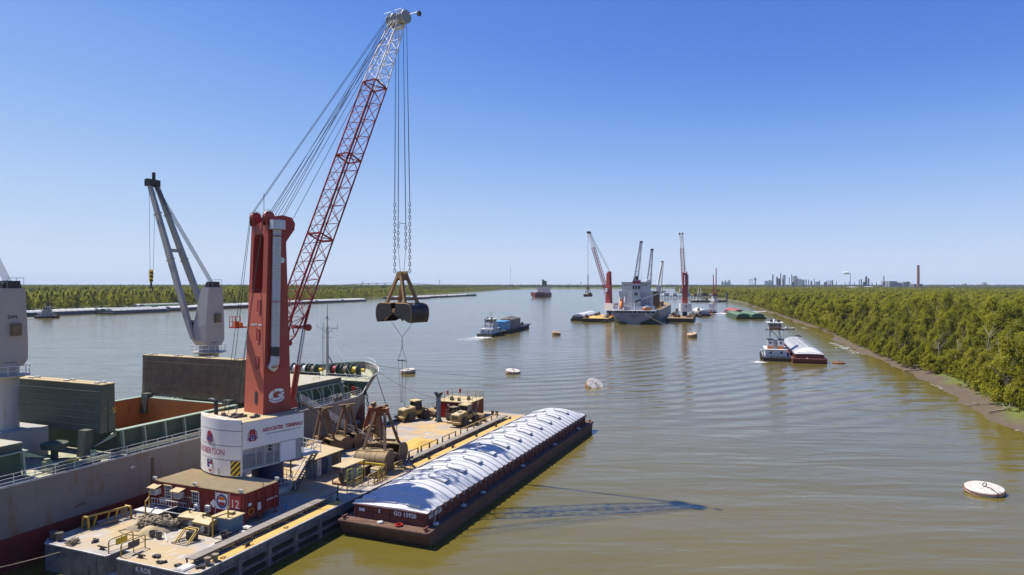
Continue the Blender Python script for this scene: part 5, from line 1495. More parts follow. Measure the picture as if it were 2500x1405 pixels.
def closed_cover(x0, x1, y, n, mats=('hatch_green','hatch_top')):
    ln = (x1-x0)/n
    for i in range(n):
        b = MB(); b.span(x0+i*ln+.04, x0+(i+1)*ln-.04, -y-.35, y+.35, 10.26, 11.0); c = b.build('hatch_cover', M[mats[0]], ship)
        t = MB(); t.span(x0+i*ln+.02, x0+(i+1)*ln-.02, -y-.4, y+.4, 11.0, 11.06); t.build('cover_plate', M[mats[1]], c)
        for sg in (-1,1):
            k = MB(); k.path([(x0+(i+.4)*ln, sg*(y-1.5), 11.06),(x0+(i+.4)*ln, sg*(y-1.5), 11.35),(x0+(i+.6)*ln, sg*(y-1.5), 11.35),(x0+(i+.6)*ln, sg*(y-1.5), 11.06)], .05, 5); k.build('lifting_eye', M['pale_green'], c)
closed_cover(18.0, 34.2, 8.5, 2)
closed_cover(-44, -16.4, 8.5, 3)
def raised_pair(x, z0, z1, mats, lab):
    for i, dx_ in enumerate((0, .98)):
        b = MB(); lean = .12*(1 if i else -1)
        b.hexa([(x+dx_,-9.2,z0),(x+dx_+.8,-9.2,z0),(x+dx_+.8,9.2,z0),(x+dx_,9.2,z0),(x+dx_-lean,-9.2,z1),(x+dx_+.8-lean,-9.2,z1),(x+dx_+.8-lean,9.2,z1),(x+dx_-lean,9.2,z1)])
        c = b.build('raised_hatch_cover', M[mats], ship)
        # horizontal stiffening ribs and a rusty rim
        for k in range(1, 7):
            z = z0 + (z1-z0)*k/7
            xx = x + dx_ - lean*(k/7)
            r_ = MB(); r_.span(xx-.09, xx+.01, -9.1, 9.1, z-.04, z+.04); r_.build('cover_rib', M[mats], c)
        r_ = MB(); r_.span(x+dx_-lean-.04, x+dx_+.84-lean, -9.25, 9.25, z1, z1+.09); r_.build('cover_rim', M['cabin_roof'], c)
        for yv in (-8.0, -3, 3, 8.0):
            r_ = MB(); r_.box((x+dx_+.4-lean, yv, z1+.16),(.3,.6,.16)); r_.build('cover_cleat', M['edge_white'], c)
    for yv in (-7.6, 7.6):
        b = MB(); b.hexa([(x-1.2,yv-.5,z0-2.4),(x-.4,yv-.5,z0-2.4),(x-.4,yv+.5,z0-2.4),(x-1.2,yv+.5,z0-2.4),(x-.9,yv-.6,z0+.4),(x+.1,yv-.6,z0+.4),(x+.1,yv+.6,z0+.4),(x-.9,yv+.6,z0+.4)]); b.build('cover_hinge', M['hatch_green'], ship)
raised_pair(-8.6, 10.3, 15.5, 'hatch_green', 'left')
write('2A', .6, M['yellow'], ship, (-7.0, -9.22, 12.6), (0,0,-1), (0,-1,0))
raised_pair(11.4, 10.4, 16.1, 'hatch_cover', 'centre')
b = MB(); b.bar((-8.1,-9.22,12.9),(-8.1,-9.22,13.1),.06,.02); b.bar((-7.7,-9.22,12.6),(-7.4,-9.22,12.6),.06,.02); b.build('paint_mark', M['yellow'], ship)

# deck gear by the near side
b = MB(); b.lathe([(.9,8.9),(1.25,9.0),(1.3,9.5),(1.0,9.6),(0,9.62)], 16, Matrix.Translation((-11.0,-5.4,0))); b.lathe([(.35,7.72),(.35,8.9)], 10, Matrix.Translation((-11.0,-5.4,0))); b.build('mushroom_vent', M['hatch_green'], ship, smooth=50)
for (x,y,lx,ly,lz,mt) in ((-11.8,-9.2,1.3,.5,.7,'yellow'),(-14.4,-9.4,.7,.6,1.3,'deck_green'),(-9.2,-9.0,.45,.45,1.0,'pale_green'),(-3.6,-9.4,.9,.5,.4,'yellow'),(-12.8,-9.9,1.0,.4,.5,'timber'),(-10.4,-10.2,1.6,.9,.25,'timber')):
    b = MB(); b.span(x-lx/2,x+lx/2,y-ly/2,y+ly/2,7.72+.0,7.72+lz*.8); b.span(x-lx*.35,x+lx*.35,y-ly*.35,y+ly*.35,7.72+lz*.8,7.72+lz); b.build('deck_box', M[mt], ship)
for y in (-10.6,-10.0):
    b = MB(); b.tube((-15.5,y,8.1),(16,y,8.1),.09,n=6); b.build('deck_pipe', M['deck_green'], ship)
b = MB(); b.span(-16.2,-9.8,-2.6,2.6,7.72,10.9); mh_ = b.build('mast_house', M['ship_crane'], ship)
b = MB(); b.span(12.8,17.0,-2.8,2.8,7.72,10.6); b.build('mast_house', M['ship_crane'], ship)
b = MB(); b.span(-9.795,-9.75,-1.2,-.3,8.0,9.8); b.build('house_door', M['edge_white'], mh_)
b = MB(); b.span(-16.0,-15.0,-2.64,-2.6,8.3,9.9); b.build('house_door', M['grey_steel'], mh_)
bol = MB()
for dx_ in (-.4,.4): bol.lathe([(.24,0),(.24,.7),(.32,.74),(.32,.86),(0,.9)], 12, Matrix.Translation((dx_,0,0)))
bol.span(-.75,.75,-.3,.3,0,.06); bm = bol.mesh('bollard', M['ship_green'], 40)
for x in (25.0,33.5,-14,4): place('bollard', bm, ship, (x,-10.6,7.72))
fl = MB(); fl.lathe([(.15,0),(.4,.1),(.4,.55),(.15,.65)], 12, Matrix.Rotation(PI/2,4,'X')); fl.span(-.6,.6,-.5,0,-.5,-.35); fm = fl.mesh('fairlead', M['timber'], 40)
for x in (29.5,30.6): place('fairlead', fm, ship, (x,-10.9,8.3))
b = MB()
for x in (28.4,29.2,30.0): b.path([(x,-11.1,7.72),(x,-10.9,8.9),(x+.7,-10.9,8.9),(x+.7,-11.1,7.72)],.045,5)
b.build('gangway_davit', M['white_rail'], ship)
# arched deck side frames by the forward hatch
for i in range(6):
    x = 20 + i*2.7
    b = MB(); b.path([(x,-9.5,7.72),(x-.1,-9.45,9.2),(x-.5,-9.1,10.1)],.09,6); b.build('coaming_hoop', M['pale_green'], ship)

# ship cranes: pedestal, house, twin-leg jib, hook
def ship_crane(s, label, hook=True):
    o = thing('deck_crane', label, 'crane', L(s, TC, 7.72), ANG)
    Z = 7.72
    def cz2(b_, name, mat, parent=None, smooth=None): return b_.build(name, M[mat], parent or o, smooth, dz=Z)
    b_ = MB(); b_.lathe([(1.45,7.72),(1.38,8.5),(1.34,16.3),(1.34,18.0)], 24); cz2(b_, 'pedestal', 'ship_crane', smooth=40)
    b_ = MB(); b_.lathe([(1.36,16.35),(2.35,16.62),(2.35,16.74),(1.36,16.74)], 24); pl = cz2(b_, 'ring_platform', 'ship_crane', smooth=30)
    for z in (.5,1.0):
        k = MB(); k.path([(2.28*math.cos(a),2.28*math.sin(a),16.74+z) for a in [2*PI*i/16 for i in range(16)]],.025,5,closed=True); cz2(k, 'rail', 'white_rail', pl)
    pp = MB(); pp.tube((0,0,0),(0,0,1.0),.025,n=5); pm_ = pp.mesh('rail_post', M['white_rail'])
    for i in range(16): place('rail_post', pm_, pl, (2.28*math.cos(2*PI*i/16),2.28*math.sin(2*PI*i/16),16.74-Z))
    b_ = MB(); b_.loft([[(-1.35,-1.0,17.6),(1.35,-1.0,17.6),(1.35,1.0,17.6),(-1.35,1.0,17.6)],[(-1.75,-1.15,18.3),(1.75,-1.15,18.3),(1.75,1.3,18.3),(-1.75,1.3,18.3)],[(-1.65,-1.15,20.5),(1.75,-1.15,20.5),(1.75,1.25,20.5),(-1.65,1.25,20.5)],[(-1.1,-1.1,25.9),(1.5,-1.1,25.9),(1.5,.35,25.9),(-1.1,.35,25.9)]])
    hs = cz2(b_, 'crane_house', 'ship_crane')
    k = MB(); k.span(-.1,.95,-1.42,-1.12,20.9,22.2); k.span(.0,.85,-1.47,-1.42,21.0,22.1); cz2(k, 'ventilation_box', 'timber' if False else 'hatch_cover', hs)
    k = MB(); k.box((0.4,-.35,26.35),(1.5,1.0,.9)); k.tube((-.6,-.3,26.2),(1.3,-.3,26.2),.45,n=12); cz2(k, 'top_sheaves', 'dark_steel', hs)
    k = MB(); k.span(-1.05,1.45,-1.05,.3,25.9,26.0); tp = cz2(k, 'top_platform', 'ship_crane', hs)
    for q in ((1.4,-1.0),(1.4,.25),(-.3,-1.0)):
        k = MB(); k.tube((q[0],q[1],26),(q[0],q[1],27.1),.025,n=5); cz2(k, 'top_rail_post', 'grey_steel', hs)
    k = MB(); k.path([(-.3,-1.0,27.1),(1.4,-1.0,27.1),(1.4,.25,27.1)],.025,5); cz2(k, 'top_rail', 'grey_steel', hs)
    k = MB(); k.hexa([(-1.4,1.25,19.0),(.6,1.25,19.0),(.6,2.5,19.3),(-1.4,2.5,19.3),(-1.4,1.25,21.3),(.6,1.25,21.3),(.6,2.1,21.3),(-1.4,2.1,21.3)]); cab = cz2(k, 'driver_cab', 'ship_crane', hs)
    k = MB(); k.add([(-1.42,1.35,19.6),(-1.42,2.3,19.7),(-1.42,2.05,21.0),(-1.42,1.35,21.0)],[(0,1,2,3)]); cz2(k, 'cab_window', 'glass', cab)
    tip = Vector((0, 11.2, 41.5))
    for sx in (-1, 1):
        base = Vector((sx*1.85, 1.1, 18.6)); e = tip + Vector((sx*.62, 0, 0)); m1 = base.lerp(e, .5)
        k = MB(); d_ = (e-base).normalized(); s1 = Vector((1,0,0)); s2 = d_.cross(s1)
        rings_ = []
        for f, w_, hh in ((0,.4,.45),(.12,.54,.8),(.5,.54,.88),(.85,.48,.7),(1,.45,.55)):
            c = base.lerp(e, f); rings_.append([c - s1*w_/2 - s2*hh/2, c + s1*w_/2 - s2*hh/2, c + s1*w_/2 + s2*hh/2, c - s1*w_/2 + s2*hh/2])
        k.loft(rings_); lg = cz2(k, 'jib_leg', 'ship_crane')
        for f in (.2,.5,.8):
            c = base.lerp(e, f); k = MB(); q = [c - s1*.34 - s2*.56, c + s1*.34 - s2*.56, c + s1*.34 + s2*.56, c - s1*.34 + s2*.56]
            for i in range(4): k.bar(q[i], q[(i+1)%4], .07)
            cz2(k, 'jib_seam', 'ship_crane', lg)
    c = Vector((0,1.1,18.6)).lerp(tip, .56)
    k = MB(); k.bar(c - Vector((1.3,0,0)), c + Vector((1.3,0,0)), .35, .5); cz2(k, 'jib_tie', 'ship_crane')
    k = MB(); k.box(tip + Vector((0,.1,.2)),(1.9,1.1,1.0)); k.tube(tip+Vector((-.8,.3,.3)),tip+Vector((.8,.3,.3)),.55,n=14); k.box(tip+Vector((-.2,-.4,1.2)),(.35,.35,1.1)); cz2(k, 'jib_head', 'dark_steel')
    for i in range(6):
        x = -.9 + .3*i
        k = MB(); k.tube((.3+x*.5,-.3,26.6), tip + Vector((x*.5,-.2,.2)), .03, n=5); cz2(k, 'luffing_rope', 'wire')
    if hook:
        hk = Vector((.0, tip.y+.4, 28.6))
        for x in (-.35,.75):
            k = MB(); k.tube((x, tip.y+.4, tip.z-.2),(x*.5, tip.y+.4, hk.z), .025, n=5); cz2(k, 'hoist_rope', 'wire')
        k = MB(); k.prism([(0,1.0),(.55,.75),(.6,.2),(.25,-.9),(-.25,-.9),(-.6,.2),(-.55,.75)], -.22, .22, Matrix.Translation((0,hk.y,hk.z-.9)) @ Matrix.Rotation(rad(60),4,'Z') @ Matrix.Rotation(PI/2,4,'X')); cz2(k, 'hook_block', 'hazard_hook')
        k = MB(); k.tube((0,hk.y,hk.z-1.8),(0,hk.y,hk.z-2.5),.14,n=8); k.path([(0,hk.y,hk.z-2.5),(.3,hk.y,hk.z-2.8),(.25,hk.y,hk.z-3.2),(-.05,hk.y,hk.z-3.35),(-.3,hk.y,hk.z-3.1)],.1,6); cz2(k, 'hook', 'dark_steel')
    return o
ship_crane(14.9, 'grey ship crane with raised twin-leg jib and striped hook behind the red tower')
c2 = ship_crane(-12.8, 'grey ship crane house cut off by the left edge of the picture', False)
write('SWL', .55, M['black'], c2, (0.2, -1.17, 22.9), (1,0,0), (0,-1,.0), dz=7.72)

# forecastle gear
def winch(x, y, rz, cols, label):
    o = thing('mooring_winch', label, 'winch', L(x, TC+y, 9.9), ANG+rz)
    f = MB(); f.span(-.6,.6,-3.0,3.0,0,.2); f.build('bed', M['ship_green'], o)
    for yv in (-2.9,-1.0,1.0,2.9):
        k = MB(); k.hexa([(-.55,yv-.07,.2),(.55,yv-.07,.2),(.55,yv+.07,.2),(-.55,yv+.07,.2),(-.25,yv-.07,1.35),(.25,yv-.07,1.35),(.25,yv+.07,1.35),(-.25,yv+.07,1.35)]); k.build('bearing', M['ship_green'], o)
    k = MB(); k.tube((0,-3.4,1.05),(0,3.4,1.05),.12,n=8); k.build('shaft', M['dark_steel'], o)
    Rx = Matrix.Rotation(PI/2,4,'X')
    for yv, col in zip((-2.0,-.1,2.0), cols):
        k = MB(); k.lathe([(.62,-.6),(.62,.6)], 18, Matrix.Translation((0,yv,1.05)) @ Rx); dr = k.build('rope_drum', M[col], o, smooth=40)
        for e_ in (-.62,.62):
            k = MB(); k.lathe([(1.0,-.05),(1.0,.05)], 20, Matrix.Translation((0,yv+e_,1.05)) @ Rx); k.build('flange', M['ship_green'], dr, smooth=40)
    k = MB(); k.lathe([(.35,-.3),(.25,0),(.38,.3)], 14, Matrix.Translation((0,-3.6,1.05)) @ Rx); k.build('warping_head', M['yellow'], o, smooth=50)
    k = MB(); k.box((.2,.95,.8),(1.1,.7,1.2)); k.build('gear_case', M['ship_green'], o)
    return o
winch(43.2,-3.0,.12,('yellow','rope_pile','letter_red'), 'green mooring winch with yellow and red drums on the ship bow, nearer the stem')
winch(41.5,4.6,.0,('rope_pile','letter_white','letter_white'), 'green mooring winch with white rope drums on the ship bow, beside the red tower')
mast = thing('foremast', 'thin grey mast with ladder and crossbar on the ship bow', 'mast', L(42.0, TC, 9.9), ANG)
k = MB(); k.tube((0,0,0),(0,0,9.0),.28,.2,10); k.tube((0,0,9.0),(0,0,12.9),.12,.06,8); k.build('pole', M['ship_crane'], mast)
for y in (-.5,.5) if False else (.45,.8):
    k = MB(); k.tube((-.4,y,0),(-.4,y,9.6),.035,n=5); k.build('ladder_stile', M['grey_steel'], mast)
rg2 = MB(); rg2.tube((-.4,.45,0),(-.4,.8,0),.025,n=4); rgm2 = rg2.mesh('rung', M['grey_steel'])
for i in range(22): place('rung', rgm2, mast, (0,0,.3+.42*i))
k = MB(); k.tube((0,-2.2,8.6),(0,2.2,8.6),.06,n=6); k.tube((0,-2.2,8.4),(0,-2.2,9.3),.04,n=5); k.tube((0,2.2,8.4),(0,2.2,9.3),.04,n=5); k.tube((0,-1.4,8.6),(0,0,7.4),.04,n=5); k.tube((0,1.4,8.6),(0,0,7.4),.04,n=5); k.tube((0,-1.5,6.9),(0,1.5,6.9),.04,n=5); k.build('crossbar', M['grey_steel'], mast)
for z in (8.0, 10.2):
    k = MB(); k.box((-.1,0,z),(.9,.9,.08)); k.box((-.1,0,z+.3),(.3,.3,.45)); k.build('lamp_platform', M['grey_steel'], mast)
k = MB(); k.tube((0,0,8.8),(11.2,-.5,1.2),.02,n=4); k.build('stay', M['white_rail'], mast)
k = MB(); k.tube((0,0,8.8),(-3.5,-8.0,.1),.02,n=4); k.build('stay', M['white_rail'], mast)
dv = MB(); dv.tube((0,0,0),(0,0,1.9),.13,.11,8); dv.tube((0,0,1.9),(-.2,1.1,3.6),.11,.08,8)
tag(dv.build('davit', M['ship_green'], loc=L(46.6, TC+2.5, 9.9), rz=ANG), 'bent dark green davit post on the ship bow', 'davit')
hatch_ = MB(); hatch_.hexa([(-.8,-.8,0),(.8,-.8,0),(.8,.8,0),(-.8,.8,0),(-.35,-.35,1.5),(.35,-.35,1.5),(.35,.35,1.5),(-.35,.35,1.5)]); hatch_.box((0,0,1.6),(.9,.9,.2))
tag(hatch_.build('chain_stopper', M['ship_green'], loc=L(47.6, TC-1.4, 9.9), rz=ANG), 'dark green tapered fitting on the bow deck near the stem', 'deck fitting')
for i,(s,t) in enumerate(((49.6,1.5),(49.9,-1.1))):
    r_ = MB(); r_.lathe([(.3,0),(.3,.6),(.38,.7),(0,.75)], 10, Matrix.Translation((-.35,0,0))); r_.lathe([(.3,0),(.3,.6),(.38,.7),(0,.75)], 10, Matrix.Translation((.35,0,0)))
    tag(r_.build('bollard', M['red_paint'], loc=L(s, TC+t, 9.9), rz=ANG, smooth=40), ('red twin bollard at the far side of the bow tip','red twin bollard at the near side of the bow tip')[i], 'bollard', 'red bollards at the bow tip')
ac = thing('anchor_chain', 'dark anchor chain hanging from the ship bow down to the river', 'chain', L(44.4, TC-7.9, -.4), ANG)
link_chain(ac, (0,0,0), (-.3,1.0,7.5), .62, .08)

# gangway
ga, gb = L(21.4, 33.4, 9.1), L(25.8, 24.0, 2.6)
gw = thing('gangway', 'sloping steel gangway ladder from the ship deck down to the crane barge', 'gangway', gb, 0)
v_ = ga - gb; fw = v_.normalized(); sd = Vector((fw.y,-fw.x,0)).normalized()
for sg in (-1,1):
    k = MB(); k.bar(sd*sg*.42, v_ + sd*sg*.42, .08, .22); k.build('side_beam', M['timber'], gw)
    for hgt in (.55, 1.05):
        k = MB(); k.tube(sd*sg*.42 + Vector((0,0,hgt)), v_ + sd*sg*.42 + Vector((0,0,hgt)), .032, n=6); k.build('handrail', M['white_rail'], gw)
    pst = MB(); pst.tube((0,0,0),(0,0,1.05),.03,n=5); pmm = pst.mesh('post', M['white_rail'])
    for i in range(9): place('post', pmm, gw, v_*(i/8) + sd*sg*.42)
stp = MB(); stp.box((0,0,0),(.8,.22,.05), math.atan2(sd.y, sd.x)); spm = stp.mesh('tread', M['timber'])
for i in range(34): place('tread', spm, gw, v_*((i+.5)/34))
k = MB(); k.bar(v_*.93 + Vector((0,0,.2)), v_*.93 + Vector((0,0,.2)) + Vector((0,0,.0)) + (L(20.6,34.6,7.8)-ga), .1, .1); k.build('upper_hinge', M['timber'], gw)
# ================================================================== THINGS ON THE CRANE BARGE DECK
def at(s, t, z=DZ): return L(s, t, z)

# ------------------------------------------------------------------ red office cabin on legs
KS, KT, KL, KW = -7.5, 16.4, 12.1, 4.8
cab_ = thing('office_cabin', 'red corrugated container cabin on short legs marked 12 under the crane', 'cabin', at(KS, KT), ANG)
z0, z1 = .70, 3.12
def corr_wall(a, b_, n, dep=.05):
    a, b_ = Vector(a), Vector(b_); d = (b_-a); nn = Vector((d.y,-d.x,0)).normalized()
    pts = []
    for i in range(n):
        f0 = i/n
        for q, o_ in ((0,0),(.35,0),(.5,dep),(.85,dep)):
            p = a + d*(f0 + q/n) + nn*o_; pts.append(p)
    pts.append(b_)
    m_ = MB(); m_.loft([[p + Vector((0,0,z0)), p + Vector((0,0,z1))] for p in pts], caps=False, closed=False); return m_
w = corr_wall((0,KL,0),(0,0,0),44); near_wall = w.build('wall', M['cabin_red'], cab_)
w = corr_wall((0,0,0),(KW,0,0),10); end_wall = w.build('wall', M['cabin_red'], cab_)
w = corr_wall((KW,0,0),(KW,KL,0),44); w.build('wall', M['cabin_red'], cab_)
w = corr_wall((KW,KL,0),(0,KL,0),10); w.build('wall', M['cabin_red'], cab_)
w = MB(); w.span(.02,KW-.02,.02,KL-.02,z0-.12,z0); w.build('floor', M['dark_steel'], cab_)
fr_ = MB()
for (x,y) in ((0,0),(KW,0),(0,KL),(KW,KL),(KW/2,0)): fr_.box((x,y,(z0+z1)/2),(.18,.18,z1-z0+.1))
for zz in (z0-.02, z1+.02):
    fr_.bar((0,0,zz),(0,KL,zz),.16,.14); fr_.bar((KW,0,zz),(KW,KL,zz),.16,.14); fr_.bar((0,0,zz),(KW,0,zz),.15,.13); fr_.bar((0,KL,zz),(KW,KL,zz),.15,.13)
fr_.build('frame', M['cabin_red'], cab_)
rib = MB(); n = 58
pts = []
for i in range(n):
    for q, o_ in ((0,0),(.3,0),(.45,.05),(.8,.05)): pts.append((-.06 + (KL+.12)*(i+q)/n, o_))
pts.append((KL+.06, 0))
rib.loft([[(-.1, y, z1+.1+o_), (KW+.1, y, z1+.1+o_)] for y, o_ in pts], caps=False, closed=False); rib.f = [q[::-1] for q in rib.f]
rib.build('roof', M['cabin_roof'], cab_)
lg = MB(); lg.tube((0,0,0),(0,0,z0-.1),.10,n=8); lg.box((0,0,.03),(.35,.35,.06)); lm = lg.mesh('leg', M['crane_red'])
for x in (.15, KW/2, KW-.15):
    for y in (.15, KL/3, 2*KL/3, KL-.15): place('leg', lm, cab_, (x,y,0))
def window(t, zc, w_=.8, h_=1.25):
    y = t - KT
    f = MB(); f.span(-.07,.02,y-w_/2-.09,y+w_/2+.09,zc-h_/2-.09,zc+h_/2+.09); wo_ = f.build('window', M['white_rail'], cab_)
    for i in (-1,0,1):
        for j in (-1.5,-.5,.5,1.5) if h_ > 1.1 else (-1,0,1):
            p = MB(); hh = h_/(4 if h_ > 1.1 else 3); p.span(-.085,-.075,y+i*w_/3-w_/6+.03,y+i*w_/3+w_/6-.03,zc+j*hh-hh/2+.03,zc+j*hh+hh/2-.03); p.build('pane', M['glass'], wo_)
    f = MB(); f.span(-.25,0,y-w_/2-.14,y+w_/2+.14,zc+h_/2+.1,zc+h_/2+.15); f.build('window_hood', M['cabin_roof'], wo_)
window(26.5, 2.25); window(22.7, 2.15, .8, 1.05)
for t, hw in ((28.0,.5),(24.7,.55)):
    y = t - KT
    a = MB(); a.span(-.65,-.0,y-.4,y+.4,1.95,2.55); ac_ = a.build('air_conditioner', M['white_rail'], cab_)
    a = MB(); a.span(-.66,-.651,y-.34,y+.34,2.02,2.48); a.build('grille', M['grey_steel'], ac_)
    a = MB(); a.hexa([(-.95,y-hw-.1,2.68),(.0,y-hw-.1,2.9),(.0,y+hw+.1,2.9),(-.95,y+hw+.1,2.68),(-.95,y-hw-.1,2.73),(.0,y-hw-.1,2.95),(.0,y+hw+.1,2.95),(-.95,y+hw+.1,2.73)]); a.build('hood', M['cabin_roof'], ac_)
for t, zc, sz in ((22.4,1.1,.5),(20.9,1.2,.5)):
    y = t - KT; a = MB(); a.span(-.35,0,y-.25,y+.25,zc-sz/2,zc+sz/2+.15); ac_ = a.build('wall_box', M['white_rail'], cab_)
    a = MB(); a.span(-.36,-.35,y-.18,y+.18,zc-.15,zc+.22); a.build('box_grille', M['grey_steel'], ac_)
# signs on the near wall
def plate(t, zc, w_, h_, mat, name='sign_board', rot=0, off=-.062):
    y = t - KT; k = MB(); k.prism([(-w_/2,-h_/2),(w_/2,-h_/2),(w_/2,h_/2),(-w_/2,h_/2)], 0, .02, basis((off,y,zc),(0,-1,0),(-1,0,0)) @ Matrix.Rotation(rot,4,'Z')); return k.build(name, M[mat], cab_)
M['sign_pink'] = pmat('sign_pink', (0.42,0.05,0.06), .6)
plate(17.45, 2.15, 1.45, 1.6, 'sign_pink')
write('12', 1.15, M['letter_white'], cab_, (-.09, 17.45-KT, 2.08), (0,-1,0), (-1,0,0), bold=.0)
k = MB(); k.span(-.095,-.085,17.45-KT-.6,17.45-KT+.6,1.44,1.49); k.build('sign_rule', M['letter_white'], cab_)
plate(19.15, 2.2, 1.5, 1.6, 'letter_white')
def disc(t, zc, r0, r1, mat, off, a0=0, a1=2*PI, name='sign_mark'):
    k = MB(); arc_slab(k, r1, r1, r0, r0, a0, a1, 0, 24); p = k.build(name, M[mat], cab_); p.matrix_local = basis((off, t-KT, zc), (0,-1,0), (-1,0,0)); return p
disc(19.15, 2.2, .50, .70, 'letter_blue', -.086); disc(19.15, 2.2, 0, .48, 'orange', -.086, rad(20), rad(160)); disc(19.15, 2.2, 0, .48, 'letter_red', -.086, rad(200), rad(340))
k = MB(); k.bar((-.095,19.15-KT-.45,2.2),(-.095,19.15-KT+.45,2.2),.02,.16); k.build('sign_mark', M['letter_white'], cab_)
plate(20.25, 1.85, .62, .62, 'letter_white', rot=PI/4, off=-.064)
plate(25.35, 2.35, .8, .75, 'sign_pink'); plate(27.2, 1.35, 1.1, .55, 'edge_white')
for t in (20.0, 18.2):
    k = MB(); k.span(-.1,-.05,t-KT-.03,t-KT+.03,z0,z1); k.build('door_bar', M['white_rail'], cab_)
# ladder-like cage door and leaning board
cg = MB()
for i in range(9): cg.tube((-.55,23.1-KT+.26*i,.9),(-.15,23.1-KT+.26*i,2.25),.03,n=5)
cg.bar((-.5,23.0-KT,1.05),(-.5,25.3-KT,1.05),.06); cg.bar((-.2,23.0-KT,2.1),(-.2,25.3-KT,2.1),.06); cg.build('cage_door', M['rope_pile'], cab_)
# end wall: door ribs, life ring, meter boxes, bench
for x in (1.7,2.9,4.1):
    k = MB(); k.span(x-.03,x+.03,-.14,-.05,z0+.1,z1-.1); k.build('locking_bar', M['cabin_red'], cab_)
k = MB(); k.path([(.85+.33*math.cos(a),-.12,1.25+.33*math.sin(a)) for a in [2*PI*i/14 for i in range(14)]],.075,6,closed=True); k.build('life_ring', M['orange'], cab_, smooth=60)
k = MB(); k.span(1.75,2.15,-.18,-.05,1.1,1.85); k.build('meter_box', M['white_rail'], cab_)
k = MB(); k.span(.55,.95,-.10,-.05,1.85,2.1); k.build('notice', M['letter_white'], cab_)
k = MB()
for i in range(5): k.bar((3.1+.32*i,-.11,1.75),(3.3+.32*i,-.11,1.75),.02,.16)
k.build('chalk_mark', M['edge_white'], cab_)
def flood(x, y, nm='flood_light'):
    k = MB(); k.tube((x,y,z1),(x,y,z1+.3),.03,n=5); k.box((x,y,z1+.38),(.22,.45,.26)); k.box((x-.1,y-.22,z1+.4),(.2,.2,.22)); return k.build(nm, M['galv'], cab_)
flood(.0,.35); flood(.0,6.4); flood(KW,.1); flood(.0,KL)
k = MB(); k.tube((2.6,-.06,0),(2.6,-.06,z1+.9),.035,n=6); k.build('conduit_pole', M['cabin_red'], cab_)

ep = thing('entry_platform', 'pale landing with a low white guard rail in front of the red cabin', 'platform', at(-9.6, 25.6), ANG)
k = MB(); k.span(0,1.9,0,3.4,.62,.72); k.build('landing', M['edge_white'], ep)
for x in (.1,1.8):
    for y in (.1,3.3):
        k = MB(); k.tube((x,y,0),(x,y,.62),.05,n=6); k.build('leg', M['cabin_red'], ep)
for z in (.95, 1.5):
    k = MB(); k.tube((1.75,-2.0,z),(1.75,3.0,z),.04,n=6); k.build('rail', M['white_rail'], ep)
bb = MB(); bb.tube((0,0,.95),(0,0,1.5),.03,n=5); bm_ = bb.mesh('baluster', M['white_rail'])
for i in range(13): place('baluster', bm_, ep, (1.75,-1.9+.4*i,0))

# ------------------------------------------------------------------ yellow racks and barriers
rk = thing('rope_rack', 'yellow tubular rack hung with ropes at the ship side of the deck', 'rack', at(-13.9, 30.2), ANG)
dirv = Vector((3.9,-.9,0))
for f in (0,1):
    for off in (-.35,.35):
        p = dirv*f + Vector((.0,off,0)); k = MB(); k.tube(p + Vector((0,off*.3,0)), p + Vector((0,0,1.15)), .11, n=8); k.build('post', M['rail_yellow'], rk)
    k = MB(); k.tube(dirv*f + Vector((0,-.4,1.15)), dirv*f + Vector((0,.4,1.15)), .13, n=8); k.build('cap_bar', M['rail_yellow'], rk)
k = MB(); k.tube(Vector((0,0,1.15)), dirv + Vector((0,0,1.15)), .11, n=8); k.build('top_bar', M['rail_yellow'], rk)
for f in (.25,.55,.75):
    k = MB(); k.bar(dirv*f + Vector((0,0,1.1)), dirv*f + Vector((-.35,.05,0)), .14, .14); k.build('brace', M['rail_yellow'], rk)
for i in range(18):
    p = dirv*(.80 + .16*(i/18)) + Vector((0,.12*(-1)**i,1.15)); rr_ = random.Random(i)
    k = MB(); k.path([p, p + Vector((rr_.uniform(-.1,.1),-.12,-.35)), p + Vector((rr_.uniform(-.1,.1),-.15,-rr_.uniform(.7,1.0)))],.03,4); k.build('hanging_rope', M['rope_pile'], rk)
k = MB(); k.path([dirv*.28+Vector((.1,-.55,.2)), dirv*.5+Vector((0,-.5,.26)), dirv*.68+Vector((0,-.5,.2))],[.12,.2,.12],8); k.build('canvas_roll', M['rope_pile'], rk, smooth=60)

def hoop_barrier(s, t, label, panel):
    o = thing('hoop_barrier', label, 'barrier', at(s, t), ANG, 'yellow hoop barriers at the notch')
    pts = [(0,0,0),(0,0,.95),(.06,0,1.12),(.22,0,1.2),(2.2,0,1.2),(2.36,0,1.12),(2.42,0,.95),(2.42,0,0)]
    k = MB(); k.path(pts,.055,8); k.build('hoop', M['rail_yellow'], o, smooth=60)
    k = MB(); k.tube((0,0,.62),(2.42,0,.62),.04,n=6); k.build('mid_rail', M['rail_yellow'], o)
    k = MB(); k.tube((1.25,0,0),(1.25,0,1.2),.04,n=6); k.build('centre_post', M['rail_yellow'], o)
    k = MB(); k.tube((0,0,.12),(2.42,0,.12),.03,n=6); k.build('foot_rail', M['rail_yellow'], o)
    k = MB(); k.span(.65,1.8,-.07,-.045,.5,1.08); k.build('panel', M[panel], o)
hoop_barrier(-17.3, 22.45, 'yellow hoop barrier with a yellow panel at the near end notch', 'yellow')
hoop_barrier(-17.5, 20.65, 'yellow hoop barrier with a grey netted panel at the near end notch', 'timber')

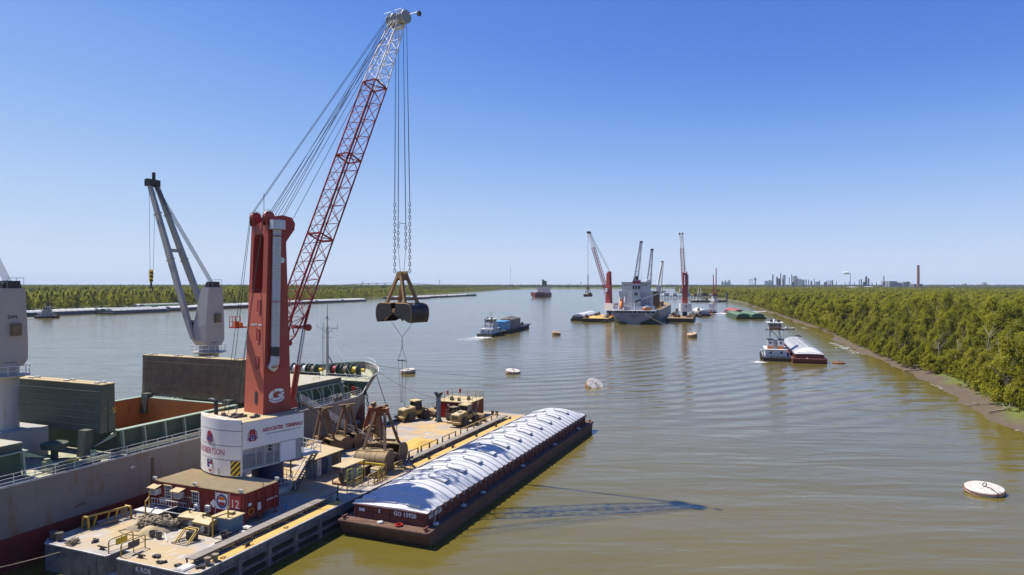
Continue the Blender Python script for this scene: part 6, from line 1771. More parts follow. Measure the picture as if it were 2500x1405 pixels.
def post_pair(s, t, ds, dt, h_, label):
    o = thing('post_frame', label, 'frame', at(s, t), ANG)
    for q, hh in ((Vector((0,0,0)), h_), (Vector((ds,dt,0)), h_+.5)):
        k = MB(); k.tube(q, q+Vector((0,0,hh)), .075, n=8); k.build('post', M['rail_yellow'], o)
    k = MB(); k.tube((0,0,h_-.12),(ds,dt,h_-.05),.07,n=8); k.build('cross_bar', M['rail_yellow'], o)
post_pair(-9.7, 27.2, 1.2, .9, 1.9, 'yellow goal-post frame beside the cabin landing')
post_pair(-10.9, 16.9, 1.5, -.4, 2.0, 'yellow goal-post frame beside the blue-grey tank')

# ------------------------------------------------------------------ rope heap, bins, generators, tank
rp = thing('rope_heap', 'tangled heap of thick tan mooring rope on the near deck', 'rope', at(-11.0, 24.3), ANG)
for i in range(15):
    r_ = random.Random(40+i); cx_, cy_ = r_.uniform(-.95,.95), r_.uniform(-2.0,1.9); hgt = .75*math.exp(-(cx_**2*.5+cy_**2*.18))
    pts = []; rad_ = r_.uniform(.35,.7); ph = r_.uniform(0,6)
    for j in range(26):
        a = ph + j*.62; rr_ = rad_*(1+.25*math.sin(j*1.7+i))
        pts.append((cx_+rr_*math.cos(a), cy_+rr_*math.sin(a), .1 + hgt + .09*math.sin(j*2.1+i) + .01*j))
    k = MB(); k.path(pts, .085, 5); k.build('coil', M['rope_pile'], rp, smooth=60)
k = MB(); k.grid(lambda a, c: ((a-.5)*3.2, (c-.5)*5.0, .02 + .78*max(0,math.sin(PI*a))**.8*max(0,math.sin(PI*c))**.7 + .1*mnoise.noise(Vector((a*5,c*7,2)))), 14, 18); k.build('heap_core', M['rope_pile'], rp, smooth=180)
k = MB(); k.grid(lambda a, c: (-1.3+(a-.5)*1.5, -.9+(c-.5)*1.9, .0 + .72*max(0,math.sin(PI*a))**.6*max(0,math.sin(PI*c))**.6), 10, 10); k.build('tarpaulin', M['cabin_roof'], rp, smooth=180)
for (x,y) in ((-1.9,-1.9),(-2.0,-2.9)):
    k = MB(); k.lathe([(.24,0),(.29,.55),(.26,.55),(.22,.05),(0,.05)], 12, Matrix.Translation((x,y,0))); k.build('drum', M['timber'], rp, smooth=40)
dr_ = MB(); dr_.path([(0,0,.04),(-.9,.5,.04),(-1.3,-.9,.05),(-1.0,-2.6,.04),(-1.6,-3.8,.05),(-1.1,-4.4,.04)],.05,5)
tag(dr_.build('loose_rope', M['rope_pile'], loc=at(-12.2,26.2), rz=ANG), 'loose rope end curling across the deck in front of the rope heap', 'rope')
pl_ = MB(); pl_.tube((0,0,.06),(-1.9,-2.6,.06),.06,n=6)
tag(pl_.build('pole', M['white_rail'], loc=at(-11.4,22.6), rz=ANG), 'pale pole lying on the deck by the rope heap', 'pole')

def skip(s, t, label):
    o = thing('skip_bin', label, 'bin', at(s, t), ANG)
    k = MB()
    a = [(-.65,-1.0,.1),(.65,-1.0,.1),(.65,1.0,.1),(-.65,1.0,.1)]; b_ = [(-.8,-1.2,1.15),(.8,-1.2,1.15),(.8,1.2,1.15),(-.8,1.2,1.15)]
    k.loft([a,b_], caps=False); k.add(a,[(3,2,1,0)]); k.add([(x*.93,y*.95,z) for x,y,z in b_]+[(x*.93,y*.95,.3) for x,y,z in a],[(0,4,5,1),(1,5,6,2),(2,6,7,3),(3,7,4,0),(4,7,6,5)])
    k.build('body', M['dark_steel'], o)
    r_ = MB()
    for i in range(4): r_.bar(b_[i], b_[(i+1)%4], .09, .07)
    r_.build('rim', M['edge_white'], o)
    k = MB(); k.prism([(-.2,-.2),(.2,-.2),(.2,.2),(-.2,.2)],0,.02,basis((-.76,.25,.65),(0,-1,0),(-1,0,.14))); k.build('sticker', M['yellow'], o)
skip(-8.9, 23.4, 'dark steel skip with a yellow sticker in front of the red cabin')

def genset(s, t, rz, label, sz=(1.5,2.6,1.35)):
    o = thing('generator_set', label, 'generator', at(s, t), ANG+rz)
    lx, ly, h_ = sz
    k = MB(); k.span(-lx/2-.1,lx/2+.1,-ly/2-.15,ly/2+.15,.05,.22); k.build('skid', M['dark_steel'], o)
    k = MB(); k.span(-lx/2+.1,lx/2-.1,-ly/2+.1,ly/2-.5,.22,h_*.7); k.build('engine_block', M['timber'], o)
    k = MB(); q = .35; zz = h_
    k.loft([[(-lx/2,-ly/2,h_*.68),(lx/2,-ly/2,h_*.68),(lx/2,ly/2,h_*.68),(-lx/2,ly/2,h_*.68)],[(-lx/2,-ly/2,h_*.84),(lx/2,-ly/2,h_*.84),(lx/2,ly/2,h_*.84),(-lx/2,ly/2,h_*.84)],[(-lx/2+q,-ly/2+.1,zz),(lx/2-q,-ly/2+.1,zz),(lx/2-q,ly/2-.1,zz),(-lx/2+q,ly/2-.1,zz)]]); k.build('hood', M['loader_yellow'], o)
    for x in (-lx/2+.05,lx/2-.05):
        for y in (-ly/2+.05,ly/2-.05):
            k = MB(); k.span(x-.05,x+.05,y-.05,y+.05,.2,h_*.68); k.build('corner_post', M['rope_pile'], o)
    k = MB(); k.lathe([(.06,0),(.06,.35),(.1,.38),(0,.42)], 8, Matrix.Translation((0,.5,h_))); k.build('exhaust', M['dark_steel'], o)
    k = MB(); k.lathe([(.3,-.05),(.3,.05)], 12, Matrix.Translation((-lx/2-.02,-.3,.6)) @ Matrix.Rotation(PI/2,4,'Y')); k.build('flywheel', M['grey_steel'], o)
genset(-9.4, 20.9, .1, 'dust-coloured generator with chamfered hood next to the rope heap')
genset(-10.0, 18.6, -.05, 'dust-coloured generator with flat hood behind the yellow tilted hoop', (1.5,2.3,1.3))
tk_ = thing('deck_tank', 'blue-grey steel tank with a dusty tan lid beside the red cabin', 'tank', at(-8.85, 17.0), ANG)
k = MB(); k.span(-.9,.9,-1.0,1.1,.08,1.45); k.build('tank_body', M['tank_blue'], tk_)
k = MB(); k.span(-1.0,1.0,-1.15,1.25,1.45,1.55); k.build('lid', M['cabin_roof'], tk_)
k = MB(); k.box((.2,-.2,1.68),(.5,.5,.26)); k.build('filler_box', M['loader_yellow'], tk_)
for y in (-.9,1.0):
    k = MB(); k.span(-.95,.95,y-.06,y+.06,0,.08); k.build('runner', M['dark_steel'], tk_)
stp_ = thing('step_stool', 'small two-step metal stool beside the blue-grey tank', 'step', at(-8.7, 14.9), ANG)
for z, x in ((.3,-.3),(.6,.1)):
    k = MB(); k.span(x-.25,x+.25,-.4,.4,z-.04,z); k.build('tread', M['edge_white'], stp_)
for y in (-.38,.38):
    k = MB(); k.path([(-.55,y,0),(-.5,y,.3),(.3,y,.6),(.35,y,0)],.03,5); k.build('side_frame', M['grey_steel'], stp_)
tl = thing('tilted_guard', 'bright yellow tilted hoop guard standing on a grating by the generators', 'guard', at(-12.5, 18.4), ANG)
for dx_ in (0,.35):
    k = MB(); k.path([(-.7+dx_,-.75,.05),(.35+dx_,-.75,.95),(.45+dx_,-.6,1.02),(.45+dx_,.6,1.02),(.35+dx_,.75,.95),(-.7+dx_,.75,.05)],.06,6); k.build('hoop', M['yellow'] if dx_ == 0 else M['rail_yellow'], tl, smooth=60)
k = MB()
for i in range(6): k.bar((-.9+.32*i,-.95,.05),(-.9+.32*i,.95,.05),.05)
for y in (-.95,.95): k.bar((-.95,y,.06),(.75,y,.06),.06)
k.build('grating', M['rope_pile'], tl)
k = MB(); k.box((.5,-.1,.45),(.6,.9,.7)); k.build('motor', M['dark_steel'], tl)
hs_ = thing('hose_coil', 'dark coiled hose at the foot of the yellow goal-post frame', 'hose', at(-10.3, 15.9), ANG)
for i in range(5):
    k = MB(); rr_ = .34+.05*i; k.path([(rr_*math.cos(a),rr_*math.sin(a),.06+.09*i+.03*math.sin(3*a)) for a in [2*PI*j/14 for j in range(14)]],.045,5,closed=True); k.build('coil', M['dark_steel'], hs_)
fl_ = MB(); fl_.bar((0,0,.04),(1.5,-.3,.04),.08,.06); fl_.bar((0,0,.04),(-.2,-1.1,.04),.08,.06)
tag(fl_.build('angle_bar', M['dark_steel'], loc=at(-11.9,15.6), rz=ANG), 'dark bent angle bar lying on the pale deck', 'steel bar')

# bollards, cleats, lumps
def twin_bollard(s, t, label, rz=0, mat='rail_yellow', r=.26, h_=.75):
    o = thing('bollard', label, 'bollard', at(s, t), ANG+rz)
    k = MB(); k.span(-.75,.75,-.3,.3,0,.05); k.build('base_plate', M['timber'], o)
    for x in (-.42,.42):
        k = MB(); k.lathe([(r,0),(r,h_-.15),(r*1.3,h_-.12),(r*1.3,h_),(0,h_+.02)], 14, Matrix.Translation((x,0,0))); k.build('post', M[mat], o, smooth=40)
twin_bollard(-15.4, 12.35, 'tan twin bollard at the near river corner of the crane barge', 0, 'rope_pile', .22, .65)
twin_bollard(54.6, 28.8, 'twin bollard at the far ship side end of the crane barge', PI/2, 'timber')
twin_bollard(54.8, 17.0, 'twin bollard at the far river side end of the crane barge', PI/2, 'timber')
twin_bollard(-16.9, 30.0, 'dark twin bollard at the near ship side corner of the crane barge', PI/2, 'timber')
twin_bollard(-13.2, 30.55, 'dark twin bollard behind the yellow rope rack', 0, 'timber')
cl_ = MB(); cl_.span(-.2,-.08,-.09,.09,0,.22); cl_.span(.08,.2,-.09,.09,0,.22); cl_.bar((-.6,0,.28),(.6,0,.28),.11,.10); cl_.span(-.3,.3,-.15,.15,0,.03)
clm = cl_.mesh('cleat', M['dark_steel'])
for s, t, rz, lb_ in ((-11.2,12.35,0,'dark horn cleat on the near ochre strip of the crane barge'),(-16.9,23.8,PI/2,'dark horn cleat at the near end left of the yellow barriers'),(-16.9,19.0,PI/2,'dark horn cleat at the near end right of the yellow barriers'),
        (22.5,12.45,0,'horn cleat on the far ochre strip abreast of the big grab'),(29.5,12.45,0,'horn cleat on the far ochre strip abreast of the grain heap'),(37.5,12.45,0,'horn cleat on the far ochre strip abreast of the loaders'),
        (45.5,12.6,0,'horn cleat on the far ochre strip near the red container'),(52.5,13,0,'horn cleat near the far river corner of the crane barge')):
    o = place('cleat', clm, None, at(s,t), ANG+rz); tag(o, lb_, 'cleat', 'deck cleats')
rg_ = MB(); rg_.path([(.2*math.cos(a),.2*math.sin(a),.05) for a in [2*PI*i/12 for i in range(12)]],.035,5,closed=True); rg_.span(.15,.35,-.07,.07,0,.06); rgm_ = rg_.mesh('mooring_ring', M['dark_steel'])
for s, lb_ in ((-14.2,'iron ring on the near ochre strip beside the tan bollard'),(-6.2,'iron ring on the near ochre strip beside the plank walkway')):
    tag(place('mooring_ring', rgm_, None, at(s,12.3), ANG), lb_, 'ring', 'iron rings on the ochre strip')
for i,(s,t,lb_) in enumerate(((-16.3,17.8,'dark lump of rope scrap on the pale near deck'),(-17.0,16.4,'small dark scrap at the edge above the lettering'),(-17.0,14.4,'dark scrap lump near the near river corner'),(-16.4,12.4,'dark scrap beside the tan bollard'),(-15.9,26.3,'dark chain scrap left of the yellow barriers'))):
    k = MB(); r_ = random.Random(i)
    for j in range(6): k.box((r_.uniform(-.25,.25),r_.uniform(-.25,.25),r_.uniform(.05,.2)),(r_.uniform(.15,.35),r_.uniform(.15,.35),.16),r_.uniform(0,3))
    tag(k.build('scrap', M['dark_steel'], loc=at(s,t), rz=ANG), lb_, 'scrap', 'scrap on the near deck')
k = MB(); k.prism([(-.7,-.55),(.7,-.55),(.7,.55),(-.7,.55)],0,.1); k.prism([(-.6,-.45),(.6,-.45),(.6,.45),(-.6,.45)],.1,.16); tag(k.build('deck_hatch', M['edge_white'], loc=at(-17.0,13.6), rz=ANG), 'pale square deck hatch at the near river corner', 'hatch')
k = MB(); k.lathe([(.14,0),(.19,.36),(.17,.36),(.13,.03),(0,.03)],12); k.path([(.18*math.cos(a),0,.36+.16*math.sin(a)) for a in [PI*i/8 for i in range(9)]],.012,4)
tag(k.build('bucket', M['container_blue'], loc=at(-1.6,16.2), smooth=40), 'small blue and white bucket on the shaded deck beside the cabin', 'bucket')
for i,(pts,lb_) in enumerate((([(0,0,.03),(2.5,-.4,.03),(5.5,-.2,.03),(9,.7,.03)],'black cable running over the shaded deck beside the walkway'),)):
    k = MB(); k.path(pts,.035,5); tag(k.build('cable', M['black'], loc=at(-.5,15.1), rz=ANG), lb_, 'cable')
tn = MB(); r_ = random.Random(3)
for j in range(9): tn.path([(r_.uniform(-.6,.6),r_.uniform(-.5,.5),.1+r_.uniform(0,.35)) for _ in range(7)],.04,4)
tag(tn.build('net_heap', M['rope_pile'], loc=at(-17.0,27.6), rz=ANG), 'small heap of netting hanging at the near end edge of the barge', 'net')

# ------------------------------------------------------------------ shed, generator frame, yellow gates
sd_ = thing('lean_to_shed', 'open shed with a dusty sloping roof holding dark lockers behind the crane stair', 'shed', at(9.0, 20.6), ANG)
k = MB(); k.hexa([(-1.2,-.6,2.55),(4.6,-.6,2.55),(4.6,3.6,2.95),(-1.2,3.6,2.95),(-1.2,-.6,2.63),(4.6,-.6,2.63),(4.6,3.6,3.03),(-1.2,3.6,3.03)]); k.build('roof', M['cabin_roof'], sd_)
for x in (-.9,4.3):
    for y in (-.3,3.3):
        k = MB(); k.span(x-.07,x+.07,y-.07,y+.07,0,2.6); k.build('post', M['timber'], sd_)
k = MB(); k.span(3.9,4.25,-.3,3.2,.0,2.5); k.build('end_wall', M['rope_pile'], sd_)
for x, mt in ((-.2,'tank_blue'),(.8,'edge_white'),(1.7,'blue_steel'),(2.9,'tank_blue')):
    k = MB(); k.span(x-.42,x+.42,.3,1.3,.05,2.1); c = k.build('locker', M[mt], sd_)
    k = MB(); k.span(x-.36,x-.01,.27,.3,.15,2.0); k.build('locker_door', M[mt], c)
    k = MB(); k.span(x+.01,x+.36,.27,.3,.15,2.0); k.build('locker_door', M[mt], c)
gf = thing('pump_frame', 'steel frame with a dusty flat roof around a grey pump unit', 'pump unit', at(7.6, 15.6), ANG)
k = MB(); k.span(-.1,4.2,-.1,1.7,2.1,2.18); k.build('roof', M['cabin_roof'], gf)
for x in (0,1.2,4.1):
    for y in (0,1.6):
        k = MB(); k.tube((x,y,0),(x,y,2.1),.08,n=8); k.box((x,y,2.0),(.2,.2,.2)); k.build('post', M['timber'], gf)
k = MB(); k.span(1.4,3.9,.2,1.5,.2,1.55); k.build('pump_body', M['grey_steel'], gf)
k = MB(); k.span(-.1,4.2,-.05,1.65,.05,.2); k.build('skid', M['grab_red'], gf)
k = MB(); k.tube((.6,.8,.2),(.6,.8,1.3),.22,n=10); k.tube((.25,.5,.2),(.25,.5,1.0),.12,n=8); k.build('filter', M['grab_brown'], gf)
k = MB(); k.tube((1.2,.8,1.0),(.3,.8,1.0),.08,n=6); k.build('pipe', M['timber'], gf)
bx_ = thing('deck_bin', 'dusty flat-topped steel bin in front of the large drum grab', 'bin', at(13.2, 16.6), ANG)
k = MB(); k.span(-1.2,1.2,-.9,.9,0,1.1); k.build('body', M['grab_brown'], bx_)
k = MB(); k.span(-1.3,1.3,-1.0,1.0,1.1,1.18); k.build('lid', M['cabin_roof'], bx_)
hr_ = thing('hose_rail', 'long yellow beam rail on slanted legs in front of the large drum grab', 'rail', at(12.6, 18.2), ANG)
k = MB(); k.span(-.1,.1,-5.0,0,1.35,1.6); k.build('beam', M['lime'] if False else M['yellow'], hr_)
for y in (-.2,-1.1,-2.2,-3.3,-4.6):
    k = MB(); k.bar((0,y,1.4),(-.6,y-.2,0),.12); k.build('leg', M['rail_yellow'], hr_)
def gate(s, t, rz, w_, h_, mat, label, bars=3):
    o = thing('hoop_gate', label, 'gate', at(s, t), ANG+rz)
    k = MB(); k.path([(0,0,0),(0,0,h_-.15),(.08,0,h_),(w_-.08,0,h_),(w_,0,h_-.15),(w_,0,0)],.06,6); k.build('hoop', M[mat], o, smooth=60)
    for i in range(bars):
        z = h_*(i+1)/(bars+1); k = MB(); k.tube((0,0,z),(w_,0,z),.035,n=5); k.build('bar', M[mat], o)
    return o
gate(7.3, 14.9, 0, 1.1, 2.0, 'lime', 'lime green tall hoop gate nearest the worker')
gate(8.2, 14.1, 0, 1.0, 2.0, 'lime', 'lime green tall hoop gate beside the other, nearer the river')
gate(5.2, 13.4, .1, 3.4, 1.15, 'rail_yellow', 'long yellow guard rail beside the worker')
gate(8.8, 13.0, .05, 2.2, 1.2, 'rail_yellow', 'yellow guard rail behind the lime gates')
gate(10.4, 14.6, PI/2, 1.5, 1.5, 'rail_yellow', 'yellow hoop gate across the deck behind the pump frame')
gate(12.0, 13.6, 0, 1.6, 1.4, 'rail_yellow', 'yellow hoop gate in front of the dusty winch box')
gate(14.4, 12.9, .0, 1.8, 1.3, 'rail_yellow', 'yellow hoop gate near the plank walkway end')
gate(16.4, 12.7, .0, 1.5, 1.3, 'timber', 'brown hoop gate next to the plank walkway end')
gate(14.0, 15.2, PI/2, 1.9, 1.5, 'rail_yellow', 'yellow hoop gate beside the dusty bin')
gate(17.2, 14.2, .1, 1.6, 1.5, 'timber', 'dark hoop gate under the drum grab')
wb = thing('winch_box', 'dusty tan winch housing among the yellow gates', 'winch', at(12.9, 14.3), ANG)
k = MB(); k.span(-.7,.8,-.6,.6,.1,.95); k.build('body', M['rope_pile'], wb)
k = MB(); k.hexa([(-.8,-.7,.95),(.9,-.7,.95),(.9,.7,.95),(-.8,.7,.95),(-.6,-.6,1.12),(.7,-.6,1.12),(.7,.6,1.12),(-.6,.6,1.12)]); k.build('lid', M['cabin_roof'], wb)
k = MB(); k.lathe([(.4,-.35),(.4,.35)],14,Matrix.Translation((-1.0,0,.5)) @ Matrix.Rotation(PI/2,4,'X')); k.build('drum', M['dark_steel'], wb)
vs = thing('valve_set', 'cluster of rusty yellow valves and pipes on the deck edge', 'valves', at(9.6, 12.6), ANG)
for i in range(5):
    k = MB(); k.tube((i*.55,0,0),(i*.55,.1*(-1)**i,.8),.07,n=6); k.build('pipe', M['rail_yellow'], vs)
    k = MB(); k.path([(i*.55+.2*math.cos(a),.1*(-1)**i,.8+.2*math.sin(a)) for a in [2*PI*j/10 for j in range(10)]],.03,4,closed=True); k.build('hand_wheel', M['rail_yellow'], vs)
k = MB(); k.tube((-.3,.05,.25),(2.7,.05,.25),.09,n=8); k.build('manifold', M['rail_yellow'], vs)

# ------------------------------------------------------------------ spare grabs standing on deck
def spare_grab(s, t, rz, label, W_, H_, A_, hz_, cols=('grab_brown','grab_brown','grab_brown'), op=0.0, gp_=0.0):
    o = thing('spare_grab', label, 'grab', at(s, t, DZ), ANG+rz)
    clamshell(o, W_, H_, A_, cols[0], cols[1], hz_, cols[2], open_=op, liftz=0.02, arm_w=.27, gap=gp_)
    return o
big = spare_grab(16.8, 16.4, rad(100), 'largest brown drum-shaped grab standing on deck behind the yellow gates', 3.3, 2.6, 4.2, 7.6, ('grab_brown','grab_brown','grab_red'), 0, .7)
# ladder up the big grab
for y in (-.25,.25):
    k = MB(); k.tube((.9,y,2.2),(.5,y,7.0),.03,n=5); k.build('ladder_stile', M['grab_brown'], big)
for i in range(9):
    k = MB(); k.tube((.88-.045*i,-.25,2.5+.5*i),(.88-.045*i,.25,2.5+.5*i),.025,n=4); k.build('rung', M['grab_brown'], big)
spare_grab(19.3, 27.6, rad(60), 'brown clamshell grab nearest the crane, at the ship side', 2.3, 1.9, 2.6, 6.2)
spare_grab(23.6, 26.8, rad(75), 'brown clamshell grab under the gangway ladder', 2.4, 1.9, 2.8, 6.0)
op_ = thing('orange_peel_grab', 'rust-red orange-peel grab with spread claws beside the gangway foot', 'grab', at(28.6, 25.6), ANG)
for i in range(6):
    a = 2*PI*i/6 + .3; d_ = Vector((math.cos(a), math.sin(a), 0))
    k = MB(); k.bar(d_*.55 + Vector((0,0,5.0)), d_*1.45 + Vector((0,0,2.1)), .34, .3, up=tuple(d_.cross(Vector((0,0,1))))); k.build('arm', M['grab_red'], op_)
    k = MB()
    tang = Vector((-d_.y, d_.x, 0)); rings_ = []
    for r_, z_, w_ in ((.75,2.2,.5),(1.45,2.0,1.1),(1.75,1.35,1.1),(1.6,.7,.8),(1.2,.2,.4),(.75,.0,.06)):
        c = d_*r_ + Vector((0,0,z_)); rings_.append([c - tang*w_/2 - d_*.05, c + tang*w_/2 - d_*.05, c + tang*w_/2 + d_*.05, c - tang*w_/2 + d_*.05])
    k.loft(rings_); k.build('claw', M['grab_brown'], op_)
k = MB(); k.lathe([(.3,1.8),(.8,1.9),(.8,2.4),(.3,2.5),(.3,4.6),(.75,4.7),(.8,5.2),(.5,5.5)],12); k.build('column', M['grab_red'], op_)
k = MB(); k.bar((-.9,-.3,5.75),(.9,.3,5.75),.35,.3); k.box((0,0,5.6),(.6,.6,.3)); k.build('yoke', M['grab_brown'], op_)

# ------------------------------------------------------------------ wheel loaders
def wheel(parent, x, y, r, w_):
    Rx = Matrix.Translation((x,y,r)) @ Matrix.Rotation(PI/2,4,'X')
    k = MB(); k.lathe([(r*.5,-w_/2),(r*.92,-w_/2),(r,-w_/2+.1),(r,w_/2-.1),(r*.92,w_/2),(r*.5,w_/2)], 20, Rx)
    for i in range(18):
        a = 2*PI*i/18; k.box((0,0,0),(.1,w_*.96,.1),0,Matrix.Translation((x+(r-.01)*math.cos(a),y,r+(r-.01)*math.sin(a))) @ Matrix.Rotation(-a,4,'Y'))
    wh = k.build('wheel', M['tyre'], parent, smooth=30)
    k = MB(); k.lathe([(0,-w_*.3),(r*.5,-w_*.34),(r*.52,-w_*.2),(r*.52,w_*.2),(r*.5,w_*.34),(0,w_*.3)],16,Rx); k.build('rim', M['loader_yellow'], wh, smooth=30)
def loader(s, t, hd_, label):
    o = thing('wheel_loader', label, 'wheel loader', at(s, t), ANG+hd_, 'wheel loaders on the far deck')
    for x in (-1.5,1.6):
        for y in (-1.0,1.0): wheel(o, x, y, .78, .62)
    k = MB(); k.loft([[(-3.1,-.75,.9),(-.4,-.75,.9),(-.4,.75,.9),(-3.1,.75,.9)],[(-3.2,-.85,1.3),(-.4,-.85,1.3),(-.4,.85,1.3),(-3.2,.85,1.3)],[(-3.05,-.85,2.05),(-.4,-.85,2.3),(-.4,.85,2.3),(-3.05,.85,2.05)],[(-2.9,-.65,2.2),(-.4,-.7,2.45),(-.4,.7,2.45),(-2.9,.65,2.2)]]); hd = k.build('hood', M['loader_yellow'], o)
    for i in range(7):
        k = MB(); k.span(-3.26,-3.12,-.65,.65,1.25+i*.115,1.29+i*.115); k.build('grille_slat', M['timber'], hd)
    k = MB(); k.span(-3.6,-2.9,-1.25,1.25,.6,.95); k.build('counterweight', M['loader_yellow'], o)
    k = MB(); k.span(-2.0,-1.2,-.3,.3,2.36,2.42); k.build('hood_vent', M['timber'], hd)
    for y in (-1.0,1.0):
        k = MB(); k.path([(-2.4,y,1.35),(-2.1,y,1.68),(-1.5,y,1.78),(-.9,y,1.68),(-.6,y,1.35)],.09,6); k.build('mudguard', M['loader_yellow'], o)
    k = MB(); k.loft([[(-.5,-.8,1.7),(.95,-.8,1.7),(.95,.8,1.7),(-.5,.8,1.7)],[(-.45,-.78,3.25),(.7,-.78,3.25),(.7,.78,3.25),(-.45,.78,3.25)]]); cabn = k.build('cab', M['glass'], o)
    for x, xt in ((-.5,-.45),(.95,.7),(.25,.2)):
        for y in (-.81,.81):
            k = MB(); k.bar((x,y,1.7),(xt,y*.98,3.3),.09); k.build('cab_pillar', M['timber'], cabn)
    k = MB(); k.hexa([(-.75,-.98,3.27),(.98,-.98,3.27),(.98,.98,3.27),(-.75,.98,3.27),(-.65,-.9,3.45),(.9,-.9,3.45),(.9,.9,3.45),(-.65,.9,3.45)]); k.build('cab_roof', M['loader_yellow'], cabn)
    k = MB(); k.span(-.6,1.1,-.84,.84,1.1,1.72); k.build('chassis', M['loader_yellow'], o)
    k = MB(); k.span(.9,2.4,-.5,.5,.75,1.45); k.hexa([(1.0,-.45,1.4),(1.9,-.45,1.4),(1.9,.45,1.4),(1.0,.45,1.4),(1.2,-.35,2.1),(1.6,-.35,2.1),(1.6,.35,2.1),(1.2,.35,2.1)]); k.build('front_frame', M['loader_yellow'], o)
    for y in (-.5,.5):
        k = MB(); k.path([(1.3,y,1.95),(2.3,y,1.6),(3.1,y,.8),(3.5,y,.55)],.14,6); k.build('lift_arm', M['loader_yellow'], o)
        k = MB(); k.tube((1.4,y*.5,1.1),(2.4,y*.5,1.45),.08,n=8); k.build('ram', M['chrome'], o)
    prof = [(3.4,.15),(4.5,.1),(4.55,.16),(3.8,.25),(3.5,.55),(3.55,.95),(3.9,1.3),(3.85,1.36),(3.45,1.1),(3.3,.6)]
    k = MB(); k.prism([(x,z) for x,z in prof], -1.4, 1.4, Matrix(((1,0,0,0),(0,0,1,0),(0,1,0,0),(0,0,0,1))))
    for y in (-1.4,1.36): k.prism([(3.4,.15),(4.5,.1),(3.9,1.3),(3.45,1.0)], y, y+.04, Matrix(((1,0,0,0),(0,0,1,0),(0,1,0,0),(0,0,0,1))))
    k.build('bucket', M['grab_brown'], o)
    k = MB(); k.tube((-1.9,.45,2.4),(-1.9,.45,3.0),.06,n=8); k.build('exhaust', M['timber'], o)
    return o
loader(45.6, 28.3, rad(-24), 'dusty yellow wheel loader at the ship side, left of the steel post')
loader(45.2, 18.2, rad(-9), 'dusty yellow wheel loader in front of the red container house')
sk = thing('skid_steer', 'small dark skid-steer with a caged cab between the loader and the red container', 'skid steer', at(47.6, 21.6), ANG+rad(-15))
for x in (-.6,.6):
    for y in (-.75,.75): wheel(sk, x, y, .48, .4)
k = MB(); k.loft([[(-1.3,-.6,.4),(1.0,-.6,.4),(1.0,.6,.4),(-1.3,.6,.4)],[(-1.4,-.65,1.4),(.6,-.65,1.1),(.6,.65,1.1),(-1.4,.65,1.4)]]); k.build('body', M['timber'], sk)
k = MB(); k.loft([[(-.7,-.55,1.2),(.6,-.55,1.1),(.6,.55,1.1),(-.7,.55,1.2)],[(-.6,-.5,2.3),(.4,-.5,2.3),(.4,.5,2.3),(-.6,.5,2.3)]]); k.build('cab', M['black'], sk)
k = MB(); k.span(-.8,.55,-.62,.62,2.3,2.4); k.build('cab_roof', M['rope_pile'], sk)
for y in (-.72,.72):
    k = MB(); k.path([(-1.3,y,1.0),(-1.2,y,1.8),(-.6,y,1.95),(.9,y,1.2),(1.4,y,.5)],.09,6); k.build('lift_arm', M['timber'], sk)
k = MB(); k.hexa([(1.4,-.85,.1),(2.1,-.85,.1),(2.1,.85,.1),(1.4,.85,.1),(1.3,-.85,.75),(1.5,-.85,.75),(1.5,.85,.75),(1.3,.85,.75)]); k.build('bucket', M['dark_steel'], sk)

# ------------------------------------------------------------------ far end: red container house, post, rails, grain
rc = thing('container_house', 'rust-red container house with a railed roof and ladder at the far end of the barge', 'container', at(49.0, 19.4), ANG)
k = MB(); k.span(0,6.2,0,6.6,.05,2.85); k.build('body', M['grab_red'], rc)
for i in range(20):
    k = MB(); k.span(-.05,0,.2+i*.32,.36+i*.32,.2,2.7); k.build('wall_rib', M['cabin_red'], rc)
k = MB(); k.span(-.09,-.051,4.6,6.2,.15,2.6); dd = k.build('door', M['red_paint'], rc)
for y in (5.0,5.4,5.8):
    k = MB(); k.tube((-.12,y,.2),(-.12,y,2.5),.025,n=5); k.build('lock_rod', M['cabin_red'], dd)
k = MB(); k.span(-.15,6.35,-.15,6.75,2.85,2.95); k.build('roof', M['cabin_roof'], rc)
rail_run(rc, [(0,0,2.95),(0,6.5,2.95),(6.1,6.5,2.95),(6.1,0,2.95),(0,0,2.95)], 1.2, M['rail_yellow'], .035, 2, 1.6)
for y in (-.55,-.15):
    k = MB(); k.bar((1.0,y,0),(3.0,y,2.9),.07,.16); k.build('ladder_stringer', M['rope_pile'], rc)
for i in range(10):
    k = MB(); k.span(1.05+.2*i,1.25+.2*i,-.55,-.15,.25+.29*i,.29+.29*i); k.build('ladder_tread', M['rope_pile'], rc)
for (x,y,c,w_) in ((1.6,4.2,'ship_green',.9),(1.2,2.6,'rope_pile',.6),(3.0,1.5,'timber',.8)):
    k = MB(); k.box((x,y,3.15),(w_,w_*.7,.4),.3); k.box((x+.3,y+.2,3.4),(w_*.4,w_*.5,.3),.8); k.build('roof_clutter', M[c], rc)
k = MB(); k.span(6.05,6.15,4.6,5.0,3.6,4.3); k.span(3.9,4.5,6.42,6.5,3.4,4.1); k.build('sign', M['letter_red'], rc)
k = MB(); k.box((-.1,4.0,2.35),(.2,.4,.25)); k.build('wall_lamp', M['white_rail'], rc)
sp3 = thing('fork_post', 'dark blue-grey steel post with a forked top on the far deck', 'post', at(45.4, 23.5), ANG)
k = MB(); k.span(-.28,.28,-.28,.28,0,4.3); k.build('column', M['tank_blue'], sp3); k = MB()
